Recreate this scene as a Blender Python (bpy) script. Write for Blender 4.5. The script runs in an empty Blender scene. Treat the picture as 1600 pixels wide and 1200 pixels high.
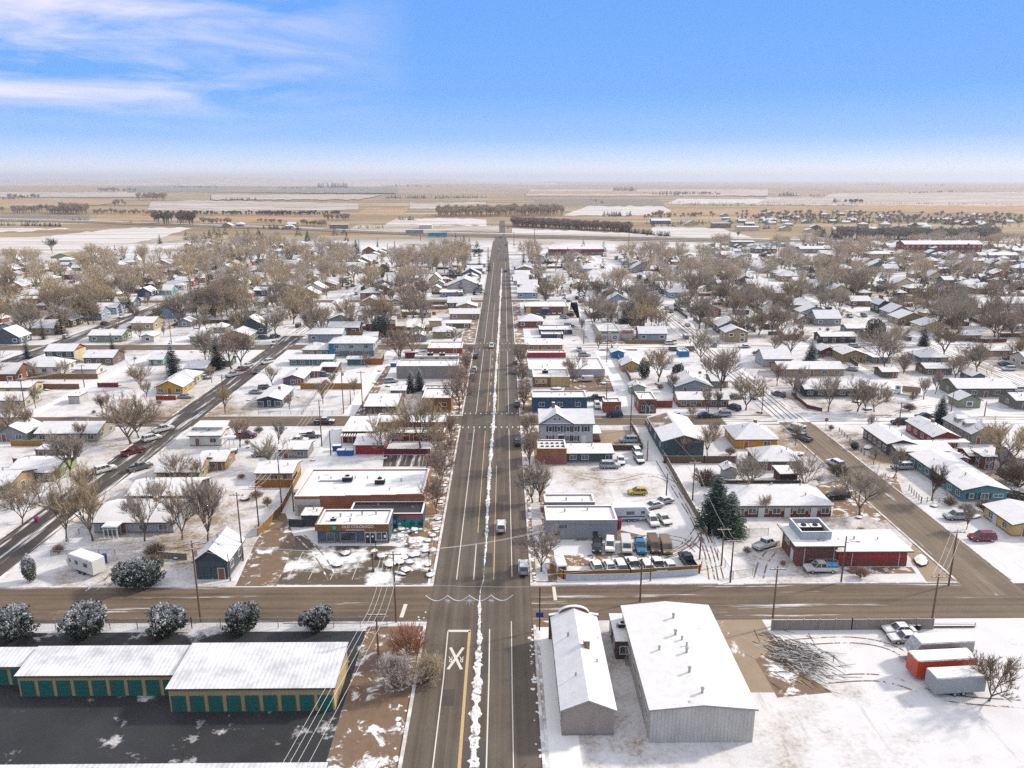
import bpy, math, random
from mathutils import Vector, Matrix
S = bpy.context.scene
C = S.collection
RND = random.Random(7)
PI = math.pi
# ---------------------------------------------------------------- camera geometry (photo pixels 1600x1200 -> ground)
CF = 1200.0; CH = 66.0
_p = math.atan(320/CF); _yaw = math.atan(13*math.cos(_p)/CF)
_sy, _cy, _sp, _cp = math.sin(_yaw), math.cos(_yaw), math.sin(_p), math.cos(_p)
VF = (_sy*_cp, _cy*_cp, -_sp); VR = (_cy, -_sy, 0.0); VU = (_sy*_sp, _cy*_sp, _cp)

def G(px, py, z=0.0):
    a = (px-800)/CF; b = (600-py)/CF
    d = [VF[i]+a*VR[i]+b*VU[i] for i in range(3)]
    t = (z-CH)/d[2]
    return t*d[0], t*d[1]

def ZH(X, Y, py):
    k = (600-py)/CF
    a = X*VU[0]+Y*VU[1]; b = X*VF[0]+Y*VF[1]
    return (k*b-a)/(VU[2]-k*VF[2])+CH

def PX(X, Y, z=0.0):
    d = (X, Y, z-CH)
    w = sum(d[i]*VF[i] for i in range(3))
    if w < 1: return None
    return 800+CF*sum(d[i]*VR[i] for i in range(3))/w, 600-CF*sum(d[i]*VU[i] for i in range(3))/w

def hexc(h, k=1.0):
    v = [int(h[i:i+2], 16)/255 for i in (0, 2, 4)]
    return tuple(min(1, k*(x/12.92 if x <= .04045 else ((x+.055)/1.055)**2.4)) for x in v)

# ---------------------------------------------------------------- mesh building
class MB:
    def __init__(s): s.v = []; s.f = []; s.m = []
    def add(s, vs, fs, mi=0):
        o = len(s.v); s.v += [tuple(q) for q in vs]
        for f in fs: s.f.append(tuple(i+o for i in f)); s.m.append(mi)
    def box(s, x0, x1, y0, y1, z0, z1, mi=0, top=None):
        s.add([(x0,y0,z0),(x1,y0,z0),(x1,y1,z0),(x0,y1,z0),(x0,y0,z1),(x1,y0,z1),(x1,y1,z1),(x0,y1,z1)],
              [(0,3,2,1),(0,1,5,4),(1,2,6,5),(2,3,7,6),(3,0,4,7)], mi)
        o = len(s.v)-8
        s.f.append((o+4,o+5,o+6,o+7)); s.m.append(mi if top is None else top)
    def tube(s, pts, rad, n=6, mi=0, cap=True):
        rings = []
        for i, q in enumerate(pts):
            q = Vector(q)
            a = Vector(pts[max(0, i-1)]); b = Vector(pts[min(len(pts)-1, i+1)])
            t = (b-a).normalized() if (b-a).length > 1e-9 else Vector((0,0,1))
            u = t.cross(Vector((0,0,1)) if abs(t.z) < .9 else Vector((1,0,0))).normalized(); w = t.cross(u)
            r = rad[i] if isinstance(rad, (list, tuple)) else rad
            rings.append([tuple(q+u*(r*math.cos(2*PI*k/n))+w*(r*math.sin(2*PI*k/n))) for k in range(n)])
        vs = [p for r in rings for p in r]; fs = []
        for i in range(len(rings)-1):
            for k in range(n):
                fs.append((i*n+k, i*n+(k+1) % n, (i+1)*n+(k+1) % n, (i+1)*n+k))
        if cap:
            fs.append(tuple(range(n-1, -1, -1))); fs.append(tuple((len(rings)-1)*n+k for k in range(n)))
        s.add(vs, fs, mi)
    def poly(s, pts, z=None, mi=0):
        s.add([(q[0], q[1], z if z is not None else q[2]) for q in pts], [tuple(range(len(pts)))], mi)
    def profile(s, pts, secs, mi=0):
        # closed profile in (x,z) extruded through y sections [(y, inset)]
        n = len(pts); cx = sum(p[0] for p in pts)/n; cz = sum(p[1] for p in pts)/n
        vs = []
        for y, ins in secs:
            for (x, z) in pts: vs.append((x+(cx-x)*ins, y, z+(cz-z)*ins))
        fs = []
        for i in range(len(secs)-1):
            for k in range(n): fs.append((i*n+k, (i+1)*n+k, (i+1)*n+(k+1) % n, i*n+(k+1) % n))
        fs.append(tuple(range(n))); fs.append(tuple((len(secs)-1)*n+k for k in range(n-1, -1, -1)))
        s.add(vs, fs, mi)
    def mesh(s, name, mats, smooth=False):
        me = bpy.data.meshes.new(name)
        me.from_pydata(s.v, [], s.f)
        for m in mats: me.materials.append(m)
        if len(mats) > 1: me.polygons.foreach_set('material_index', s.m)
        if smooth: me.polygons.foreach_set('use_smooth', [True]*len(s.f))
        me.update()
        return me
    def obj(s, name, mats, parent=None, loc=None, col=None, smooth=False):
        if not isinstance(mats, (list, tuple)): mats = [mats]
        return link(name, s.mesh(name, mats, smooth), parent, loc, col)

def link(name, me, parent=None, loc=None, col=None, rz=0.0, sc=None):
    o = bpy.data.objects.new(name, me); C.objects.link(o)
    if parent is not None: o.parent = parent
    if loc is not None: o.location = loc
    if rz: o.rotation_euler = (0, 0, rz)
    if sc is not None: o.scale = (sc, sc, sc) if isinstance(sc, (int, float)) else sc
    if col is not None: o.color = (col[0], col[1], col[2], col[3] if len(col) > 3 else 1.0)
    return o

LAB = []      # (object, label)
def tag(o, label, cat, group=None):
    o['label'] = label; o['category'] = cat
    if group: o['group'] = group
    LAB.append(o); return o
def empty(name, loc, label=None, cat=None, group=None, rz=0.0):
    o = link(name, None, None, loc, None, rz)
    o.empty_display_size = .5
    if label is not None: tag(o, label, cat, group)
    return o
def struct(name, mb, mats, smooth=False, kind='structure'):
    o = mb.obj(name, mats, smooth=smooth); o['kind'] = kind; return o
AUTO = []     # (object, description, noun) labelled at the end by place
def auto(o, desc, cat, group, X, Y):
    o['category'] = cat; o['group'] = group; AUTO.append((o, desc, X, Y))

# ---------------------------------------------------------------- materials
class N:
    def __init__(s, name):
        s.m = bpy.data.materials.new(name); s.m.use_nodes = True
        s.t = s.m.node_tree; s.n = s.t.nodes; s.l = s.t.links
        s.b = s.n['Principled BSDF']
        s.b.inputs['Roughness'].default_value = .8
        s.b.inputs['Specular IOR Level'].default_value = .25
    def node(s, ty, **k):
        o = s.n.new(ty)
        for a, b in k.items():
            if hasattr(o, a): setattr(o, a, b)
        return o
    def put(s, v, sock):
        if isinstance(v, bpy.types.NodeSocket): s.l.new(v, sock)
        elif isinstance(v, (tuple, list)): sock.default_value = tuple(v)+((1,) if len(v) == 3 and len(sock.default_value) == 4 else ())
        elif v is not None: sock.default_value = v
    def pos(s): return s.node('ShaderNodeNewGeometry').outputs['Position']
    def obj(s): return s.node('ShaderNodeTexCoord').outputs['Object']
    def ocol(s):
        o = s.node('ShaderNodeObjectInfo'); return o
    def map(s, v, sc=(1,1,1), rot=(0,0,0), loc=(0,0,0)):
        o = s.node('ShaderNodeMapping'); s.put(v, o.inputs[0])
        o.inputs['Scale'].default_value = sc; o.inputs['Rotation'].default_value = rot; o.inputs['Location'].default_value = loc
        return o.outputs[0]
    def noise(s, v, scale, detail=4, rough=.55, out=0, dist=0.0):
        o = s.node('ShaderNodeTexNoise'); s.put(v, o.inputs['Vector'])
        o.inputs['Scale'].default_value = scale; o.inputs['Detail'].default_value = detail; o.inputs['Roughness'].default_value = rough
        o.inputs['Distortion'].default_value = dist
        return o.outputs[out]
    def ramp(s, v, stops, interp='LINEAR'):
        o = s.node('ShaderNodeValToRGB'); s.put(v, o.inputs[0]); cr = o.color_ramp; cr.interpolation = interp
        while len(cr.elements) < len(stops): cr.elements.new(.5)
        for e, (p, c) in zip(cr.elements, stops):
            e.position = p; e.color = (c, c, c, 1) if isinstance(c, (int, float)) else tuple(c)+(1,)
        return o.outputs[0]
    def math(s, op, a, b=None, clamp=False):
        o = s.node('ShaderNodeMath', operation=op, use_clamp=clamp); s.put(a, o.inputs[0])
        if b is not None: s.put(b, o.inputs[1])
        return o.outputs[0]
    def mix(s, f, a, b, blend='MIX'):
        o = s.node('ShaderNodeMix', data_type='RGBA', blend_type=blend)
        s.put(f, o.inputs['Factor']); s.put(a, o.inputs['A']); s.put(b, o.inputs['B'])
        return o.outputs['Result']
    def sep(s, v):
        o = s.node('ShaderNodeSeparateXYZ'); s.put(v, o.inputs[0]); return o.outputs
    def bump(s, h, st=.3, d=.05):
        o = s.node('ShaderNodeBump'); o.inputs['Strength'].default_value = st; o.inputs['Distance'].default_value = d
        s.put(h, o.inputs['Height']); s.l.new(o.outputs[0], s.b.inputs['Normal'])
    def col(s, v): s.put(v, s.b.inputs['Base Color'])
    def set(s, **k):
        for a, b in k.items(): s.put(b, s.b.inputs[a.replace('_', ' ')])
        return s

SNOW = (.75, .745, .75); SNOW2 = (.60, .595, .605)
DIRT = (.20, .135, .085); GRASS = (.30, .215, .12)

def m_ground():
    n = N('snowy_town_ground'); p = n.pos()
    big = n.noise(p, .028, 3); mid = n.noise(p, .22, 6, .62); fine = n.noise(p, 1.6, 5, .7)
    a = n.math('ADD', n.math('MULTIPLY', big, .55), n.math('MULTIPLY', mid, .55))
    a = n.math('ADD', a, n.math('MULTIPLY', fine, .42))
    lo = n.noise(p, .017, 2)
    a = n.math('ADD', a, n.math('MULTIPLY', n.math('SUBTRACT', lo, .5), .85))
    mask = n.ramp(a, [(.725, 0.0), (.83, .28), (.97, .95)])          # where dry grass shows through thin snow
    grass = n.mix(n.noise(p, .5, 5), DIRT, GRASS)
    snow = n.mix(n.noise(p, .35, 5), SNOW2, SNOW)
    town = n.mix(mask, snow, grass)
    # open fields beyond the town: dry pasture with wind-blown snow
    y = n.sep(p)[1]
    fm = n.map(p, (.0016, .010, 1))
    ff = n.noise(fm, 1.0, 6, .6)
    field = n.ramp(ff, [(.30, (.15,.115,.062)), (.44, (.26,.19,.105)), (.58, (.38,.275,.165)), (.72, (.52,.44,.35))])
    k = n.ramp(n.math('MULTIPLY', y, .001), [(.80, 0.0), (.93, 1.0)])
    tr = n.ramp(n.noise(n.map(p, (.9, .05, 1), (0, 0, .5)), 1.0, 5, .7), [(.60, 0.0), (.66, .35)])
    town = n.mix(tr, town, (.34, .28, .23))
    n.col(n.mix(k, town, field)); n.set(Roughness=.85)
    n.bump(fine, .35, .06)
    return n.m
def m_asphalt(name, base, snow=0.0, tracks=None, sc=1.0):
    n = N(name); p = n.pos()
    a = n.noise(p, .12*sc, 5, .6); b = n.noise(p, 2.5, 4, .6)
    c = n.mix(n.ramp(a, [(.3, 0.0), (.7, 1.0)]), tuple(x*.72 for x in base), tuple(min(1, x*1.28) for x in base))
    c = n.mix(n.math('MULTIPLY', b, .35), c, tuple(x*.6 for x in base))
    if tracks:       # tyre-polished lanes along one axis
        ax = n.map(p, (.9, .012, 1) if tracks == 'y' else (.012, .9, 1))
        t = n.noise(ax, 1.0, 4, .6)
        c = n.mix(n.ramp(t, [(.42, 0.0), (.62, .55)]), c, tuple(min(1, x*1.5+.02) for x in base))
        cr = n.node('ShaderNodeTexVoronoi', feature='DISTANCE_TO_EDGE'); n.put(n.map(p, (.16, .16, 1)), cr.inputs['Vector'])
        c = n.mix(n.ramp(cr.outputs[0], [(.0, .55), (.016, 0.0)]), c, tuple(x*.4 for x in base))
    if snow > 0:
        if tracks:
            q = n.map(p, (.6, .035, 1) if tracks == 'y' else (.035, .6, 1)); m = n.noise(q, 1.0, 6, .65)
        else: m = n.noise(p, .14, 6, .68)
        th = 1.0-snow
        c = n.mix(n.ramp(m, [(max(0, th*.5+.20), 0.0), (min(1, th*.5+.30), 1.0)]), c, SNOW)
    n.col(c); n.set(Roughness=.7); n.bump(b, .25, .03)
    return n.m
def m_simple(name, c, rough=.7, var=.25, sc=2.0, metal=0.0, spec=.25):
    n = N(name); v = n.noise(n.obj(), sc, 4)
    n.col(n.mix(v, tuple(x*(1-var) for x in c), tuple(min(1, x*(1+var)) for x in c))); n.set(Roughness=rough, Metallic=metal)
    n.b.inputs['Specular IOR Level'].default_value = spec
    return n.m
def m_patch(name, c0, c1, snow, sc=.3):
    n = N(name); p = n.pos()
    c = n.mix(n.noise(p, sc*3, 5, .65), c0, c1)
    m = n.noise(p, sc, 6, .7, dist=.6)
    th = 1-snow
    c = n.mix(n.ramp(m, [(th*.5+.22, 0.0), (th*.5+.28, 1.0)]), c, SNOW)
    n.col(c); n.set(Roughness=.85); n.bump(n.noise(p, 3, 4), .4, .05); return n.m
def m_field(name, c0, c1, snow):
    n = N(name); p = n.pos(); a = n.noise(n.map(p, (.0035, .02, 1)), 1.0, 7, .68); b = n.noise(n.map(p, (.006, .045, 1), (0, 0, .04)), 1.0, 6, .7)
    c = n.mix(n.ramp(a, [(.3, 0.0), (.7, 1.0)]), c0, c1); th = 1-snow
    c = n.mix(n.ramp(b, [(th*.5+.18, 0.0), (th*.5+.34, 1.0)]), c, (.64, .61, .59)); n.col(c); n.set(Roughness=.9); return n.m
def m_wall(name, style):
    n = N(name); oi = n.ocol(); o = n.obj(); base = oi.outputs['Color']
    v = n.noise(n.map(o, (.6, .6, .25)), 1.2, 5, .6)
    c = n.mix(n.ramp(v, [(.3, .26), (.72, 0.0)]), base, (.10, .085, .07))
    xyz = n.sep(o)
    if style == 'siding':
        w = n.math('FRACT', n.math('MULTIPLY', xyz[2], 4.2)); n.bump(w, .5, .03)
        c = n.mix(n.ramp(w, [(.0, .32), (.14, 0.0)]), c, (.03, .03, .03))
    elif style == 'metal':
        s_ = n.math('ADD', xyz[0], xyz[1]); w = n.math('PINGPONG', n.math('MULTIPLY', s_, 2.2), .5)
        c = n.mix(n.ramp(w, [(.0, .3), (.12, 0.0)]), c, (.03, .03, .03)); n.bump(w, .6, .04)
    elif style == 'board':
        s_ = n.math('ADD', xyz[0], xyz[1]); w = n.math('FRACT', n.math('MULTIPLY', s_, 3.2))
        bn = n.noise(n.map(o, (3.2, 3.2, .15)), 1.0, 3); c = n.mix(n.math('MULTIPLY', bn, .55), c, (.06, .04, .025))
        c = n.mix(n.ramp(w, [(.0, .7), (.10, 0.0)]), c, (.02, .015, .01))
    elif style == 'brick':
        b = n.node('ShaderNodeTexBrick'); s_ = n.math('ADD', xyz[0], xyz[1]); cb = n.node('ShaderNodeCombineXYZ')
        n.put(s_, cb.inputs[0]); n.put(xyz[2], cb.inputs[1]); n.put(cb.outputs[0], b.inputs['Vector'])
        b.inputs['Scale'].default_value = 2.2; b.inputs['Mortar Size'].default_value = .012
        n.put(c, b.inputs['Color1']); n.put(n.mix(.35, c, (.04, .02, .015)), b.inputs['Color2']); b.inputs['Mortar'].default_value = (.30, .26, .22, 1)
        bn = n.noise(o, .5, 4); c = n.mix(n.ramp(bn, [(.35, .35), (.7, 0.0)]), b.outputs[0], (.08, .05, .04))
    n.col(c); n.set(Roughness=.75); return n.m
def m_roof(name):
    n = N(name); oi = n.ocol(); o = n.obj(); p = n.pos()
    a = n.noise(p, .35, 5, .62); b = n.noise(p, 1.8, 4, .7)
    h = n.math('ADD', n.math('MULTIPLY', a, .7), n.math('MULTIPLY', b, .3))
    m = n.math('SUBTRACT', n.math('MULTIPLY', oi.outputs['Alpha'], .78), h)   # snow cover
    k = n.ramp(n.math('ADD', m, .5), [(.46, 0.0), (.56, 1.0)])
    sh = n.math('FRACT', n.math('MULTIPLY', n.sep(o)[1], 3.0))
    shc = n.mix(n.math('MULTIPLY', n.noise(p, 2.0, 3), .6), oi.outputs['Color'], (.05, .045, .04))
    shc = n.mix(n.ramp(sh, [(.0, .4), (.2, 0.0)]), shc, (.02, .02, .02))
    sn = n.mix(n.noise(p, .8, 4), SNOW2, (.86, .85, .84))
    n.col(n.mix(k, shc, sn)); n.set(Roughness=.8); n.bump(n.math('MULTIPLY', k, b), .4, .08); return n.m
def m_metalroof():
    n = N('ribbed_roof_with_thin_snow'); o = n.obj(); p = n.pos(); x = n.sep(o)[0]
    w = n.math('PINGPONG', n.math('MULTIPLY', x, 1.7), .5)
    sn = n.mix(n.ramp(n.noise(p, .3, 7, .72), [(.34, 0.0), (.58, 1.0)]), (.50, .50, .515), (.80, .80, .81))
    sn = n.mix(n.ramp(n.noise(n.map(p, (.9, .12, 1)), 1.0, 6, .7), [(.60, 0.0), (.70, .55)]), sn, (.36, .36, .37))
    n.col(n.mix(n.ramp(w, [(.03, .55), (.14, 0.0)]), sn, (.40, .41, .44))); n.set(Roughness=.6); n.bump(w, .7, .06); return n.m
def m_paint():
    n = N('vehicle_paint_with_snow'); oi = n.ocol(); g = n.node('ShaderNodeNewGeometry'); nz = n.sep(g.outputs['Normal'])[2]
    no = n.noise(n.obj(), 1.6, 5, .65)
    k = n.math('MULTIPLY', n.ramp(nz, [(.35, 0.0), (.8, 1.0)]), n.ramp(n.math('SUBTRACT', n.math('MULTIPLY', oi.outputs['Alpha'], 1.1), no), [(.0, 0.0), (.18, 1.0)]))
    dirt = n.ramp(n.sep(n.obj())[2], [(.25, .55), (.8, 0.0)])
    c = n.mix(dirt, oi.outputs['Color'], (.16, .13, .10))
    n.col(n.mix(k, c, SNOW)); n.set(Roughness=n.math('ADD', n.math('MULTIPLY', k, .5), .3)); n.b.inputs['Specular IOR Level'].default_value = .5
    return n.m
def m_glass():
    n = N('dark_window_glass'); c = n.noise(n.pos(), .7, 3)
    n.col(n.ramp(c, [(.3, (.02,.025,.03)), (.7, (.09,.11,.13))])); n.set(Roughness=.12); n.b.inputs['Specular IOR Level'].default_value = .6; return n.m
def m_twig():
    n = N('bare_twigs_with_frost'); oi = n.ocol(); p = n.obj()
    a = n.noise(p, 1.1, 4, .7)
    c = n.mix(n.ramp(n.noise(p, .35, 3), [(.35, 0.0), (.65, 1.0)]), n.mix(.35, oi.outputs['Color'], (.05, .035, .025)), oi.outputs['Color'])
    k = n.ramp(a, [(.56, 0.0), (.66, .75)])
    c = n.mix(n.math('MULTIPLY', k, oi.outputs['Alpha']), c, (.72, .70, .68))
    n.col(c); n.set(Roughness=.9); n.b.inputs['Specular IOR Level'].default_value = .05
    return n.m
def m_bark():
    n = N('grey_brown_bark'); o = n.obj(); a = n.noise(n.map(o, (6, 6, .8)), 1.0, 5)
    n.col(n.mix(a, (.06, .045, .035), (.21, .165, .125))); n.set(Roughness=.95); n.bump(a, .6, .05); return n.m
def m_needle():
    n = N('evergreen_needles_with_snow'); oi = n.ocol(); p = n.obj(); g = n.node('ShaderNodeNewGeometry')
    c = n.mix(n.noise(p, .9, 4), n.mix(.5, oi.outputs['Color'], (.008, .012, .012)), oi.outputs['Color'])
    gz_ = n.sep(n.node('ShaderNodeTexCoord').outputs['Generated'])[2]
    k = n.ramp(n.math('ADD', n.noise(p, 1.5, 5, .7), n.math('MULTIPLY', n.math('SUBTRACT', gz_, .5), .22)), [(.50, 0.0), (.60, 1.0)])
    c = n.mix(n.math('MULTIPLY', k, oi.outputs['Alpha']), c, (.74, .75, .78))
    n.col(c); n.set(Roughness=.9); n.b.inputs['Specular IOR Level'].default_value = .1; return n.m
def m_obj(name, rough=.6):
    n = N(name); oi = n.ocol(); v = n.noise(n.obj(), 2.2, 4)
    n.col(n.mix(n.math('MULTIPLY', v, .4), oi.outputs['Color'], (.05, .045, .04))); n.set(Roughness=rough); return n.m
def m_mesh(name):
    n = N(name); oi = n.ocol(); o = n.sep(n.obj()); t = n.node('ShaderNodeBsdfTransparent'); mx = n.node('ShaderNodeMixShader')
    d1 = n.math('PINGPONG', n.math('MULTIPLY', n.math('ADD', n.math('ADD', o[0], o[1]), o[2]), 9), .5)
    d2 = n.math('PINGPONG', n.math('MULTIPLY', n.math('SUBTRACT', n.math('ADD', o[0], o[1]), o[2]), 9), .5)
    k = n.ramp(n.math('MINIMUM', d1, d2), [(.05, 1.0), (.07, 0.0)])
    n.col((.30, .30, .31)); n.set(Roughness=.4, Metallic=.6)
    n.l.new(k, mx.inputs[0]); n.l.new(t.outputs[0], mx.inputs[1]); n.l.new(n.b.outputs[0], mx.inputs[2])
    n.l.new(mx.outputs[0], n.n['Material Output'].inputs['Surface']); return n.m

M = dict(
    ground=m_ground(),
    road=m_asphalt('main_street_asphalt', (.108, .086, .065), 0, 'y'),
    side=m_asphalt('side_street_asphalt', (.128, .094, .063), .20, 'x'),
    lane=m_asphalt('dark_wet_asphalt', (.07, .058, .05), .34, 'y'),
    tanlane=m_asphalt('tan_gravelly_asphalt', (.165, .125, .088), .17, 'y'),
    snowlane=m_asphalt('snow_covered_street', (.20, .16, .12), .66, 'y'),
    snowside=m_asphalt('snow_covered_cross_street', (.20, .16, .12), .58, 'x'),
    black=m_asphalt('black_wet_lot', (.036, .038, .042), .25),
    lot=m_asphalt('brown_parking_asphalt', (.125, .095, .066), .46),
    mud=m_patch('muddy_verge_with_snow', (.14, .09, .055), (.30, .20, .12), .40, .35),
    dirt=m_patch('brown_bare_dirt', (.13, .085, .055), (.25, .175, .12), .36, .3), ridge=m_patch('tyre_cut_snow_ridge', (.11, .09, .075), (.42, .40, .38), .60, 1.2),
    alley=m_patch('packed_snow_alley', (.30, .25, .20), (.5, .46, .42), .80, .2),
    concrete=m_patch('tan_concrete_slab', (.24, .185, .13), (.38, .30, .21), .22, .15),
    walk=m_patch('pale_concrete_walk', (.48, .44, .40), (.60, .56, .52), .45, .4),
    tar=m_asphalt('darker_tar_patch', (.085, .075, .066), 0),
    snow=m_simple('ploughed_snow', (.80, .785, .765), .85, .06, 1.5),
    white=m_simple('worn_white_road_paint', (.66, .62, .55), .7, .15, 3), yellow=m_simple('worn_yellow_road_paint', (.52, .37, .19), .7, .3, 3),
    siding=m_wall('painted_siding', 'siding'), plain=m_wall('painted_render', 'plain'), metal=m_wall('ribbed_metal_wall', 'metal'),
    brick=m_wall('brick_wall', 'brick'), board=m_wall('timber_boards', 'board'),
    roof=m_roof('snowy_shingle_roof'), rib=m_metalroof(), trim=m_obj('painted_trim', .6), paint=m_paint(), glass=m_glass(),
    tyre=m_simple('black_rubber', (.02, .02, .022), .85, .2), chrome=m_simple('grey_alloy', (.45, .46, .48), .35, .1, 3, .7),
    red=m_simple('red_lamp_lens', (.45, .02, .02), .3), lamp=m_simple('clear_lamp_lens', (.7, .7, .68), .2),
    twig=m_twig(), bark=m_bark(), needle=m_needle(), wood=m_simple('weathered_pole_wood', (.16, .095, .06), .9, .35, 1.2),
    wire=m_simple('frosted_cable', (.62, .60, .57), .6, .1), thing=m_obj('painted_object', .55), mesh=m_mesh('chain_link_mesh'),
    snowcap=m_simple('snow_cap', (.83, .82, .80), .85, .05, 2), steel=m_simple('galvanised_steel', (.36, .36, .37), .45, .2, 2, .6),
    straw=m_field('straw_field', (.31, .19, .085), (.45, .29, .15), .25), pale=m_field('pale_stubble_field', (.27, .205, .14), (.43, .34, .26), .45),
    whitefield=m_field('snow_covered_field', (.33, .26, .19), (.52, .45, .39), .60), greyfield=m_field('grey_brown_pasture', (.15, .13, .09), (.27, .23, .17), .22),
)
# ---------------------------------------------------------------- windows and doors (shared meshes)
WINP = {}
def win_proto(w, h, mull):
    k = (w, h, mull)
    if k not in WINP:
        m = MB(); t = .11
        m.box(-w/2-t, w/2+t, -.07, .02, h/2, h/2+t); m.box(-w/2-t, w/2+t, -.10, .02, -h/2-t, -h/2)
        m.box(-w/2-t, -w/2, -.07, .02, -h/2, h/2); m.box(w/2, w/2+t, -.07, .02, -h/2, h/2)
        for i in range(mull):
            x = -w/2+w*(i+1)/(mull+1); m.box(x-.04, x+.04, -.06, .01, -h/2, h/2)
        g = MB(); g.box(-w/2, w/2, -.03, -.01, -h/2, h/2)
        WINP[k] = (m.mesh('window', [M['trim']]), g.mesh('pane', [M['glass']]))
    return WINP[k]
def window(root, x, y, z, w=1.3, h=1.1, mull=1, rz=0.0, col=(.72, .71, .68), shut=None, name='window'):
    a, b = win_proto(w, h, mull)
    o = link(name, a, root, (x, y, z), col, rz); link('pane', b, o)
    if shut:
        m = MB()
        for s in (-1, 1): 
            q = link('shutter', shutter_mesh(h), o, (s*(w/2+.36), -.02, 0), shut)
    return o
SHUT = {}
def shutter_mesh(h):
    if h not in SHUT:
        m = MB(); m.box(-.22, .22, -.05, 0, -h/2-.08, h/2+.08); SHUT[h] = m.mesh('shutter', [M['trim']])
    return SHUT[h]
DOORP = {}
def door(root, x, y, z=0, w=1.0, h=2.05, col=(.30, .10, .06), rz=0.0, trim=(.7, .69, .66), name='door'):
    k = (w, h)
    if k not in DOORP:
        a = MB(); a.box(-w/2, w/2, -.05, 0, .02, h)
        b = MB(); t = .12; b.box(-w/2-t, -w/2, -.08, .01, .0, h+t); b.box(w/2, w/2+t, -.08, .01, .0, h+t); b.box(-w/2, w/2, -.08, .01, h, h+t)
        DOORP[k] = (a.mesh('door', [M['trim']]), b.mesh('door_frame', [M['trim']]))
    o = link(name, DOORP[k][0], root, (x, y, z), col, rz); link('frame', DOORP[k][1], o, None, trim); return o
VENT = None
def vent(roof, x, y, z, s=1.0):
    global VENT
    if VENT is None:
        m = MB(); m.tube([(0,0,-.15),(0,0,.45)], .13, 7); m.tube([(0,0,.45),(0,0,.55)], .2, 7); VENT = m.mesh('vent', [M['steel']])
    return link('vent', VENT, roof, (x, y, z), None, 0, s)
ACU = None
def acunit(roof, x, y, z, s=1.0):
    global ACU
    if ACU is None:
        m = MB(); m.box(-.8,.8,-.6,.6,0,1.0,0,1); m.box(-.85,.85,-.65,-.6,.15,.85,2); m.box(.8,.86,-.5,.5,.2,.8,2); m.tube([(0,0,1.0),(0,0,1.15)], .4, 10, 2)
        ACU = m.mesh('air_conditioner', [M['steel'], M['snowcap'], M['tyre']])
    return link('air_conditioner', ACU, roof, (x, y, z), None, 0, s)

NAMEDB = []
RECTS = []     # occupied ground rectangles
def free(X, Y, r=0.0):
    return all(not (a-r < X < b+r and c-r < Y < d+r) for a, b, c, d in RECTS)

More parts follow.
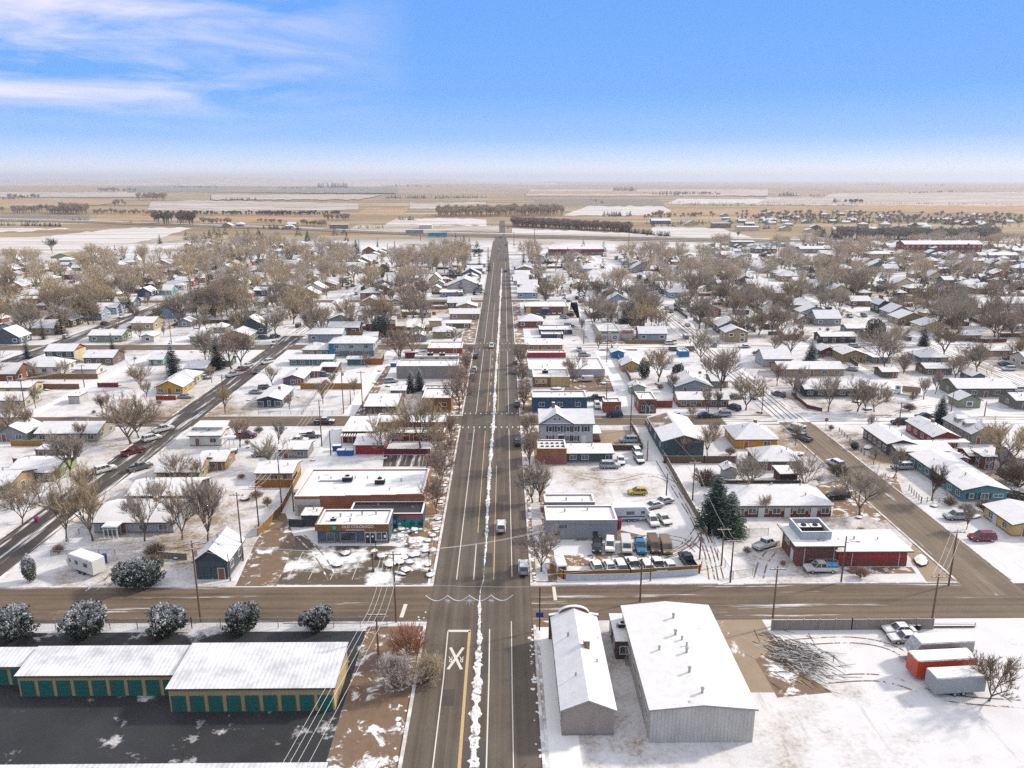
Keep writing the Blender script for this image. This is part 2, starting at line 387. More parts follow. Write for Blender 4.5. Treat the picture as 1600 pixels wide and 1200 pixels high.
def house(X0, X1, Y0, d, h, roof='gx', col=(.4,.36,.3), pitch=.36, style='siding', near=True, win=None, shingle=(.09,.075,.065), snow=None, over=.45,
          fascia=(.55,.53,.5), chim=0, dcol=(.25,.10,.07), dr=True, shut=None, name='house', storeys=1, low=None, vents=2, gcol=None, ac=0, wcol=(.72,.71,.68), side=None, dx=None):
    w = X1-X0; cx = (X0+X1)/2; cy = Y0+d/2
    if snow is None: snow = random.Random(int(cx*31+cy*17)).choice((1.02, .93, .87, .83, .80)) if roof != 'flat' else random.Random(int(cx*31+cy*17)).choice((1.02, .92, .86))
    RECTS.append((X0-.5, X1+.5, Y0-.5, Y0+d+.5))
    root = empty(name, (cx, cy, 0))
    a, b = w/2, d/2
    wm = M[style]; wb = MB()
    t = .28
    sn = (shingle[0], shingle[1], shingle[2], snow)
    hi = h
    if roof == 'flat':
        wb.box(-a, a, -b, b, -.3, h-.4); wb.obj('wall', wm, root, None, col)
        r = MB(); r.box(-a+.3, a-.3, -b+.3, b-.3, h-.4, h-.22); ro = r.obj('roof', M['roof'], root, None, sn)
        for nm, q in (('parapet', (-a, a, -b, -b+.3)), ('parapet', (-a, a, b-.3, b)), ('parapet', (-a, -a+.3, -b+.3, b-.3)), ('parapet', (a-.3, a, -b+.3, b-.3))):
            m = MB(); m.box(q[0], q[1], q[2], q[3], h-.4, h); m.box(q[0]-.04, q[1]+.04, q[2]-.04, q[3]+.04, h, h+.08, 1, 2)
            m.obj(nm, [wm, M['trim'], M['snowcap']], root, None, col)
        rz = lambda x, y: h-.22
    elif roof in ('over', 'shed'):
        sl = .0 if roof == 'over' else pitch
        zb = h+sl*d
        wb.add([(-a,-b,-.3),(a,-b,-.3),(a,b,-.3),(-a,b,-.3),(-a,-b,h),(a,-b,h),(a,b,zb),(-a,b,zb)], [(0,1,5,4),(1,2,6,5),(2,3,7,6),(3,0,4,7),(4,5,6,7)])
        wb.obj('wall', wm, root, None, col)
        m = MB(); o_ = over; z0 = h-sl*o_; z1 = zb+sl*o_
        m.add([(-a-o_,-b-o_,z0+.02),(a+o_,-b-o_,z0+.02),(a+o_,b+o_,z1+.02),(-a-o_,b+o_,z1+.02),(-a-o_,-b-o_,z0+t),(a+o_,-b-o_,z0+t),(a+o_,b+o_,z1+t),(-a-o_,b+o_,z1+t)], [(0,3,2,1),(0,1,5,4),(1,2,6,5),(2,3,7,6),(3,0,4,7)], 1)
        m.f.append((4,5,6,7)); m.m.append(0)
        ro = m.obj('roof', [M['roof'], M['trim']], root, None, sn); hi = zb
        rz = lambda x, y: h+sl*(y+b)+t
    elif roof == 'hip':
        wb.box(-a, a, -b, b, -.3, h); wb.obj('wall', wm, root, None, col)
        o_ = over; A, B = a+o_, b+o_; k = min(A, B); z0 = h-.02; zr = h+pitch*k
        m = MB()
        m.add([(-A,-B,z0),(A,-B,z0),(A,B,z0),(-A,B,z0),(-A,-B,z0+.22),(A,-B,z0+.22),(A,B,z0+.22),(-A,B,z0+.22)], [(0,3,2,1),(0,1,5,4),(1,2,6,5),(2,3,7,6),(3,0,4,7)], 1)
        if A >= B: e = [(-A+k, 0, zr+.2), (A-k+.01, 0, zr+.2)]; fs = [(0,1,5,4),(1,2,5),(2,3,4,5),(3,0,4)]
        else: e = [(0, -B+k, zr+.2), (0, B-k+.01, zr+.2)]; fs = [(0,1,4),(1,2,5,4),(2,3,5),(3,0,4,5)]
        m.add([(-A,-B,z0+.22),(A,-B,z0+.22),(A,B,z0+.22),(-A,B,z0+.22)]+e, fs, 0)
        ro = m.obj('roof', [M['roof'], M['trim']], root, None, sn); hi = zr
        rz = lambda x, y: h+pitch*min(A-abs(x), B-abs(y))+.2
    else:
        o_ = over
        if roof == 'gx':
            zr = h+pitch*b
            wb.add([(-a,-b,-.3),(a,-b,-.3),(a,b,-.3),(-a,b,-.3),(-a,-b,h),(a,-b,h),(a,b,h),(-a,b,h),(-a,0,zr),(a,0,zr)],
                   [(0,1,5,4),(1,2,6,9,5),(2,3,7,6),(3,0,4,8,7),(4,5,9,8),(8,9,6,7)])
            pr = [(-b-o_, h-pitch*o_), (0, zr), (b+o_, h-pitch*o_)]
            L = [(s*(a+o_), y, z) for s in (-1, 1) for (y, z) in pr]
        else:
            zr = h+pitch*a
            wb.add([(-a,-b,-.3),(a,-b,-.3),(a,b,-.3),(-a,b,-.3),(-a,-b,h),(a,-b,h),(a,b,h),(-a,b,h),(0,-b,zr),(0,b,zr)],
                   [(0,1,5,8,4),(1,2,6,5),(2,3,7,9,6),(3,0,4,7),(5,6,9,8),(7,4,8,9)])
            pr = [(-a-o_, h-pitch*o_), (0, zr), (a+o_, h-pitch*o_)]
            L = [(x, s*(b+o_), z) for s in (-1, 1) for (x, z) in pr]
        wb.obj('wall', wm, root, None, col)
        m = MB(); lo = [(x, y, z+.03) for x, y, z in L]; up = [(x, y, z+t) for x, y, z in L]
        m.add(lo+up, [(0,3,4,1),(1,4,5,2),(0,1,7,6),(1,2,8,7),(4,3,9,10),(5,4,10,11),(3,0,6,9),(2,5,11,8)], 1)
        m.add(up, [(0,1,4,3),(1,2,5,4)], 0)
        ro = m.obj('roof', [M['roof'], M['trim']], root, None, sn); hi = zr
        rz = (lambda x, y: h+pitch*(b-abs(y))+t) if roof == 'gx' else (lambda x, y: h+pitch*(a-abs(x))+t)
        if gcol and roof == 'gy':
            g = MB(); g.add([(-a+.05,-b-.03,h),(a-.05,-b-.03,h),(0,-b-.03,zr-.05),(-a+.05,-b+.02,h),(a-.05,-b+.02,h),(0,-b+.02,zr-.05)], [(0,1,2),(3,5,4),(0,3,4,1),(1,4,5,2),(2,5,3,0)])
            g.obj('gable', wm, root, None, gcol)
    if low:      # darker lower storey cladding
        g = MB(); zb = low[0]; g.box(-a-.03, a+.03, -b-.04, b, -.2, zb); g.obj('lower_cladding', wm, root, None, low[1])
    if near and style in ('siding', 'plain') and not low and d > 4.5 and roof != 'over':
        g = MB(); g.box(-a-.025, a+.025, -b-.025, b+.025, -.2, .32); g.obj('foundation', M['plain'], root, None, (.25,.235,.22))
    # openings
    nf, ns = win if win is not None else (max(1, int(w/3.6)), max(1, int(d/4.5)))
    fl = h/storeys
    for s in range(storeys):
        zc = s*fl+fl*.56; hh = 1.1 if near else 1.2
        for i in range(nf):
            x = -a+w*(i+.5)/nf
            if s == 0 and dr and i == (nf-1)//2 and nf > 1 and dx is None: continue
            window(root, x, -b-.045-(.0 if not low else .05), zc, 1.5 if near else 1.6, hh, 1, 0, wcol, shut) if near else link('window', FARWIN(), root, (x, -b-.03, zc))
        sd = side if side else (1 if cx < 0 else -1)
        for i in range(ns):
            y = -b+d*(i+.5)/ns
            if near: window(root, sd*(a+.045), y, zc, 1.3, hh, 1, PI/2*sd, wcol, shut)
            else: link('window', FARWIN(), root, (sd*(a+.03), y, zc), None, PI/2)
    if dr and near:
        x = dx if dx is not None else (-a+w*((nf-1)//2+.5)/nf if nf > 1 else a*.6)
        door(root, x, -b-.05-(.0 if not low else .05), 0.0, 1.0, 2.05, dcol)
    if near and vents:
        rr = random.Random(int(cx*13+cy*7))
        for i in range(vents):
            x = rr.uniform(-a*.7, a*.7); y = rr.uniform(-b*.6, b*.6); vent(ro, x, y, rz(x, y), rr.uniform(.7, 1.2))
    if chim:
        m = MB(); x, y = (a*.25, b*.25); z = rz(x, y); m.box(x-.35, x+.35, y-.35, y+.35, z-.6, z+1.0, 0, 1); m.obj('chimney', [M['brick'], M['snowcap']], ro, None, (.33, .16, .10))
    for i in range(ac):
        x = a*(-.3+.55*i); y = b*(.15-.2*i); acunit(ro, x, y, rz(x, y), 1.2)
    root['_h'] = hi
    return root, ro, rz
_fw = None
def FARWIN():
    global _fw
    if _fw is None:
        m = MB(); m.box(-.95, .95, -.04, .02, -.75, .75, 0); m.box(-.75, .75, -.06, .04, -.55, .55, 1); _fw = m.mesh('window', [M['snowcap'], M['glass']])
    return _fw

def B(xl, xr, yb, yt, back, roof, col, label, cat='house', group=None, **k):
    """building whose front wall foot runs from photo column xl to xr on row yb, eaves on row yt; back: depth in metres, or the row of the rear eave"""
    X0, Y0 = G(xl, yb); X1, _ = G(xr, yb)
    h = ZH((X0+X1)/2, Y0, yt); h = max(2.2, h)
    d = back if back < 60 else G((xl+xr)/2, back, h)[1]-Y0
    d = max(d, 2.5)
    if isinstance(col, str): col = hexc(col)
    NAMEDB.append((xl, xr, yb, yt)); r = house(X0, X1, Y0, d, h, roof, col, **k)
    tag(r[0], label, cat, group)
    return r + (X1-X0, d, h)

# ---------------------------------------------------------------- vehicles
def wheel_meshes(r=.34):
    t = MB(); t.tube([(0,-.11,0),(0,.11,0)], r, 14); q = MB(); q.tube([(0,-.125,0),(0,.125,0)], r*.58, 10)
    return t.mesh('wheel', [M['tyre']]), q.mesh('rim', [M['chrome']])
WH = wheel_meshes()
def glass_frustum(xb0, xb1, xt0, xt1, zb, zt, wb, wt):
    m = MB(); m.add([(xb0,-wb,zb),(xb1,-wb,zb),(xb1,wb,zb),(xb0,wb,zb),(xt0,-wt,zt),(xt1,-wt,zt),(xt1,wt,zt),(xt0,wt,zt)], [(0,1,5,4),(1,2,6,5),(2,3,7,6),(3,0,4,7),(4,5,6,7),(0,3,2,1)])
    return m
CARP = {}
def car_proto(kind):
    if kind in CARP: return CARP[kind]
    b = MB(); parts = []
    def cab(xb0, xb1, xt0, xt1, zb, zt, wb=.80, wt=.66, pill=()):
        g = glass_frustum(xb0, xb1, xt0, xt1, zb, zt, wb, wt); parts.append(('windows', g.mesh('windows', [M['glass']]), None, None))
        b.box(xt0-.04, xt1+.04, -wt-.03, wt+.03, zt, zt+.07)
        for s in (-1, 1):
            for (p, q) in [(xb0, xt0), (xb1, xt1)]+[(x, x) for x in pill]:
                b.tube([(p, s*(wb+.005), zb-.02), (q, s*(wt+.01), zt+.02)], .055, 4)
    secs = [(-.90, .07), (-.84, 0), (.84, 0), (.90, .07)]
    wx = 1.38; R = 1.0; zl = .72; L = 2.3
    if kind == 'sedan':
        b.profile([(-2.3,.3),(2.3,.3),(2.34,.62),(2.05,.80),(.95,.92),(-1.55,.94),(-2.25,.90),(-2.34,.6)], secs)
        cab(-1.75, 1.0, -1.0, .25, .92, 1.40, pill=(-.35,))
    elif kind == 'hatch':
        L = 2.05; wx = 1.25
        b.profile([(-2.0,.3),(2.05,.3),(2.08,.62),(1.8,.82),(.85,.95),(-1.95,.97),(-2.05,.6)], secs)
        cab(-2.0, 1.05, -1.45, .15, .95, 1.50, pill=(-.45,))
    elif kind == 'suv':
        L = 2.4; zl = .85
        b.profile([(-2.35,.36),(2.4,.36),(2.42,.8),(2.2,1.0),(1.1,1.08),(-2.3,1.08),(-2.4,.7)], secs)
        cab(-2.3, 1.25, -1.95, .5, 1.07, 1.72, pill=(-.15, -1.25))
    elif kind == 'pickup':
        L = 2.8; wx = 1.75; zl = .9
        b.profile([(-.75,.42),(2.8,.42),(2.85,.9),(2.65,1.08),(1.35,1.15),(-.75,1.15)], secs)
        b.profile([(-2.8,.42),(-.75,.42),(-.75,.80),(-2.8,.80)], secs)
        b.box(-2.8,-.75,-.90,-.80,.80,1.15); b.box(-2.8,-.75,.80,.90,.80,1.15); b.box(-2.82,-2.72,-.8,.8,.80,1.15)
        cab(-.72, 1.45, -.62, .75, 1.15, 1.82, .82, .7, pill=(.3,))
    elif kind == 'van':
        L = 2.6; wx = 1.6; zl = .85
        b.profile([(-2.55,.38),(2.6,.38),(2.62,.9),(1.9,1.15),(1.35,1.9),(1.1,2.02),(-2.5,2.02),(-2.6,1.9)], secs)
        g = MB(); sd_ = []; g.add([(1.95,-.74,1.18),(1.95,.74,1.18),(1.44,.66,1.86),(1.44,-.66,1.86),(1.85,-.7,1.15),(1.85,.7,1.15),(1.35,.6,1.8),(1.35,-.6,1.8)], [(0,1,2,3),(0,4,5,1),(1,5,6,2),(2,6,7,3),(3,7,4,0),(4,7,6,5)]); 
        parts.append(('windscreen', g.mesh('windscreen', [M['glass']]), None, None))
        for q in ((.55, 1.3, -.915, -.86, 1.2, 1.75), (.55, 1.3, .86, .915, 1.2, 1.75), (-2.625, -2.5, -.65, .65, 1.25, 1.8)):
            g = MB(); g.box(*q); parts.append(('side_window' if q[0] > 0 else 'rear_window', g.mesh('side_window', [M['glass']]), None, None))
    for s in (-1, 1): b.box(s*L-.10, s*L+.07, -.78, .78, .34, .52, 1); b.box(-1.0, 1.0, s*.87-.05, s*.87+.05, .24, .36, 1); b.box(.62, .80, s*.98-.10, s*.98+.10, zl+.16, zl+.32)
    body = b.mesh('body', [M['paint'], M['tyre']])
    hl = MB(); hl.box(-.04,.04,-.17,.17,-.08,.08)
    hm = hl.mesh('headlight', [M['lamp']]); tm = hl.mesh('tail_light', [M['red']])
    CARP[kind] = dict(body=body, parts=parts, wx=wx, L=L, zl=zl, hm=hm, tm=tm)
    return CARP[kind]
def car(px, py, deg, kind, col, label, group=None, snow=.35, near=True, sc=1.0):
    X, Y = G(px, py); P = car_proto(kind)
    if isinstance(col, str): col = hexc(col)
    name = {'sedan':'parked_car','hatch':'small_car','suv':'sport_utility_car','pickup':'pickup_truck','van':'panel_van'}[kind]
    r = empty(name, (X, Y, .02), None, None, None, math.radians(deg))
    r.scale = (sc, sc, sc)
    link('body', P['body'], r, None, (col[0], col[1], col[2], snow))
    for nm, me, lo, cc in P['parts']: link(nm, me, r)
    if near:
        for sx in (-1, 1):
            for sy in (-1, 1):
                w = link('wheel', WH[0], r, (sx*P['wx'], sy*.80, .34)); link('rim', WH[1], w)
        for sy in (-1, 1):
            link('headlight', P['hm'], r, (P['L']-.02, sy*.62, P['zl'])); link('tail_light', P['tm'], r, (-P['L']+.02, sy*.66, P['zl']))
    if label: tag(r, label, {'pickup':'pickup','van':'van'}.get(kind, 'car'), group)
    else: auto(r, '%s', 'car', group, X, Y)
    RECTS.append((X-2.4, X+2.4, Y-2.4, Y+2.4))
    return r

# ---------------------------------------------------------------- trees
def make_bare(seed, H=12.0, spread=.55, trunk=.22, twigs=1.0, rw=.045, multi=1):
    r = random.Random(seed); tk = MB(); cr = MB()
    def ribbon(p, d, l, w):
        u = d.cross(Vector((r.uniform(-1,1), r.uniform(-1,1), r.uniform(-1,1)))).normalized()*w
        q = p+d*l*.55+Vector((r.uniform(-.1,.1), r.uniform(-.1,.1), r.uniform(-.02,.08)))*l; e = p+d*l+Vector((0,0,.12*l))
        o = len(cr.v); cr.v += [tuple(p-u), tuple(p+u), tuple(q+u*.7), tuple(q-u*.7), tuple(e)]
        cr.f += [(o,o+1,o+2,o+3), (o+3,o+2,o+4)]; cr.m += [0,0]
    def rdir(d, a):
        k = d.cross(Vector((r.uniform(-1,1), r.uniform(-1,1), r.uniform(-1,1)))).normalized()
        return (d*math.cos(a)+k*math.sin(a)).normalized()
    def grow(p, d, l, rad, lv):
        pts = [p]; dd = d.copy(); n = 4
        for i in range(n):
            dd = (dd+Vector((r.uniform(-.16,.16), r.uniform(-.16,.16), r.uniform(-.04,.14)))).normalized(); pts.append(pts[-1]+dd*l/n)
        rs = [rad*(1-.55*i/n) for i in range(n+1)]
        if lv <= 2: tk.tube(pts, rs, 6 if lv < 2 else 4, cap=False)
        else:
            for i in range(n):
                o = len(cr.v); t = (pts[i+1]-pts[i]).normalized(); u = t.cross(Vector((r.uniform(-1,1), r.uniform(-1,1), .3))).normalized()
                cr.v += [tuple(pts[i]-u*rs[i]), tuple(pts[i]+u*rs[i]), tuple(pts[i+1]+u*rs[i+1]), tuple(pts[i+1]-u*rs[i+1])]; cr.f.append((o,o+1,o+2,o+3)); cr.m.append(0)
        if lv >= 3:
            for k in range(int(13*twigs)):
                i = r.randint(1, n); q = pts[i]+(pts[i-1]-pts[i])*r.random()
                td = (rdir(dd, r.uniform(.3, 1.1))+Vector((0,0,.25))).normalized()
                ribbon(q, td, H*r.uniform(.05, .105), rw*r.uniform(.6, 1.2))
            return
        kids = {0: r.randint(4, 6), 1: r.randint(5, 6), 2: r.randint(5, 7)}[lv]
        for k in range(kids):
            f = 1.0 if k == 0 else r.uniform(.38 if lv else .75, 1.0); x = f*n; i = min(n-1, int(x)); q = pts[i]+(pts[i+1]-pts[i])*(x-i)
            a = r.uniform(.75, 1.15)*spread*(1.25 if lv else 1.0)
            nd = rdir(dd, a if k else a*.4)
            if lv == 0:
                az = 2*PI*(k+r.random()*.6)/kids; nd = Vector((math.cos(az)*math.sin(a), math.sin(az)*math.sin(a), math.cos(a)))
            nd = (nd+Vector((0,0,.18))).normalized()
            grow(q, nd, l*r.uniform(.60, .85) if lv else H*r.uniform(.34, .46), rad*r.uniform(.45, .62), lv+1)
    for k in range(multi):
        off = Vector((r.uniform(-.5,.5), r.uniform(-.5,.5), -.2)) if multi > 1 else Vector((0,0,-.2))
        grow(off, (Vector((off.x*.35, off.y*.35, 1))).normalized(), H*trunk, H*.026, 0)
    zs = max(v[2] for v in cr.v)
    k = H/zs
    for mm in (tk, cr): mm.v = [(x*k, y*k, z*k) for x, y, z in mm.v]
    tm = tk.mesh('trunk', [M['bark']], True); cm = cr.mesh('crown', [M['twig']])
    return tm, cm
def make_shrub(seed, H=2.5, W=2.2, n=700, rw=.03):
    r = random.Random(seed); tk = MB(); cr = MB()
    for i in range(9):
        a = r.uniform(0, 2*PI); t = r.uniform(.2, .75); d = Vector((math.cos(a)*math.sin(t), math.sin(a)*math.sin(t), math.cos(t)))
        tk.tube([(d.x*.1, d.y*.1, -.1), tuple(d*H*.4), tuple(d*H*.62+Vector((0,0,.1*H)))], [.05, .035, .02], 4, cap=False)
    for i in range(n):
        a = r.uniform(0, 2*PI); t = r.random()**.6*1.25; l = r.uniform(.25, .75)
        d = Vector((math.cos(a)*math.sin(t), math.sin(a)*math.sin(t), math.cos(t)*.9+.1))
        p = Vector((d.x*W*.5*l, d.y*W*.5*l, d.z*H*.8*l+.1)); e = p+(d+Vector((r.uniform(-.4,.4), r.uniform(-.4,.4), .25))).normalized()*H*r.uniform(.14, .3)
        u = d.cross(Vector((r.uniform(-1,1), r.uniform(-1,1), .2))).normalized()*rw*r.uniform(.6, 1.3)
        o = len(cr.v); cr.v += [tuple(p-u), tuple(p+u), tuple(e)]; cr.f.append((o,o+1,o+2)); cr.m.append(0)
    return tk.mesh('stems', [M['bark']]), cr.mesh('crown', [M['twig']])
def make_spruce(seed, H=10.0, W=4.6, tiers=17, dens=1.0, top=1.0):
    r = random.Random(seed); tk = MB(); cr = MB(); tk.tube([(0,0,-.2),(0,0,H*.92)], [.22, .04], 6)
    for t in range(tiers):
        f = t/(tiers-1); z = H*(.06+.92*f); R = W*.5*(1-f)**(.82*top)*r.uniform(.86, 1.1)+.12
        nb = max(5, int((9+R*5)*dens)); a0 = r.uniform(0, 6)
        for b in range(nb):
            a = a0+2*PI*b/nb+r.uniform(-.15, .15); L = R*r.uniform(.72, 1.12); dr_ = r.uniform(.12, .4)
            m = max(3, int(L/.22))
            for k in range(m):
                q = (k+.8)/m; x = L*q; zz = z-dr_*x*.7+.10*L*q*q+r.uniform(-.08, .08)
                s = (.30+.20*(1-q))*r.uniform(.7, 1.25)*(H/10)**.4; an = a+r.uniform(-.12, .12)
                c = Vector((math.cos(an)*x, math.sin(an)*x, zz)); ta = an+r.uniform(-.9, .9)
                u = Vector((math.cos(ta), math.sin(ta), r.uniform(-.5, .1)))*s; v = Vector((-math.sin(ta), math.cos(ta), r.uniform(-.35, .35)))*s*.55
                o = len(cr.v); cr.v += [tuple(c-v), tuple(c+u*.6-v*.4), tuple(c+u), tuple(c+v)]; cr.f.append((o,o+1,o+2,o+3)); cr.m.append(0)
    return tk.mesh('trunk', [M['bark']]), cr.mesh('crown', [M['needle']])
def make_bush(seed, R=2.3, H=3.6, n=4200, s=.26, open_=False):
    r = random.Random(seed); tk = MB(); cr = MB(); tk.tube([(0,0,-.2),(0,0,H*.6)], [.22, .08], 6)
    lumps = [(Vector((r.gauss(0,1), r.gauss(0,1), r.gauss(0,.8))).normalized(), r.uniform(.66, 1.2)) for i in range(22)]
    for i in range(n):
        d = Vector((r.gauss(0,1), r.gauss(0,1), r.gauss(0,1))).normalized()
        g = max(lumps, key=lambda q: q[0].dot(d)); dd = g[0].dot(d)
        rad = (r.random()**.22)*g[1]*(.86+.2*(dd-.7)*2)
        p = Vector((d.x*R*rad, d.y*R*rad, H*.52+d.z*H*.5*rad))
        if p.z < .12: continue
        a = Vector((r.gauss(0,1), r.gauss(0,1), r.gauss(0,1))); u = (d*.9+a*.45).normalized()*s*r.uniform(.6, 1.3); v = u.cross(Vector((r.gauss(0,1), r.gauss(0,1), r.gauss(0,1)))).normalized()*s*.38
        o = len(cr.v); cr.v += [tuple(p-v), tuple(p+u*.6-v*.6), tuple(p+u), tuple(p+v)]; cr.f.append((o,o+1,o+2,o+3)); cr.m.append(0)
    return tk.mesh('trunk', [M['bark']]), cr.mesh('crown', [M['needle']])
BIG = [make_bare(s, 15, sp, tr, tw) for s, sp, tr, tw in ((1,.62,.20,2.0),(2,.70,.16,2.0),(3,.52,.22,1.9),(4,.66,.14,2.1),(5,.58,.26,1.9),(9,.75,.2,1.9))]
SMALL = [make_bare(s, 8, sp, tr, 1.3, .028) for s, sp, tr in ((11,.5,.26),(12,.6,.22),(13,.42,.3))]
THIN = [make_bare(s, 10, sp, tr, .9, .035) for s, sp, tr in ((21,.40,.22),(22,.46,.25))]
SHR = [make_shrub(s, 2.4, 3.0) for s in (31, 32)]
BIGSHR = [make_shrub(s, 4.6, 5.0, 1500, .024) for s in (33, 34)]
TANGLE = [make_bare(s, 6, .8, .08, 1.0, .03, 3) for s in (35, 36)]
DSPR = [make_spruce(44, 10, 6.4, 18, 1.9, .75), make_spruce(45, 10, 6.0, 17, 1.9, .7)]
SPR = [make_spruce(41), make_spruce(42, 10, 5.2, 15, .9), make_spruce(43, 10, 4.0, 18, 1.0)]
PINE = [make_bush(51, 3.2, 8.5, 4200, .42), make_bush(52, 3.6, 7.0, 4000, .42)]
BUSH = [make_bush(s) for s in (61, 62, 63)]
TREEN = {}
def tree(X, Y, H, protos, name, col, label=None, frost=.35, group=None, desc=None, cat='tree', base=None, rz=None, wide=1.0, part='trunk'):
    p = protos[RND.randrange(len(protos))] if base is None else protos[base % len(protos)]
    zs = PROTOH[p[1].name]
    r = link(name, p[0], None, (X, Y, 0), None, RND.uniform(0, 6.28) if rz is None else rz)
    k = H/zs; r.scale = (k*wide, k*wide, k)
    link('crown', p[1], r, None, (col[0], col[1], col[2], frost))
    if label: tag(r, label, cat, group)
    else: auto(r, desc, cat, group, X, Y)
    return r
PROTOH = {p[1].name: max(v.co[2] for v in p[1].vertices) for L in (BIG, SMALL, THIN, SHR, BIGSHR, TANGLE, SPR, DSPR, PINE, BUSH) for p in L}
def T(px, py, top, protos, name, col, label, frost=.35, base=None, wide=1.0, **k):
    X, Y = G(px, py); return tree(X, Y, ZH(X, Y, top), protos, name, col, label, frost, base=base, wide=wide, **k)

# ---------------------------------------------------------------- poles, wires, fences
def pole(px, py, top, label, arms=1, tr=0, lamp=0, rad=.16, group='utility poles', ang=0.0, short=False):
    X, Y = G(px, py); h = ZH(X, Y, top)
    r = empty('utility_pole', (X, Y, 0), label, 'pole', group, ang)
    m = MB(); m.tube([(0,0,-.3),(0,0,h*.5),(0,0,h)], [rad, rad*.85, rad*.65], 8); m.obj('shaft', M['wood'], r)
    for i in range(arms):
        z = h-.35-i*.95; a = MB(); a.box(-1.25, 1.25, -.22, -.10, z-.07, z+.07, 0, 1); o = a.obj('crossarm', [M['wood'], M['snowcap']], r)
        for x in (-1.1, -.45, .45, 1.1):
            q = MB(); q.tube([(x,-.16,z+.07),(x,-.16,z+.26)], [.05, .035], 6); q.obj('insulator', M['steel'], o)
    for i in range(tr):
        q = MB(); s = -1 if i else 1; q.tube([(s*.42,0,h-2.6),(s*.42,0,h-1.7)], .26, 10); q.tube([(s*.42,0,h-1.7),(s*.42,0,h-1.6)], .2, 8); q.obj('transformer', M['steel'], r)
    if lamp:
        q = MB(); q.tube([(0,0,h-1.2),(-.9*lamp,-.3,h-.8),(-1.8*lamp,-.5,h-.75)], .05, 5); q.box(-1.8*lamp-.3, -1.8*lamp+.3, -.62, -.38, h-.82, h-.68); q.obj('street_light', M['steel'], r)
    return X, Y, h
def wire(a, b, label, sag=.6, rad=.022, n=12):
    pts = []
    for i in range(n+1):
        t = i/n; pts.append((a[0]+(b[0]-a[0])*t, a[1]+(b[1]-a[1])*t, a[2]+(b[2]-a[2])*t-4*sag*t*(1-t)))
    m = MB(); m.tube(pts, rad, 4); return tag(m.obj('overhead_wire', M['wire']), label, 'wire', 'overhead wires')
def fence(pts, h, kind, col, label, px=True, step=3.0, cat='fence'):
    q = [G(*p) for p in pts] if px else pts
    if isinstance(col, str): col = hexc(col)
    nm = {'board':'board_fence','chain':'chain_link_fence','rail':'rail_fence','wall':'low_wall'}[kind]
    x0, y0 = q[0]; r = empty(nm, (x0, y0, 0), label, cat)
    for (a, b) in zip(q, q[1:]):
        dx, dy = b[0]-a[0], b[1]-a[1]; L = math.hypot(dx, dy); an = math.atan2(dy, dx)
        lo = (a[0]-x0, a[1]-y0, 0); n = max(1, round(L/step))
        if kind in ('board', 'wall'):
            m = MB(); th = .03 if kind == 'board' else .12; m.box(0, L, -th, th, 0, h, 0, 1); o = m.obj('board_panel' if kind == 'board' else 'panel', [M['board'] if kind == 'board' else M['plain'], M['snowcap']], r, lo, col); o.rotation_euler = (0,0,an)
        else:
            if kind == 'chain':
                m = MB(); m.add([(0,0,.05),(L,0,.05),(L,0,h-.03),(0,0,h-.03)], [(0,1,2,3)]); o = m.obj('chain_link_panel', M['mesh'], r, lo); o.rotation_euler = (0,0,an)
            m = MB()
            for z in ((h-.03,) if kind == 'chain' else (h*.4, h*.85)): m.tube([(0,0,z),(L,0,z)], .04 if kind == 'chain' else .05, 5)
            for i, me in enumerate([m]): o = me.obj('rail', M['thing'] if kind == 'rail' else M['steel'], r, lo, col); o.rotation_euler = (0,0,an)
        if kind != 'wall':
            for i in range(n+1):
                m = MB(); x, y = lo[0]+dx*i/n, lo[1]+dy*i/n; s = .05 if kind == 'chain' else .07
                m.box(x-s, x+s, y-s, y+s, 0, h+.12, 0, 1); m.obj('post', [M['steel'] if kind == 'chain' else M['thing'], M['snowcap']], r, None, col)
    return r
# ---------------------------------------------------------------- terrain
def lerp_rows(rows, y):
    for (a, b) in zip(rows, rows[1:]):
        lo, hi = sorted((a[0], b[0]))
        if lo <= y <= hi:
            t = (y-a[0])/(b[0]-a[0]); return [a[i]+(b[i]-a[i])*t for i in range(1, len(a))]
    return rows[-1][1:]
m = MB()
ys = [-240, 0, 60, 200, 400, 700, 900, 1100, 1500, 2000, 2600, 3300, 4200, 5400, 7000, 9000, 11500, 15000, 20000, 25000]
xs = [-14000, -10000, -7000, -4500, -2800, -1600, -900, -500, -200, 0, 200, 500, 900, 1600, 2800, 4500, 7000, 10000, 14000]
for y in ys:
    for x in xs:
        z = 0.0
        if y > 1700: z = (math.sin(x*.0011+y*.0007)+math.sin(x*.0023-y*.0004+1.3))*min(1, (y-1700)/6000)*7-min(6, (y-1700)*.002)
        m.v.append((x, y, z))
nx = len(xs)
for j in range(len(ys)-1):
    for i in range(nx-1): m.f.append((j*nx+i, j*nx+i+1, (j+1)*nx+i+1, (j+1)*nx+i)); m.m.append(0)
struct('ground', m, M['ground'])
def ridge(x0, x1, y, dep, hgt, seed):
    r = random.Random(seed); m = MB(); n = 28; k = 7
    for j in range(k+1):
        for i in range(n+1):
            u = i/n; v = j/k; x = x0+(x1-x0)*u
            e = math.sin(PI*u)**.6*math.sin(PI*v)**.8
            m.v.append((x, y+dep*v, -8+(hgt+8)*e*(.8+.2*math.sin(u*9+seed)+.1*math.sin(u*23))))
    for j in range(k):
        for i in range(n): m.f.append((j*(n+1)+i, j*(n+1)+i+1, (j+1)*(n+1)+i+1, (j+1)*(n+1)+i)); m.m.append(0)
    struct('hills', m, M['pale'], True)
ridge(-8200, -1200, 8600, 3200, 112, 1); ridge(-3600, 900, 11000, 3500, 78, 4)
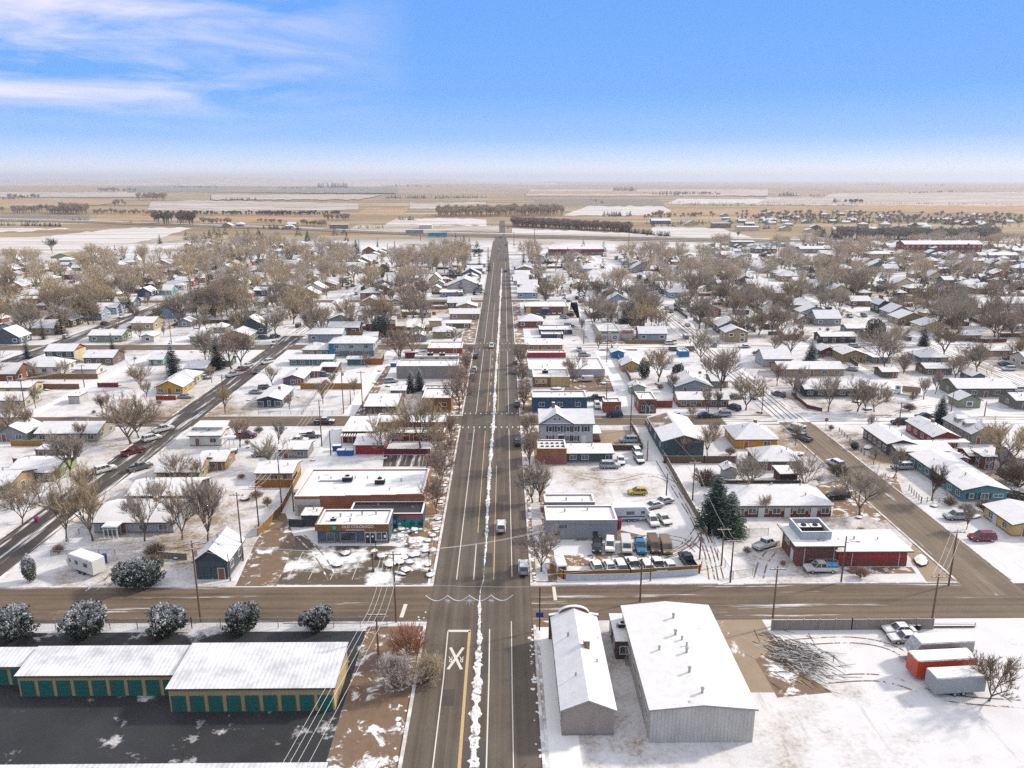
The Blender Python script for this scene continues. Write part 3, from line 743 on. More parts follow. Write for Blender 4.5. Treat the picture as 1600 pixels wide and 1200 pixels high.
Zs = {'side':.004, 'snowside':.004, 'road':.010, 'lane':.010, 'tanlane':.010, 'snowlane':.010}
def sheet(name, pts, mat, z, px=True):
    m = MB(); q = [G(*p) for p in pts] if px else pts
    m.poly(q, z); return struct(name, m, M[mat])
def strip(name, x0, x1, y0, y1, mat, z): return sheet(name, [(x0,y0),(x1,y0),(x1,y1),(x0,y1)], mat, z, False)
# yards and lots first (lowest), then cross streets, then long streets
strip('paved_lot', -140, -20.5, 40, 102.8, 'black', .004)
sheet('paved_lot', [(395,914),(668,914),(676,862),(612,853),(497,853),(470,836),(440,842)], 'lot', .008)
sheet('dirt_lane', [(368,916),(432,916),(462,846),(446,802),(428,802),(398,850)], 'dirt', .010)
sheet('paved_lot', [(598,729),(692,729),(699,711),(600,711)], 'lane', .006)
sheet('concrete_slab', [(1112,966),(1189,966),(1262,1082),(1158,1082)], 'concrete', .006)
sheet('dirt_patch', [(1180,1030),(1206,1016),(1300,1082),(1215,1090)], 'dirt', .010)
sheet('driveway', [(1418,866),(1432,838),(1510,915),(1452,915)], 'concrete', .006)
sheet('driveway', [(926,672),(990,672),(972,704),(930,706)], 'concrete', .006)
sheet('driveway', [(936,548),(996,548),(990,528),(936,533)], 'dirt', .006)
sheet('driveway', [(888,497),(906,497),(902,472),(892,472)], 'dirt', .006)
sheet('muddy_yard', [(855,868),(960,866),(1040,846),(1010,880),(880,886)], 'mud', .006)
sheet('muddy_yard', [(896,845),(975,845),(1010,838),(960,826),(930,832)], 'dirt', .010)
sheet('muddy_yard', [(880,612),(960,612),(950,586),(890,590)], 'dirt', .006)
sheet('driveway', [(1300,808),(1352,806),(1344,778),(1304,782)], 'mud', .006)
sheet('muddy_yard', [(1250,765),(1330,745),(1400,740),(1420,800),(1375,815)], 'mud', .005)
sheet('muddy_yard', [(1310,886),(1424,886),(1432,896),(1330,897)], 'mud', .006)
sheet('gravel_patch', [(168,901),(178,901),(196,878),(184,878)], 'dirt', .008)
strip('verge', -18.6, -12.3, 118.5, 201, 'mud', .006); strip('verge', -18.0, -12.3, 213, 300, 'mud', .006)
strip('verge', -21, -12.3, 62, 104, 'dirt', .008)
strip('verge', 4.5, 9.0, 117, 201, 'mud', .005); strip('sidewalk', 5.4, 7.4, 117.4, 200.6, 'walk', .012)
strip('verge', 4.5, 8.6, 213, 300, 'mud', .005); strip('verge', 4.5, 8.6, 315, 423, 'mud', .005); strip('verge', -18, -12.3, 314, 423, 'mud', .005)
strip('sidewalk', 5.2, 9.0, 60, 103.5, 'snow', .012)
strip('corner_pavement', 4.3, 12.5, 103.6, 106.4, 'dirt', .009)
for y0, y1 in ((118, 201), (214, 300), (315, 423)):
    strip('alley', -46.6, -42.2, y0, y1, 'alley', .006); strip('alley', 36.0, 40.2, y0, y1, 'alley', .006)
    strip('alley', -139, -135.5, y0, y1, 'alley', .006); strip('alley', 127, 130.5, y0, y1, 'alley', .006)
sheet('dirt_lane', [(552,652),(572,650),(612,572),(604,572),(578,610)], 'dirt', .012)
for (yc, hw, matL, matR) in ((110.6, 5.3, 'side', 'side'), (207.4, 4.6, 'side', 'snowside'), (306.5, 5.0, 'side', 'snowside'), (428, 4.5, 'side', 'snowside'), (549, 4.5, 'snowside', 'snowside'), (700, 4.5, 'snowside', 'snowside')):
    strip('cross_street', -520, -4, yc-hw, yc+hw, matL, .014)
    if yc < 120: strip('cross_street', -4, 520, yc-hw, yc+hw, 'side', .014)
    else: strip('cross_street', -4, 62 if matR == 'snowside' and yc < 300 else 20, yc-hw, yc+hw, 'side', .014); strip('cross_street', 62 if yc < 300 else 20, 620, yc-hw, yc+hw, matR, .014)
def longstreet(x0, x1, y0, y1, mat): strip('street', x0, x1, y0, y1, mat, .019)
longstreet(-95.6, -86.6, 108, 330, 'lane'); longstreet(-95.6, -86.6, 330, 720, 'snowlane')
longstreet(77, 86, 112, 205, 'tanlane'); longstreet(77, 86, 205, 720, 'snowlane')
longstreet(-189, -180, 195, 720, 'lane'); longstreet(170, 179, 200, 720, 'snowlane')
longstreet(-284, -275, 195, 720, 'lane'); longstreet(262, 271, 250, 720, 'snowlane'); longstreet(-380, -371, 250, 720, 'snowlane'); longstreet(356, 365, 250, 720, 'snowlane')
strip('main_street', -12.0, 4.3, 40, 860, 'road', .024); sheet('main_street', [(-11,860),(3.6,860),(1.8,1000),(-8.5,1000)], 'road', .024, False); sheet('main_street', [(-8.5,1000),(1.8,1000),(1.5,1300),(-6.5,1300)], 'road', .024, False)
rr = random.Random(77)
for i in range(16):
    x, y, L_, w_ = rr.uniform(-11, 1), rr.uniform(64, 330), rr.uniform(2, 9), rr.uniform(.8, 3.0); strip('road_patch', x, x+w_, y, y+L_, 'tar', .0265+.0001*i)
# kerbs
def kerb(x0, x1, y0, y1):
    m = MB(); m.box(x0, x1, y0, y1, -.1, .13, 0, 1); struct('kerb', m, [M['walk'], M['walk']])
for y0, y1 in ((60, 104), (117, 201.5), (213.5, 300.5), (313, 422), (433, 544), (555, 694)):
    kerb(-12.45, -12.05, y0, y1); kerb(4.35, 4.7, y0, y1)
for y0, y1 in ((117, 202), (213, 301), (313, 423)):
    kerb(-96, -95.65, y0, y1); kerb(-86.55, -86.2, y0, y1); kerb(76.6, 76.95, y0, y1); kerb(86.05, 86.4, y0, y1)
kerb(8.0, 36.0, 116.0, 116.3); kerb(40.5, 76.5, 116.0, 116.3); kerb(-86.0, -48, 116.0, 116.3); kerb(-34, -20, 104.9, 105.2)
# markings
def mark(pts, mat, w, z=.030):
    m = MB()
    for (a, b) in zip(pts, pts[1:]):
        (ax, ay), (bx, by) = a, b; L = math.hypot(bx-ax, by-ay); ux, uy = -(by-ay)/L*w/2, (bx-ax)/L*w/2
        m.add([(ax-ux,ay-uy,z),(bx-ux,by-uy,z),(bx+ux,by+uy,z),(ax+ux,ay+uy,z)], [(0,1,2,3)])
    return struct('road_markings', m, M[mat])
def markpx(a, b, mat, w): return mark([G(*a), G(*b)], mat, w)
xw = G(720, 850)[0]
mark([(xw, 118), (xw, 200)], 'white', .16); mark([(xw, 214), (xw, 298)], 'white', .16); mark([(xw, 315), (xw, 640)], 'white', .16)
xy1 = G(752, 760)[0]; xy2 = G(774, 800)[0]; xr = G(797, 760)[0]; xl2 = G(742, 880)[0]
mark([(xy1, 136), (xy1, 198)], 'yellow', .18); mark([(xy1, 216), (xy1, 298)], 'yellow', .18); mark([(xy1, 318), (xy1, 420)], 'yellow', .18)
mark([(xy2, 118), (xy2, 172)], 'yellow', .18); mark([(xy2, 214), (xy2, 298)], 'yellow', .18); mark([(xy2, 318), (xy2, 600)], 'yellow', .18)
mark([(xr, 119), (xr, 200)], 'white', .15); mark([(xr, 214), (xr, 298)], 'white', .15); mark([(xr, 316), (xr, 640)], 'white', .15)
mark([(xl2, 118), (xl2, 131)], 'white', .16)
for y in range(222, 295, 12): mark([(xl2+.9, y), (xl2+.9, y+4)], 'white', .14)
for yc in (201.3, 214.2, 300.3, 313.0):
    for i in range(11): mark([(-11.4+i*1.52, yc-.5), (-11.4+i*1.52, yc+.6)], 'white', .30)
mark([G(700, 986), G(735, 986)], 'white', .55); mark([G(700, 986), G(693, 1060), (G(693, 1060)[0], 70)], 'white', .16); mark([G(734, 986), G(728, 1060), (G(728, 1060)[0], 70)], 'yellow', .40)
mark([G(765, 983), G(764, 1060), (G(764, 1060)[0], 70)], 'white', .17); mark([G(799, 971), G(800, 1060), (G(800, 1060)[0], 70)], 'white', .13)
markpx((704, 1012), (721, 1046), 'white', .42); mark([G(724, 1012), G(700, 1046)], 'white', .42, .034)
markpx((627, 965), (634, 944), 'white', .60); markpx((865, 917), (868, 938), 'white', .55)
for i in range(6): markpx((618+i*14, 727), (622+i*13.5, 712), 'yellow', .12)
for i in range(5): markpx((448+i*34, 906), (474+i*31, 862), 'white', .10)
def track(pts, w=.26, gap=1.5, mat='mud', z=.0135):
    q = [G(*p) for p in pts]; sm = []
    for i in range(len(q)-1):
        p0, p1, p2, p3 = q[max(0, i-1)], q[i], q[i+1], q[min(len(q)-1, i+2)]
        for k in range(6):
            t = k/6; sm.append(tuple(.5*(2*p1[j]+(p2[j]-p0[j])*t+(2*p0[j]-5*p1[j]+4*p2[j]-p3[j])*t*t+(3*p1[j]-p0[j]-3*p2[j]+p3[j])*t**3) for j in (0, 1)))
    sm.append(q[-1]); m = MB()
    for s in (-1, 1):
        for (a, b) in zip(sm, sm[1:]):
            L = math.hypot(b[0]-a[0], b[1]-a[1]) or 1; nx_, ny_ = -(b[1]-a[1])/L, (b[0]-a[0])/L; o = s*gap/2
            m.add([(a[0]+nx_*(o-w/2), a[1]+ny_*(o-w/2), z), (a[0]+nx_*(o+w/2), a[1]+ny_*(o+w/2), z), (b[0]+nx_*(o+w/2), b[1]+ny_*(o+w/2), z), (b[0]+nx_*(o-w/2), b[1]+ny_*(o-w/2), z)], [(0,3,2,1)])
    TRK.append(1); struct('wheel_tracks', m, M[mat])
TRK = []
for i, p in enumerate((((880,876),(940,880),(1000,876),(1050,866),(1080,850),(1088,838)), ((900,870),(960,873),(1015,868),(1058,857),(1084,846)), ((1095,820),(1070,852),(1020,874),(950,884)), ((990,842),(1030,838),(1070,845),(1092,862)),
    ((1115,906),(1106,860),(1085,810),(1060,770),(1030,720)), ((1124,906),(1112,862),(1090,812),(1066,770)), ((905,745),(960,752),(1020,742),(1060,760)), ((140,924),(158,912),(172,905),(186,884)), ((170,926),(182,912),(196,906)), ((470,838),(500,870),(520,906)), ((1185,905),(1192,880),(1205,862)), ((1460,1060),(1400,1015),(1330,1000),(1230,1005)), ((1600,1100),(1480,1090),(1380,1060),(1290,1062)), ((1600,640),(1500,632),(1420,640),(1380,652)), ((1560,600),(1545,580),(1560,560)))): track(p, z=.0135+.0006*i)
for x0, y0, y1 in ((81, 208, 300), (82, 312, 420), (174, 215, 420), (-91, 335, 420)):
    for dx in (-1.9, 1.6): track([PX(x0+dx+.3*math.sin(k), y0+(y1-y0)*k/5) for k in range(6)], .42, 1.55, 'tanlane', .032)
def text(name, body, loc, size, mat, rot, parent=None, ext=.002, label=None):
    cu = bpy.data.curves.new(name, 'FONT'); cu.body = body; cu.size = size; cu.extrude = ext; cu.align_x = 'CENTER'; cu.align_y = 'CENTER'; cu.resolution_u = 3
    tmp = bpy.data.objects.new(name, cu); C.objects.link(tmp); bpy.context.view_layer.update()
    me = bpy.data.meshes.new_from_object(tmp.evaluated_get(bpy.context.evaluated_depsgraph_get())); bpy.data.objects.remove(tmp)
    me.materials.clear(); me.materials.append(M[mat]); o = link(name, me, None, loc); o.rotation_euler = rot
    if parent: o.parent = parent
    return o
for px in (704, 721):
    x, y = G(px, 1030); o = text('road_markings', 'R', (x, y, .030), 1.7, 'white', (0, 0, PI)); o.scale = (.62, 1.15, 1); o['kind'] = 'structure'
# ploughed snow ridge down the middle of the main street
rows = [(1200,727,752),(1050,737,756),(1000,743,755),(985,744.5,753.5),(940,746.5,751.5),(925,749,751),(905,755,756.4),(890,755.5,757),(850,757,762),(800,758.5,764.8),(740,761,768),(700,765,771),(650,769,775),(600,771.5,776.3),(540,775.8,780),(500,778,782),(470,780,783.4),(440,782,784.6),(420,783.2,785)]
m = MB(); r = random.Random(5); L = []; y = 1200.0
while y > 420:
    a, b = lerp_rows(rows, y); c_ = (a+b)/2; w_ = (b-a)*(.50 if y < 880 else .40)*(.75+.35*math.sin(y*.21)*math.sin(y*.057+1)); a, b = c_-w_, c_+w_; X0, Y0 = G(a, y); X1, _ = G(b, y); w = X1-X0
    L.append((X0+r.uniform(-.16, .22)*w, Y0, X1+r.uniform(-.22, .16)*w)); y -= max(1.0, (y-280)*.004)
NC = 6; H_ = [[r.uniform(.01, .07) for k in range(NC)] for _ in L]
for (a, y0, b), hh in zip(L, H_):
    for k in range(NC):
        t = k/(NC-1); m.v.append((a+(b-a)*t+(r.uniform(-.06, .06) if 0 < k < NC-1 else 0), y0, .026+(hh[k]*(1-abs(2*t-1)**2))))
for i in range(len(L)-1):
    for k in range(NC-1): m.f.append((i*NC+k, i*NC+k+1, (i+1)*NC+k+1, (i+1)*NC+k)); m.m.append(0)
struct('snow_ridge', m, M['ridge'], True, 'stuff')
# snow heaps along the kerb at the near right corner and along the verges
def heaps(name, x0, x1, y0, y1, n, seed, s0=.3, s1=1.2, mat='snow'):
    r = random.Random(seed); m = MB()
    for i in range(n):
        x, y = r.uniform(x0, x1), r.uniform(y0, y1); s = r.uniform(s0, s1); k = 9; h = s*r.uniform(.10, .22)+.03
        ring = [(x+math.cos(2*PI*j/k)*s*r.uniform(.6,1.15), y+math.sin(2*PI*j/k)*s*r.uniform(.6,1.25), -.02) for j in range(k)]
        m.add(ring+[(x+r.uniform(-.2,.2)*s, y, .02+h)], [(j, (j+1) % k, k) for j in range(k)])
    struct(name, m, M[mat], True, 'stuff')
heaps('snow', 3.6, 5.4, 62, 103, 120, 3, .12, .5); heaps('snow', 4.4, 5.4, 117, 200, 90, 4, .2, .7); heaps('snow', -17, -13, 119, 160, 22, 6, .2, .6)
heaps('snow', -18, -13, 160, 300, 60, 8, .2, .9); heaps('snow', -13.8, -12.5, 60, 108, 40, 9, .2, .5); heaps('snow', -25, -14.5, 121, 131, 10, 10, .3, .9)
# ---------------------------------------------------------------- far fields (photo-shaped patches lying on the plain)
def field(mat, *pts):
    rr = random.Random(len(FLD)); e = []
    for (x0, y0), (x1, y1) in zip(pts, pts[1:]+pts[:1]):
        n = max(1, int(abs(x1-x0)/9))
        for k in range(n): t = k/n; e.append((x0+(x1-x0)*t, y0+(y1-y0)*t+rr.uniform(-1.0, 1.0)*min(1, (y0-285)/40)))
    m = MB(); q = [G(*p) for p in e]; m.poly(q, .15+.01*len(FLD)); FLD.append(1); struct('field', m, M[mat])
FLD = []
field('whitefield', (-60,404),(0,404),(90,400),(250,372),(300,356),(200,356),(60,370),(-60,372))
field('whitefield', (-60,363),(40,362),(110,357),(-60,357))
field('straw', (0,326),(70,324),(180,318),(178,312),(0,313)); field('straw', (150,346),(240,345),(250,336),(150,336)); field('straw', (312,350),(405,347),(420,338),(312,338))
field('greyfield', (0,346),(140,345),(140,337),(0,336)); field('straw', (405,345),(480,346),(530,340),(420,338))
field('pale', (230,329),(400,331),(560,328),(560,318),(300,313),(235,316)); field('pale', (330,312),(560,312),(600,304),(330,304))
field('straw', (548,336),(630,337),(640,325),(575,325)); field('pale', (640,327),(760,326),(760,316),(640,317)); field('whitefield', (600,352),(760,352),(760,343),(620,341))
field('whitefield', (880,337),(1060,337),(1035,321),(925,320)); field('straw', (1030,337),(1290,336),(1290,327),(1060,326))
field('whitefield', (1040,318),(1280,319),(1280,311),(1060,311)); field('pale', (1280,312),(1600,318),(1640,300),(1300,302)); field('straw', (1320,330),(1600,334),(1600,317),(1350,318))
field('greyfield', (820,322),(1040,322),(1030,311),(840,312)); field('pale', (820,306),(1200,306),(1200,296),(830,296)); field('greyfield', (200,300),(620,302),(620,292),(200,290))
field('whitefield', (1010,372),(1180,373),(1130,358),(1020,354)); field('whitefield', (800,367),(1010,370),(1010,366),(800,357)); field('pale', (540,362),(780,362),(780,353),(560,351))
field('straw', (820,303),(1100,303),(1100,299),(830,299)); field('pale', (1180,320),(1640,322),(1640,312),(1200,308)); field('pale', (0,308),(260,308),(260,301),(0,300))
def country(pts, hw, mat, z):
    m = MB(); q = [G(*p) for p in pts]
    for a, b in zip(q, q[1:]):
        m.add([(a[0],a[1]-hw,z),(b[0],b[1]-hw,z),(b[0],b[1]+hw,z),(a[0],a[1]+hw,z)], [(0,1,2,3)])
    struct('highway', m, M[mat])
HW = [(-60,342),(150,347),(300,352),(480,358),(640,364.5),(785,367),(1000,371.5),(1300,377.5),(1660,381)]
country(HW, 30, 'greyfield', .50); country([(a, b+.9) for a, b in HW], 6, 'tanlane', .56); country([(a, b-1.4) for a, b in HW], 6, 'snowside', .56)
country([(a, b+4.0+(a > 785)*.6) for a, b in HW if a > 500], 4.0, 'concrete', .52)
# ---------------------------------------------------------------- named buildings, near to far
def part_box(root, name, b, mat, col=None, top=None, rz=0):
    m = MB(); m.box(*b, 0, 1 if top else 0); return m.obj(name, [M[mat]]+([M[top]] if top else []), root, None, col)
def porch(root, x0, x1, y0, dep, h, col=(.7,.69,.66), posts=3, roof=True):
    o = None
    m = MB(); m.box(x0-.2, x1+.2, y0-dep-.2, y0-.02, h, h+.2, 1, 0); o = m.obj('porch_roof', [M['snowcap'], M['trim']], root, None, col)
    for i in range(posts):
        x = x0+(x1-x0)*i/(posts-1); part_box(o, 'post', (x-.07, x+.07, y0-dep, y0-dep+.14, 0, h), 'trim', col)
    return o
def garage_door(root, x, y, w, h, col=(.6,.6,.58), rz=0.0):
    m = MB()
    for i in range(4): m.box(-w/2, w/2, -.05, 0, i*h/4+.01, (i+1)*h/4-.02)
    return link('garage_door', m.mesh('garage_door', [M['trim']]), root, (x, y, 0), col, rz)
def hvac_none(): pass
W = dict(cream='cfc19f', tan='a8916c', grey='8c8c8c', white='d2cec4', brown='6b4f3a', navy='27384f', teal='3f6a6c', green='2f4c46', red='8a2f28', brick='98512f', yellow='c99a2e', slate='4a565c', blue='1f5878', sage='7c8468', purple='6d5560', dark='3a3835')
# --- self storage rows at the lower edge
def storage(pl, pr, yb, h, dep, label, nd, wall='b59f74', end=None):
    X0, Y1 = G(pl, yb, h); X1 = G(pr, yb, h)[0]; Y0 = G((pl+pr)/2, dep, h)[1]; dep = Y1-Y0
    r, ro, rz = house(X0, X1, Y0, dep, h-.6, 'shed', hexc(wall), .6/dep, 'metal', win=(0,0), dr=False, vents=0, over=.25, name='storage_building', fascia=(.6,.5,.4))
    ro.data.materials[0] = M['rib']
    w = X1-X0
    for i in range(nd):
        garage_door(r, -w/2+w*(i+.5)/nd, -dep/2-.03, w/nd*.78, 2.4, hexc('1c6b62'))
    tag(r, label, 'storage building'); return r
storage(303, 541, 1009, 3.9, 1070, 'ribbed white self-storage row with beige end wall beside the black lot', 9)
storage(62, 301, 1014, 3.6, 1050, 'ribbed white self-storage row in the middle of the three joined rows', 9)
storage(-170, 60, 1017, 3.3, 1037, 'lowest ribbed self-storage row at the outer end with tan front', 8)
X1 = G(520, 1160, 3.6)[0]
r, ro, rz = house(-60, X1, 62.5, 8.5, 3.2, 'shed', hexc('b59f74'), .05, 'metal', win=(0,0), dr=False, vents=0, over=.25, name='storage_building'); ro.data.materials[0] = M['rib']
tag(r, 'long white ribbed storage row across the black lane from the others', 'storage building')
# --- lower right: parapet hall, trailer, metal hall
def nearhall(e0, e1, f0, f1, h, pitch, col, label, style, name, snow):
    X0, Yb = G(e0[0], e0[1], h); X1, _ = G(e1[0], e1[1], h); Y0 = G(f0[0], f0[1], h)[1]
    return house(X0, X1, Y0, Yb-Y0, h, 'gy', hexc(col), pitch, style, win=(0, 5), vents=3, over=.3, name=name, dr=False, snow=snow, shingle=(.33,.32,.29)), X1-X0, Yb-Y0
(r, ro, rz), w, d = nearhall((863, 966), (930, 966), (876, 1110), (0, 0), 3.6, .42, '9a8f86', '', 'plain', 'parapet_hall', .87)
m = MB(); n = 14; b = d/2
pts = [(-w/2-.5, 0), (w/2+.5, 0), (w/2+.5, 3.9), (w*.36, 4.1)]+[(w*.36*math.cos(PI*i/n), 4.1+1.25*math.sin(PI*i/n)) for i in range(1, n)]+[(-w*.36, 4.1), (-w/2-.5, 3.9)]
m.profile(pts, [(b+.15, 0), (b+.50, 0)]); po = m.obj('curved_parapet', M['brick'], r, None, hexc('7d4a38'))
m = MB(); up = pts[2:]
for (a, c) in zip(up, up[1:]): m.add([(a[0],b+.10,a[1]+.02),(a[0],b+.55,a[1]+.02),(c[0],b+.55,c[1]+.02),(c[0],b+.10,c[1]+.02),(a[0],b+.10,a[1]+.15),(a[0],b+.55,a[1]+.15),(c[0],b+.55,c[1]+.15),(c[0],b+.10,c[1]+.15)], [(4,5,6,7),(0,4,7,3),(1,2,6,5)])
m.obj('snow_coping', M['snowcap'], po)
m = MB(); m.box(-.4, .4, -.4, .4, -.6, 1.1, 0, 1); m.obj('chimney', [M['brick'], M['snowcap']], ro, (.9, b-9, rz(.9, 0)), (.33,.18,.12))
tag(r, 'narrow white-roofed hall with curved brick parapet at the main street corner', 'hall')
(r, ro, rz), w, d = nearhall((973, 950), (1105, 950), (1008, 1110), (0, 0), 4.6, .10, 'b9b6ae', '', 'metal', 'metal_hall', .85)
for i in range(5): vent(ro, 0.3*(-1)**i, -d/2+2+i*d/5.5, rz(0, 0), 1.3)
tag(r, 'large metal hall under a low white ribbed gable roof with small vents', 'hall')
r, ro, rz, *_ = B(962, 991, 1030, 1004, 7.0, 'over', '5a4640', 'brown food trailer with snowy roof between the two halls', 'trailer', style='metal', win=(1, 2), name='food_trailer', over=.15)
acunit(ro, 0, 0, rz(0, 0), .7)
for y in (-1.4, .2):
    for x in (-1.0, 1.0): w_ = link('wheel', WH[0], r, (x, y, .34)); link('rim', WH[1], w_)
part_box(r, 'drawbar', (-.1, .1, -5.2, -3.4, .35, .5), 'steel')
# --- left block in front of the second cross street
r, ro, rz, *_ = B(148, 271, 833, 816, 10.5, 'gx', 'a3a9ab', 'pale grey house with glazed porch behind five bare trees', win=(4, 1), snow=1.05, pitch=.30, chim=1)
porch(r, -4.6, -2.0, -5.25, 2.4, 2.3, posts=4)
for i in range(3): window(r, -4.1+i*.8, -7.55, 1.2, .6, 1.3, 0)
B(308, 357, 905, 876, 8.0, 'gy', W['slate'], 'slate garage with steep white gable roof beside the alley', 'garage', pitch=.75, win=(0, 2), gcol=hexc('415058'), name='garage')
g = LAB[-1]
for i in range(2): garage_door(g, -1.3+2.6*i, -4.04, 2.3, 2.2, hexc('44545c'))
B(202, 302, 790, 781, 9.5, 'gx', W['dark'], 'low dark-fronted house behind the pale grey porch house', win=(4, 1), pitch=.28)
B(246, 312, 752, 739, 8.5, 'gx', W['tan'], 'tan house under bare branches beside the dark wet street', win=(2, 2), pitch=.42)
B(312, 352, 735, 726, 7.0, 'gx', 'a07d55', 'small tan outbuilding behind the tan house by the dark street', 'outbuilding', win=(1, 1), pitch=.3)
r, ro, rz, *_ = B(297, 346, 697, 681, 6.5, 'gx', W['white'], 'white corner house with stepped bluish roof and glazed porch', win=(2, 1), pitch=.2)
part_box(r, 'upper_storey', (-3.6, 3.6, -.6, 4.2, 2.6, 4.2), 'siding', hexc(W['white'])); m = MB(); m.box(-4, 4, -1.0, 4.6, 4.2, 4.4, 0); m.obj('upper_roof', M['roof'], r, None, (.2,.22,.26,1.1))
porch(r, 4.3, 7.6, -2.2, 2.2, 2.3, posts=4); vent(ro, 0, -1.5, rz(0, -1.5), 1.4)
B(401, 457, 754, 744, 7.5, 'gx', 'b39f78', 'tan shed with white roof behind a wooden fence on the alley', 'shed', win=(1, 0), pitch=.2, name='shed')
B(436, 481, 716, 706, 6.0, 'gx', W['grey'], 'grey shed beside the alley near the snow-covered trucks', 'shed', win=(2, 0), pitch=.2, name='shed')
B(58, 152, 690, 680, 9.5, 'gx', 'a29a88', 'long grey ranch house at the corner beside the twin bare trees', win=(5, 2), pitch=.34)
B(-4, 42, 690, 677, 7.5, 'gy', W['grey'], 'grey gabled house past the long ranch house by the frame edge', win=(2, 1), pitch=.5)
B(14, 84, 753, 745, 10, 'gx', '8d9c66', 'lime green house with wide snowy roof and red-brown fence behind', win=(4, 1), pitch=.25)
B(57, 92, 717, 709, 4, 'over', '7a706a', 'small grey trailer behind the lime green house', 'trailer', win=(2, 0), name='travel_trailer', over=.1)
B(-40, 17, 779, 759, 9, 'gx', W['tan'], 'tan house at the frame edge below the lime green house', win=(2, 1), pitch=.3)
# --- commercial strip left of the main street
r, ro, rz, w, d, h = B(497, 608, 849, 819, 796, 'flat', '4d5a62', 'slate shopfront with timber sign band and double glass doors', 'shop', style='plain', win=(0, 1), dr=False, name='shop', wcol=(.3,.32,.33), snow=1.0, side=1)
b = d/2; m = MB(); m.box(-w/2-.25, w/2+.1, -b-.28, -b-.06, h-1.25, h+.12, 0, 1); sg = m.obj('sign_band', [M['board'], M['snowcap']], r, None, hexc('9a6a35'))
m = MB(); m.box(-w/2-.35, -w/2-.03, -b-.2, b, h-1.2, h+.12, 0); m.obj('side_band', M['board'], r, None, hexc('8a6138'))
t = text('lettering', 'OLD COLORADO', (1.0, -b-.31, h-.40), .74, 'snowcap', (PI/2, 0, 0), sg, .02)
t = text('small_lettering', 'RECREATIONAL - MEDICAL', (1.0, -b-.31, h-.95), .30, 'snowcap', (PI/2, 0, 0), sg, .015) if False else None
m = MB(); m.box(-3.9, -2.8, -b-.36, -b-.29, h-1.15, h); lg = m.obj('green_emblem', M['trim'], sg, None, hexc('1f7a5e'))
m = MB(); m.tube([(-3.35,-b-.37,h-.57),(-3.35,-b-.39,h-.57)], .36, 14); m.obj('emblem_disc', M['trim'], lg, None, hexc('59b394'))
m = MB(); m.box(-1.3, 2.2, -b-.33, -b-.29, h-1.08, h-.98); m.obj('lettering_rule', M['snowcap'], sg)
window(r, -4.2, -b-.06, 1.35, 1.4, 1.6, 0, 0, (.3,.34,.37)); window(r, -.9, -b-.06, 1.4, 2.9, 1.6, 0, 0, (.3,.34,.37))
for i, x in enumerate((2.7, 3.65)):
    o = door(r, x, -b-.06, .0, .85, 2.1, (.03,.035,.04), 0, (.62,.62,.6), 'glass_door')
    m = MB(); m.tube([(x,-b-.16,1.45),(x,-b-.18,1.45)], .22, 12); m.obj('door_decal', M['snowcap'], r)
window(r, 3.2, -b-.06, 2.45, 1.8, .3, 1, 0); window(r, 5.3, -b-.06, 1.5, 1.9, 1.5, 1, 0, (.75,.75,.73))
m = MB(); m.box(5.75, 6.15, -b-.17, -b-.12, 1.2, 1.75); m.obj('window_poster', M['snowcap'], r)
for x, y in ((-3, .5), (1, 1.2), (3.6, 1.5)): vent(ro, x, y, rz(0, 0), 1.2)
acunit(ro, -4, -1.2, rz(0, 0), .6)
r, ro, rz, w, d, h = B(546, 661, 826, 803, 784, 'flat', '3c4b50', 'low dark-roofed shop with teal and navy mural facing the picnic tables', 'shop', style='plain', win=(0, 0), dr=False, name='shop', snow=.42, shingle=(.05,.05,.055))
b = d/2
for nm, x0, x1, c, z1 in (('navy_mural', .42, .64, '123a63', 2.6), ('teal_mural', .645, .985, '0f8a85', 2.1)):
    part_box(r, nm, (-w/2+w*x0, -w/2+w*x1, -b-.06, -b-.01, .1, z1), 'trim', hexc(c))
m = MB(); rr = random.Random(3)
for i in range(16):
    x = w/2-w*.34*rr.random()-.3; m.box(x-.25, x+.25, -b-.05, -b-.01, 2.15+rr.random()*.15, 2.55+rr.random()*.25)
part_box(r, 'red_mural', (-w/2+w*.67, w/2-.15, -b-.06, -b-.01, 2.14, 2.8), 'trim', hexc('b3484f'))
m = MB()
for i, (x, z, s) in enumerate(((-.2,1.5,.45),(.9,1.0,.3),(1.9,1.7,.22),(3.4,1.1,.5),(5.0,1.0,.55),(6.0,1.5,.25))):
    q = MB(); q.tube([(x+w*.12,-b-.07,z),(x+w*.12,-b-.10,z)], s, 12); q.obj('mural_figure', M['trim'], r, None, hexc(('6ea8c8','d8d2c0','142c4a','0a5a66','153e5c','d8cdb2')[i]))
r, ro, rz, w, d, h = B(462, 661, 806, 776, 733, 'flat', 'bd6c3c', 'wide brick commercial building with rooftop units and stepped white roof', 'commercial building', style='brick', win=(0, 2), dr=False, name='commercial_building', ac=2, side=1)
b = d/2; part_box(r, 'white_bay', (-w/2-.05, -w/2+w*.2, -b-.08, -b-.01, 0, h-.5), 'plain', hexc('c9c2b2'))
garage_door(r, -w/2+w*.08, -b-.10, 3.0, 2.4, hexc('a9a090'))
for i in range(6): vent(ro, -w*.4+i*2.6, b*.35, rz(0, 0), .9)
for i in range(5):
    m = MB(); m.box(-w/2+w*i/5, -w/2+w*(i+1)/5-.02, -b-.05, -b+.34, h+.08, h+.16+.10*i, 0, 1); m.obj('stepped_coping', [M['brick'], M['snowcap']], r, None, hexc('bd6c3c'))
m = MB(); m.box(-w*.38, -w*.12, b*.12, b*.12+.5, .0, .35, 0, 1); m.obj('duct', [M['steel'], M['snowcap']], ro, (0, 0, rz(0, 0)))
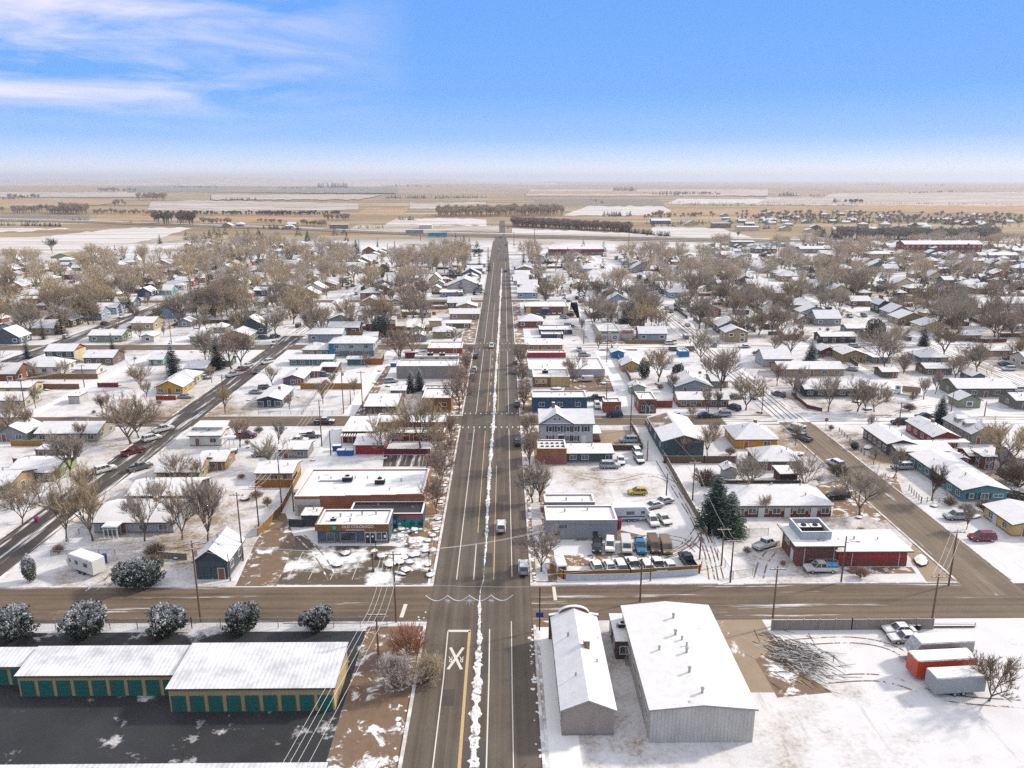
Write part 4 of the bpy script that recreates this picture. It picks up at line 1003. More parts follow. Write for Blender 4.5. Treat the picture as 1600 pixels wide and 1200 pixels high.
B(472, 499, 823, 814, 3.6, 'over', '39434a', 'dark store hut beside the slate shopfront', 'hut', win=(0, 0), dr=False, name='store_hut', over=.15)
B(479, 502, 804, 797, 3.4, 'over', '9a7a4e', 'tan timber store hut with snowy lid behind the dark hut', 'hut', win=(0, 0), dr=False, name='store_hut', over=.15, style='board')
B(505, 534, 799, 793, 3.0, 'over', '7a5a3c', 'brown store hut against the brick building wall', 'hut', win=(0, 0), dr=False, name='store_hut', over=.15, style='board')
r, ro, rz, w, d, h = B(536, 583, 692, 675, 652, 'over', '5f2b30', 'dark red restaurant wing with slatted white pergola', 'restaurant', win=(2, 1), name='restaurant_wing', over=.3, side=1)
pg = part_box(r, 'pergola_beam', (-w/2, w/2, -d/2-2.2, -d/2-2.05, 2.4, 2.6), 'trim', (.7,.68,.66))
for i in range(14): part_box(pg, 'slat', (-w/2+i*.65, -w/2+i*.65+.3, -d/2-2.3, -d/2-.1, 2.62, 2.72), 'snowcap')
for x in (-w/2+.1, w/2-.1): part_box(pg, 'post', (x-.1, x+.1, -d/2-2.2, -d/2-2.05, 0, 2.4), 'trim', (.3,.15,.14))
B(586, 697, 672, 660, 646, 'flat', '7d3a30', 'long brick restaurant behind the frosted twin trees', 'restaurant', style='brick', win=(5, 0), name='restaurant')
B(612, 695, 689, 678, 669, 'flat', '74262a', 'dark red front extension of the restaurant facing its patio', 'restaurant', win=(4, 0), name='restaurant_extension')
B(556, 598, 710, 696, 684, 'shed', '9b2c38', 'crimson shed with sloping white roof beside blue dumpsters', 'shed', win=(0, 0), dr=False, pitch=.12, name='shed', style='metal')
B(571, 619, 647, 641, 620, 'shed', '6f6a60', 'broad white lean-to at the alley corner behind the restaurant', 'lean-to', pitch=.06, win=(2, 0), name='lean_to')
B(660, 705, 645, 622, 606, 'flat', '9a6a3c', 'tan timber shop with pale green door panel at the cross street', 'shop', style='board', win=(2, 1), name='shop', side=1)
part_box(LAB[-1], 'green_panel', (1.8, 3.2, -4.3, -4.0, .2, 2.6), 'trim', hexc('7fae9c'))
B(660, 703, 621, 612, 602, 'flat', '5a534c', 'narrow flat-roofed shop with round rooftop vents behind the two spruces', 'shop', win=(2, 0), name='shop', vents=7)
B(611, 633, 621, 611, 6.0, 'gx', '66767c', 'blue-grey alley garage beside the two snowy spruces', 'garage', win=(1, 0), pitch=.2, name='garage')
B(620, 715, 592, 572, 562, 'flat', '8a8580', 'long blank grey party-walled building behind the two snowy spruces', 'commercial building', style='plain', win=(0, 0), dr=False, name='commercial_building', vents=3)
B(648, 716, 566, 560, 553, 'flat', 'a9a49c', 'pale low roof with vents behind the blank grey building', 'commercial building', win=(3, 0), name='commercial_building', ac=2)
B(668, 722, 553, 544, 534, 'flat', '9a3626', 'red brick shop with snowy roof near the third cross street', 'shop', style='brick', win=(0, 0), name='shop', vents=4)
B(633, 652, 560, 553, 4.0, 'over', '6e3426', 'rusty red shed beside the red brick shop', 'shed', win=(0, 0), dr=False, name='shed')
# --- left, between second and third cross streets
r, ro, rz, *_ = B(402, 440, 637, 625, 13.5, 'gy', W['navy'], 'navy cottage with white windows and brick chimney inside the chain-link corner lot', pitch=.28, win=(0, 4), chim=1, dr=False)
window(r, -2.6, -6.8, 1.25, 1.7, 1.4, 0); window(r, 2.6, -6.8, 1.25, 1.7, 1.4, 0); window(r, 0, -6.8, 1.4, .7, 1.5, 0)
B(443, 474, 602, 592, 10, 'gy', '6b5a66', 'purple-grey gabled house with side wing and wood fence', pitch=.36, win=(1, 3))
B(476, 499, 590, 583, 6, 'gx', '6b5a66', 'low wing between the purple-grey house and its brown carport', 'outbuilding', pitch=.2, win=(1, 0))
B(502, 527, 583, 576, 6.5, 'gx', W['brown'], 'brown open carport beside the yard of the purple-grey house', 'carport', pitch=.15, win=(0, 0), dr=False, name='carport')
B(453, 520, 571, 563, 6.5, 'gx', '3c7a80', 'long teal house just below the blue-cornered apartments', win=(5, 1), pitch=.3)
B(543, 573, 571, 564, 5.0, 'gx', '2e6c6a', 'teal shed with white roof beside the tall wooden fence', 'shed', win=(0, 1), pitch=.2, name='shed')
B(473, 513, 556, 549, 7.5, 'hip', 'a7a49c', 'small pale hipped house in front of the blue-cornered apartments', win=(3, 1), pitch=.5)
r, ro, rz, w, d, h = B(515, 584, 557, 537, 10, 'hip', 'a9b0b6', 'two-storey grey apartment house with bright blue corner', 'apartment house', storeys=2, win=(3, 2), low=(2.2, hexc('6c7780')), pitch=.36, name='apartment_house')
part_box(r, 'blue_corner', (-w/2-.15, -w/2+2.4, -d/2-.12, -d/2+2, 0, h-.1), 'siding', hexc('1c7aa0'))
r, ro, rz, w, d, h = B(73, 117, 568, 549, 8.5, 'gx', '2f504a', 'dark green two-storey house with orange gable top', storeys=2, win=(3, 2), pitch=.42)
m = MB(); zr = h+.42*d/2; m.add([(w/2+.06,-d/2+1,h+.4),(w/2+.06,d/2-1,h+.4),(w/2+.06,0,zr-.2),(w/2+.01,-d/2+1,h+.4),(w/2+.01,d/2-1,h+.4),(w/2+.01,0,zr-.2)], [(0,1,2),(3,5,4),(0,3,4,1),(1,4,5,2),(2,5,3,0)]); m.obj('orange_gable', M['siding'], r, None, hexc('c8742c'))
m = MB(); m.box(w/2+.01, w/2+.10, -d/2, d/2, .2, h); m.obj('cream_side', M['siding'], r, None, hexc('cbbf9a')); m = MB(); m.box(-w/2, w/2, -d/2-.12, -d/2-.01, h*.47, h*.52); m.obj('white_band', M['trim'], r, None, (.7,.7,.68))
B(132, 177, 571, 559, 9, 'gx', '6c6058', 'brown-grey house with brick gable next to the dark green one', win=(3, 1), pitch=.4)
B(117, 151, 587, 580, 7, 'gx', W['white'], 'white garage behind the long plank fence', 'garage', win=(0, 1), pitch=.3, dr=False, name='garage')
B(27, 96, 585, 574, 9.5, 'hip', W['white'], 'white bungalow with crossed bluish hip roofs behind the plank fence', win=(4, 2), pitch=.5)
B(-40, 38, 638, 626, 9, 'gx', 'b9b29e', 'pale house at the frame edge above the second cross street', win=(4, 2), pitch=.3)
B(-20, 48, 618, 606, 7, 'gx', 'd0bf8a', 'cream cottage wing beside the upper end of the plank fences', win=(3, 2), pitch=.25)
B(108, 125, 631, 620, 5, 'over', 'b4b4b0', 'white box container standing alone on the snowy lot', 'container', win=(0, 0), dr=False, name='storage_container', style='metal', over=.05)
r, ro, rz, *_ = B(245, 286, 616, 605, 8.5, 'gy', W['yellow'], 'mustard yellow gabled house with red fence by the corner', win=(3, 2), pitch=.46)
B(264, 302, 603, 592, 9, 'hip', 'cdc3a0', 'cream hipped house right behind the mustard yellow one', win=(2, 3), pitch=.42)
B(290, 322, 586, 576, 9.5, 'gx', '5d7284', 'blue-grey house between the tall dark spruce and the green pine', win=(2, 1), pitch=.3)
B(347, 361, 573, 564, 6, 'gx', '35604a', 'small dark green cottage beside the parked row of cars', 'cottage', win=(1, 1), pitch=.35)
B(233, 255, 571, 563, 8, 'gx', '8fc0ac', 'mint green cottage behind the rounded bare tree', 'cottage', win=(2, 1), pitch=.45)
# --- right of the main street, first block
r, ro, rz, w, d, h = B(853, 964, 843, 813, 790, 'flat', '8e8f95', 'plain grey shop building beside the row of parked trucks', 'commercial building', style='plain', win=(0, 0), dr=False, name='commercial_building', vents=2)
for x in (-4.6, 2.6): window(r, x, -d/2-.05, 1.3, .7, .55, 0, 0, (.05,.05,.06))
t = text('faded_lettering', 'GCR', (-w/2+3.2, -d/2-.05, h-1.3), .75, 'tyre', (PI/2, 0, 0), r, .01)
part_box(r, 'pipe_run', (-w/2+.3, w/2-.3, -d/2-.09, -d/2-.02, h-.85, h-.75), 'steel')
B(851, 929, 806, 785, 772, 'flat', '83848a', 'rear half of the grey shop under its own snowy roof', 'commercial building', win=(0, 0), dr=False, name='commercial_building', style='plain')
r, ro, rz, w, d, h = B(840, 885, 726, 701, 687, 'flat', 'a86430', 'orange brick cube with skylights on its roof', 'shop', style='brick', win=(0, 1), dr=False, name='shop', vents=0)
for i in range(10): part_box(ro, 'skylight', (-w*.38+(i % 5)*w*.18, -w*.38+(i % 5)*w*.18+.7, -1.5+(i//5)*2.2, -1.0+(i//5)*2.2, h-.2, h+.05), 'glass')
m = MB()
for i in range(7): m.box(-w*.42+i*.8, -w*.42+i*.8+.75, -d/2-.04, -d/2-.01, .5+(i % 3)*.2, 1.7+(i*7 % 4)*.2)
m.obj('painted_mural', M['trim'], r, None, hexc('8a5560'))
r, ro, rz, w, d, h = B(885, 957, 723, 709, 697, 'shed', '46525e', 'long slate-blue bungalow joined to the orange brick cube', 'house', win=(0, 0), dr=False, pitch=.05, name='bungalow')
for x in (-w*.36, -w*.1, w*.42): window(r, x, -d/2-.05, 1.4, 1.5, 1.0, 1)
r, ro, rz, w, d, h = B(844, 926, 693, 662, 9.5, 'gx', 'b6b8bc', 'two-storey grey house with dark shutters and cross gable', storeys=2, win=(0, 0), dr=False, pitch=.50, chim=0, shingle=(.1,.1,.12))
b = d/2; a = w/2
gx0, gx1 = -a-.1, -a+w*.62; gm = (gx0+gx1)/2; gz = h+(gx1-gx0)/2*.62
m = MB(); m.add([(gx0,-b-.06,h),(gx1,-b-.06,h),(gm,-b-.06,gz),(gx0,-b+.3,h),(gx1,-b+.3,h),(gm,-b+.3,gz)], [(0,1,2),(3,5,4),(0,3,4,1),(1,4,5,2),(2,5,3,0)]); m.obj('cross_gable', M['siding'], r, None, hexc('b6b8bc'))
m = MB(); e = .35
for s, x in ((-1, gx0), (1, gx1)):
    x_ = x+s*e; z_ = h-.62*e
    m.add([(x_,-b-.5,z_+.02),(gm,-b-.5,gz+.03),(gm,b*.55,gz+.03),(x_,b*.55,z_+.02),(x_,-b-.5,z_+.27),(gm,-b-.5,gz+.30),(gm,b*.55,gz+.30),(x_,b*.55,z_+.27)], [(0,1,2,3),(0,4,5,1),(2,6,7,3),(0,3,7,4)], 1); o_ = len(m.v)-8; m.f.append((o_+4,o_+5,o_+6,o_+7)); m.m.append(0)
m.obj('gable_roof', [M['roof'], M['trim']], r, None, (.1,.1,.12,1.05))
for x in (gm-.45, gm+.75): window(r, x, -b-.10, h+1.3, .5, .6, 0)
for x in (.19, .35, .52, .67, .86): window(r, -a+w*x, -b-.05, h*.74, .75, 1.25, 0, 0, (.75,.75,.74), (.05,.05,.06))
for x in (.19, .52, .67): window(r, -a+w*x, -b-.05, h*.27, .75, 1.25, 0, 0, (.75,.75,.74), (.05,.05,.06))
door(r, -a+w*.40, -b-.05, 0, 1.5, 2.2, (.05,.06,.07)); door(r, -a+w*.83, -b-.05, 0, 1.1, 2.2, (.7,.72,.72))
m = MB(); m.box(-a+w*.33, -a+w*.45, -b-1.0, -b-.02, 2.5, 2.65, 0, 1); m.obj('door_hood', [M['trim'], M['snowcap']], r, None, (.7,.7,.7))
part_box(r, 'side_porch', (a+.02, a+2.2, -b+1, b-2, .0, .7), 'board', hexc('5a4030')); m = MB(); m.box(a+.02, a+2.4, -b+.8, b-1.8, 2.3, 2.45, 0, 1); m.obj('side_porch_roof', [M['trim'], M['snowcap']], r, None, (.4,.3,.2))
m = MB(); m.box(-.4,.4,-.4,.4,-1,1.1,0,1); m.obj('chimney', [M['brick'], M['snowcap']], ro, (-a+w*.27, 1.0, h+.5*b+.6), (.33,.16,.10))
B(832, 917, 645, 621, 611, 'flat', '28536b', 'deep blue building showing behind the two-storey grey house', 'commercial building', style='metal', win=(3, 0), dr=False, name='commercial_building', vents=5)
B(943, 970, 645, 628, 622, 'flat', 'a2502a', 'small orange brick cube beside the dark parked car', 'utility building', style='brick', win=(0, 0), name='utility_building', dcol=(.22,.08,.05))
r, ro, rz, w, d, h = B(998, 1025, 646, 624, 612, 'flat', 'a04f2c', 'brick storefront with big green-tinted windows at the alley corner', 'shop', style='brick', win=(0, 2), dr=False, name='shop')
part_box(r, 'black_front', (-w*.40, w*.40, -d/2-.08, -d/2-.01, .05, 3.0), 'trim', (.03,.035,.04))
for x in (-w*.25, w*.25): window(r, x, -d/2-.12, 1.7, w*.2, 1.7, 1, 0, (.55,.66,.6))
door(r, 0, -d/2-.13, 0, .9, 2.3, (.06,.08,.1)); t = text('lettering', 'ADOBE', (0, -d/2-.05, h-.75), .6, 'tyre', (PI/2, 0, 0), r, .01) if False else None
part_box(r, 'dark_lettering_strip', (-w*.22, w*.22, -d/2-.05, -d/2-.01, h-.95, h-.65), 'trim', (.06,.03,.02))
X0, Y0 = G(1035, 713); X1, _ = G(1099, 713); h = ZH(X0, Y0, 690); Yb = G(1010, 653, h)[1]
r, ro, rz = house(X0, X1, Y0, Yb-Y0, h, 'gy', hexc('41575c'), .30, 'metal', win=(0, 3), dr=False, snow=.84, shingle=(.26,.18,.12), name='metal_shed', vents=0, gcol=hexc('3b5054')); m = MB(); z0 = h+.30*0+.31; zz = lambda x: h+.30*((X1-X0)/2-abs(x))+.30
for q0_ in ((-(X1-X0)/2-.3, -.6),): m.add([(q0_[0],.5,zz(q0_[0])),(q0_[1],.5,zz(q0_[1])),(q0_[1],(Yb-Y0)/2-.6,zz(q0_[1])),(q0_[0],(Yb-Y0)/2-.6,zz(q0_[0]))], [(0,1,2,3)])
m.obj('rusty_panels', M['roof'], ro, None, (.30,.21,.14,.55))
tag(r, 'long blue-green metal shed with rusty half-bare roof along the alley', 'metal shed')
B(1131, 1150, 748, 741, 3, 'gy', '9aa0a4', 'tiny grey-white garden shed in the fenced yard near the big spruces', 'shed', win=(0, 0), pitch=.5, name='garden_shed', dr=False)
r, ro, rz, w, d, h = B(1149, 1214, 701, 687, 10, 'hip', 'c68c1c', 'amber yellow house with dark patches on its hipped roof', win=(2, 2), pitch=.52, snow=.86, shingle=(.06,.06,.07), dcol=(.5,.08,.05), chim=1, side=-1)
B(1185, 1250, 735, 727, 8.5, 'hip', '6a5f55', 'brown house under a grey-white hip roof above the dark carport', win=(2, 1), pitch=.5, snow=.86, shingle=(.2,.2,.21))
r, ro, rz, *_ = B(1219, 1245, 757, 741, 4.5, 'over', '3a2c24', 'small dark brown carport with flat snowy roof and boarded base', 'carport', win=(0, 0), dr=False, name='carport', style='board')
r, ro, rz, w, d, h = B(1146, 1298, 808, 790, 10.5, 'hip', 'b9b09c', 'long low brick and cream row house with white doors', 'row house', win=(8, 1), pitch=.30, snow=.96, shingle=(.28,.16,.09), low=(1.3, hexc('6e3a30')), dr=False, vents=4, name='row_house')
for i in range(3): door(r, -w*.22+w*.27*i, -d/2-.12, 0, 1.0, 2.0, (.7,.7,.68))
r, ro, rz, w, d, h = B(1244, 1306, 885, 852, 823, 'over', '7e3c34', 'square brick building with parapet box and rooftop units', 'office building', style='brick', win=(0, 0), dr=False, name='brick_building', over=.9, side=-1)
b = d/2; z = rz(0, 0)
for nm, q in (('roof_screen', (-w*.36, w*.42, -b*.55, -b*.55+.25)), ('roof_screen', (-w*.36, w*.42, b*.95, b*.95+.25)), ('roof_screen', (-w*.36, -w*.36+.25, -b*.55+.25, b*.95)), ('roof_screen', (w*.42-.25, w*.42, -b*.55+.25, b*.95))):
    m = MB(); m.box(q[0], q[1], q[2], q[3], z-.05, z+1.5, 0, 1); m.obj(nm, [M['plain'], M['snowcap']], r, None, hexc('a7b0b8'))
acunit(ro, -w*.12, b*.35, z, 1.2); acunit(ro, w*.18, b*.35, z, 1.2)
door(r, -w/2-.05, -b+2.2, 0, 1.0, 2.2, (.72,.72,.70), -PI/2); window(r, -w/2-.05, b*.3, 2.6, 2.0, .6, 2, -PI/2)
for x in (-w/2+1.2, w/2-.6): part_box(r, 'downpipe', (x-.06, x+.06, -b-.14, -b-.01, 0, h), 'trim', (.6,.58,.56))
r, ro, rz, w, d, h = B(1307.5, 1416, 885, 861, 832, 'over', 'a53136', 'long crimson-topped brick wing of the square building', 'office building', style='plain', win=(0, 0), dr=False, name='brick_wing', over=.7, low=(1.5, hexc('7e3c34')))
for x in (-w*.30, w*.38): part_box(r, 'downpipe', (x-.06, x+.06, -d/2-.16, -d/2-.05, 0, h), 'trim', (.6,.58,.56))
# --- houses right of the tan street
r, ro, rz, w, d, h = B(1385, 1428, 712, 694, 668, 'gy', '65504c', 'brown ranch house with purple-brown gable inside the rail fence', pitch=.28, win=(0, 5), dr=False, gcol=hexc('5a4650'))
B(1402, 1487, 719, 706, 7.5, 'gx', '5f4a44', 'brown garage wing in front of the purple-brown gabled house', 'garage', win=(1, 1), pitch=.22, name='garage')
garage_door(LAB[-1], -5.92, 0, 3.2, 2.3, (.6,.62,.66), -PI/2)
r, ro, rz, w, d, h = B(1456, 1496, 700, 683, 658, 'gy', '93302f', 'barn red house with white porch roof across its gable', pitch=.40, win=(0, 4), gcol=hexc('8a2a2a'), chim=1)
porch(r, -w/2+.3, w/2+1.2, -d/2, 2.6, 2.3, posts=4)
r, ro, rz, w, d, h = B(1516, 1562, 694, 678, 654, 'gy', '86877a', 'sage grey house with two dormers under the spreading bare tree', pitch=.55, win=(2, 4), snow=.92, shingle=(.12,.12,.13))
for i in range(2):
    y = -d*.15+i*d*.3; x = -w*.30; z = rz(x, y)
    m = MB(); m.box(-1.1, .9, -.9, .9, -.9, .75); q = m.obj('dormer', M['siding'], ro, (x, y, z), hexc('a9a89c')); m = MB(); m.add([(-1.3,-1.2,.7),(-1.3,1.2,.7),(-1.3,0,1.5),(1.6,-1.2,.7),(1.6,1.2,.7),(1.6,0,1.5)], [(0,2,5,3),(1,4,5,2),(0,1,2),(3,5,4)]); m.obj('dormer_roof', M['snowcap'], q); window(q, -1.13, 0, .1, .9, .8, 0, -PI/2)
r, ro, rz, w, d, h = B(1502, 1572, 784, 766, 710, 'gy', '46808c', 'long turquoise house with shuttered gable windows', pitch=.22, win=(0, 7), dr=False, snow=1.05)
window(r, -w*.30, -d/2-.05, 1.35, .9, .9, 0, 0, (.7,.7,.68), (.05,.05,.06)); window(r, 0, -d/2-.05, 1.3, 1.5, 1.2, 1, 0, (.7,.7,.68), (.05,.05,.06)); window(r, w*.30, -d/2-.05, 1.4, 2.0, .6, 1)
r, ro, rz, w, d, h = B(1580, 1660, 838, 820, 790, 'gy', 'cfae6a', 'butter yellow house with shuttered side window at the frame edge', pitch=.22, win=(2, 2), side=-1, snow=1.05)
door(r, -w/2-.05, d*.1, 0, 1, 2, (.65,.66,.66), -PI/2)
B(1493, 1510, 731, 724, 3.4, 'gy', '8a8f96', 'small grey shed with red side doors behind the turquoise house', 'shed', win=(0, 0), pitch=.3, name='garden_shed', dcol=(.4,.06,.06))
B(1513, 1532, 726, 713, 5, 'gx', '7a3028', 'red and cream yard barn behind the turquoise house', 'shed', win=(0, 0), pitch=.3, name='yard_barn', dr=False)
B(1534, 1552, 734, 714, 4, 'over', '7a4a32', 'brown two-level playhouse with railing behind the turquoise house', 'playhouse', win=(1, 1), name='playhouse', storeys=2, style='board')
B(1586, 1640, 735, 716, 8, 'gx', '9a9a98', 'grey house at the frame edge behind the rounded shrubs', win=(2, 1), pitch=.3)
# --- right, above the second cross street
B(1060, 1138, 636, 626, 8.0, 'gx', 'a98a6c', 'tan brick ranch house on the cross street behind the parked cars', win=(5, 1), pitch=.32, chim=1, low=(1.1, hexc('7a4434')))
r, ro, rz, w, d, h = B(1056, 1112, 615, 607, 13, 'gy', '8a969c', 'wide blue-grey gabled house behind the tan brick ranch', pitch=.36, win=(2, 2), snow=1.05, vents=7)
B(1112, 1137, 606, 597, 8, 'gx', '8a969c', 'side wing of the wide blue-grey gabled house', 'house', pitch=.3, win=(1, 1))
B(1061, 1077, 558, 549, 5, 'flat', '0f78b0', 'vivid blue flat-roofed garage among bare trees', 'garage', win=(0, 0), dr=False, name='garage')
B(956, 975, 560, 553, 5.5, 'gy', '1478b4', 'vivid blue gabled alley shed near the third cross street', 'shed', win=(0, 0), dr=False, pitch=.35, name='shed')
B(972, 1001, 581, 574, 8, 'gy', 'b98f5a', 'tan gabled cottage with white porch band beside the alley fence', 'cottage', win=(2, 1), pitch=.5, gcol=hexc('c0904e'))
B(985, 1008, 616, 610, 5, 'gy', '8fb0a0', 'pale mint shed peeking over the brick storefront', 'shed', win=(0, 0), pitch=.4, name='shed', dr=False)
r, ro, rz, w, d, h = B(833, 890, 605, 589, 577, 'flat', 'b39a70', 'tan shop with brown bay and rooftop unit above the deep blue building', 'shop', style='plain', win=(0, 0), dr=False, name='shop', ac=1)
part_box(r, 'brown_bay', (-w/2-.05, -w*.02, -d/2-.10, -d/2-.01, 0, h-.3), 'board', hexc('8a5a30')); part_box(r, 'sign_panel', (-w*.45, -w*.12, -d/2-.18, -d/2-.11, 1.2, 3.0), 'trim', hexc('c4a87a'))
for x in (-w*.40, -w*.22): window(r, x, -d/2-.21, 2.0, .8, .9, 0)
B(826, 945, 590, 577, 560, 'flat', 'b3b6ba', 'long white-walled store with wide snowy roof behind the tan shop', 'store', style='plain', win=(0, 0), dr=False, name='store', vents=6)
B(824, 884, 560, 553, 547, 'flat', '9a2f3c', 'crimson-walled shop with narrow snowy roof', 'shop', style='plain', win=(0, 0), dr=False, name='shop')
B(823, 879, 548, 541, 530, 'over', 'b08a50', 'ochre shop with large white roof at the third cross street', 'shop', win=(4, 0), name='shop', vents=5)
B(846, 880, 530, 523, 518, 'flat', '3c4654', 'dark grey workshop with a white-topped bay', 'workshop', win=(0, 0), name='workshop')
B(843, 894, 523, 516, 508, 'flat', '2b3a54', 'navy workshop with broad white roof', 'workshop', win=(0, 0), name='workshop')
r, ro, rz, w, d, h = B(936, 969, 533, 517, 504, 'flat', 'bdb8ac', 'white two-bay garage with round emblems on its roller doors', 'garage', style='plain', win=(0, 1), dr=False, name='auto_garage', side=-1)
for x in (-w*.25, w*.25):
    o = garage_door(r, x, -d/2-.03, w*.36, 3.0, (.62,.62,.62)); m = MB(); m.tube([(0,-.07,1.6),(0,-.10,1.6)], .75, 16); m.obj('round_emblem', M['trim'], o, None, hexc('1d3f7a')); m = MB(); m.tube([(0,-.11,1.6),(0,-.13,1.6)], .38, 12); m.obj('emblem_centre', M['trim'], o, None, (.7,.7,.7))
    part_box(r, 'dark_sign', (x-w*.17, x+w*.17, -d/2-.10, -d/2-.02, 3.4, 3.75), 'trim', hexc('2a3a48'))
r, ro, rz, w, d, h = B(969.5, 990, 530, 517, 507, 'flat', 'c9c4bc', 'white garage annex with red sign stripes', 'garage', style='plain', win=(0, 0), dr=False, name='auto_garage')
for z in (2.6, 3.4): part_box(r, 'red_stripe', (-w*.42, w*.42, -d/2-.08, -d/2-.01, z, z+.45), 'trim', hexc('c02a2c'))
r, ro, rz, w, d, h = B(820, 888, 492, 479, 470, 'flat', '77503a', 'brown brick store with white roof behind a row of parked cars', 'store', style='brick', win=(0, 0), dr=False, name='store')
for x in (-w*.42, w*.44): part_box(r, 'cream_pier', (x-1.2, x+1.2, -d/2-.1, -d/2-.01, 0, h-.4), 'plain', hexc('c0ab84'))
part_box(r, 'blue_entrance', (-w*.12, w*.06, -d/2-.1, -d/2-.01, 0, 2.6), 'trim', hexc('2a3a6a')); part_box(r, 'pale_sign', (-w*.1, w*.05, -d/2-.12, -d/2-.02, 3.2, 3.7), 'snowcap')
B(1257, 1341, 621, 608, 9.5, 'gx', '24404c', 'long dark teal house behind four bare yard trees', win=(5, 1), pitch=.36)
B(1342, 1368, 622, 610, 8, 'gy', '4a4f55', 'grey gabled cottage at the end of the dark teal house', 'cottage', win=(1, 1), pitch=.5)
B(1218, 1318, 588, 577, 9.5, 'gx', 'a08a66', 'long tan house partly hidden by the snowy spruce', win=(5, 1), pitch=.32)
B(1193, 1236, 574, 561, 10, 'gx', 'a9aeb2', 'pale grey house with broad roof plane facing the snowy street', win=(2, 1), pitch=.5)
B(1282, 1337, 536, 526, 7.5, 'gx', '4c4642', 'dark house with bright snowy roof behind a dark board fence', win=(4, 1), pitch=.3)
B(1323, 1358, 521, 515, 7, 'gx', '77777a', 'grey house just behind the dark house and silver car', win=(2, 1), pitch=.3)
B(1355, 1386, 533, 523, 7, 'gx', '8a7a62', 'tan-brown garage beside the silver parked car', 'garage', win=(1, 0), pitch=.3, name='garage')
B(1282, 1307, 557, 552, 7, 'gy', '6a3430', 'red-brown gabled house behind the snowy spruce', win=(1, 1), pitch=.45)
B(1316, 1352, 566, 554, 9, 'gy', 'a58e62', 'tan gabled house behind the sloping alley fence', win=(1, 2), pitch=.35)
B(1364, 1391, 568, 561, 6, 'over', '8496a6', 'bluish flat-topped trailer home between bare trees', 'trailer home', win=(2, 0), name='trailer_home')
B(1378, 1402, 591, 583, 6, 'gx', '5c574f', 'dark grey outbuilding below the bluish trailer home', 'outbuilding', win=(0, 0), pitch=.3)
B(1437, 1481, 568, 561, 9, 'hip', '56687a', 'slate blue house with dark gable and bright white hip roof', win=(3, 1), pitch=.5)
B(1446, 1487, 586, 576, 7, 'gx', '7a6a54', 'brown house with wide white roof below the slate blue one', win=(3, 1), pitch=.3)
B(1494, 1585, 621, 607, 10, 'gx', '6c705e', 'long olive grey ranch house with white-framed windows', win=(5, 1), pitch=.36)
B(1518, 1538, 598, 591, 7, 'gy', '5c646c', 'small slate gabled garage behind the olive grey ranch', 'garage', win=(0, 1), pitch=.45, name='garage', dr=False)
B(1545, 1582, 557, 549, 7, 'gx', 'b98a50', 'tan garage house with orange end wall on the snowy cross street', 'garage', win=(1, 1), pitch=.25, name='garage')
B(1490, 1532, 532, 525, 8, 'gx', 'b8a884', 'cream house behind a red-brown fence on the cross street', win=(4, 1), pitch=.34)
B(1586, 1640, 640, 626, 8, 'gx', '6a6a60', 'dark grey house at the frame edge beside parked cars', win=(2, 1), pitch=.3)
# --- named buildings farther off
def F_(*a, **k):
    k.setdefault('near', False); k.setdefault('vents', 0); return B(*a, **k)
F_(699, 753, 458, 447, 16, 'gy', 'b9b4ae', 'large pale gabled hall beside the main street in the distance', 'hall', pitch=.42, name='gabled_hall', win=(0, 2))
F_(688, 722, 464, 457, 8, 'gx', '7c8ea6', 'bluish low annex in front of the large pale gabled hall', 'hall', pitch=.2, name='annex')
F_(670, 690, 446, 437, 9, 'gy', 'cdbd92', 'steep cream house left of the pale gabled hall', 'house', pitch=.9, name='house')
F_(566, 588, 398, 392, 14, 'gy', '7e5a40', 'brown brick gabled lodge between dark spruces', 'lodge', pitch=.6, name='lodge')
r, *_ = F_(858, 942, 399, 391, 18, 'gx', '8a8078', 'long low diner with dark red fascia near the highway', 'diner', pitch=.25, name='diner', win=(8, 1))
X0, Y0 = G(858, 399); X1, _ = G(942, 399); part_box(r, 'red_fascia', (-(X1-X0)/2-1, (X1-X0)/2+1, -10.2, -9.3, 3.2, 5.6), 'trim', hexc('7d2430'))
r, *_ = F_(1412, 1534, 396, 382, 16, 'gx', '7a3a32', 'long red brick motel with white roof by the highway', 'motel', pitch=.35, storeys=2, name='motel', win=(14, 2))
F_(1456, 1472, 397, 388, 8, 'gy', '8a4a3e', 'small white-roofed entrance canopy in front of the brick motel', 'canopy', pitch=.25, name='entrance_canopy', win=(0, 0), dr=False)
F_(1358, 1392, 408, 397, 12, 'hip', 'b3a070', 'tan two-storey block left of the brick motel', 'house', pitch=.3, storeys=2, win=(4, 2))
F_(1530, 1592, 406, 399, 12, 'gx', '9a6a4c', 'long white-roofed brown store beyond the motel', 'store', pitch=.3, name='store')
F_(80, 113, 410, 402, 18, 'gy', '9aa38a', 'sage green barn with tan roof below the lone field tree', 'barn', pitch=.35, name='barn', snow=.3, shingle=(.42,.38,.24))
F_(1178, 1213, 396, 389, 12, 'hip', '6a5a48', 'house with dark green streaked roof by the highway', 'house', pitch=.6, snow=.66, shingle=(.03,.12,.10))
F_(1143, 1178, 386, 378, 10, 'gx', '7c7c7a', 'grey metal shop beside the green-roofed house', 'shop', pitch=.15, name='metal_shop')
F_(1250, 1288, 396, 389, 10, 'gx', '7a766a', 'grey ranch with central gable right of the green-roofed house', 'house', pitch=.4)
F_(655, 675, 358, 352, 14, 'gx', 'cfc8bc', 'white farm shed just beyond the highway', 'farm shed', pitch=.2, name='farm_shed', win=(0, 0), dr=False)
F_(515, 544, 358, 351, 12, 'over', '8a8068', 'tan flat farm store beyond the highway', 'farm store', name='farm_store', win=(0, 0), dr=False)
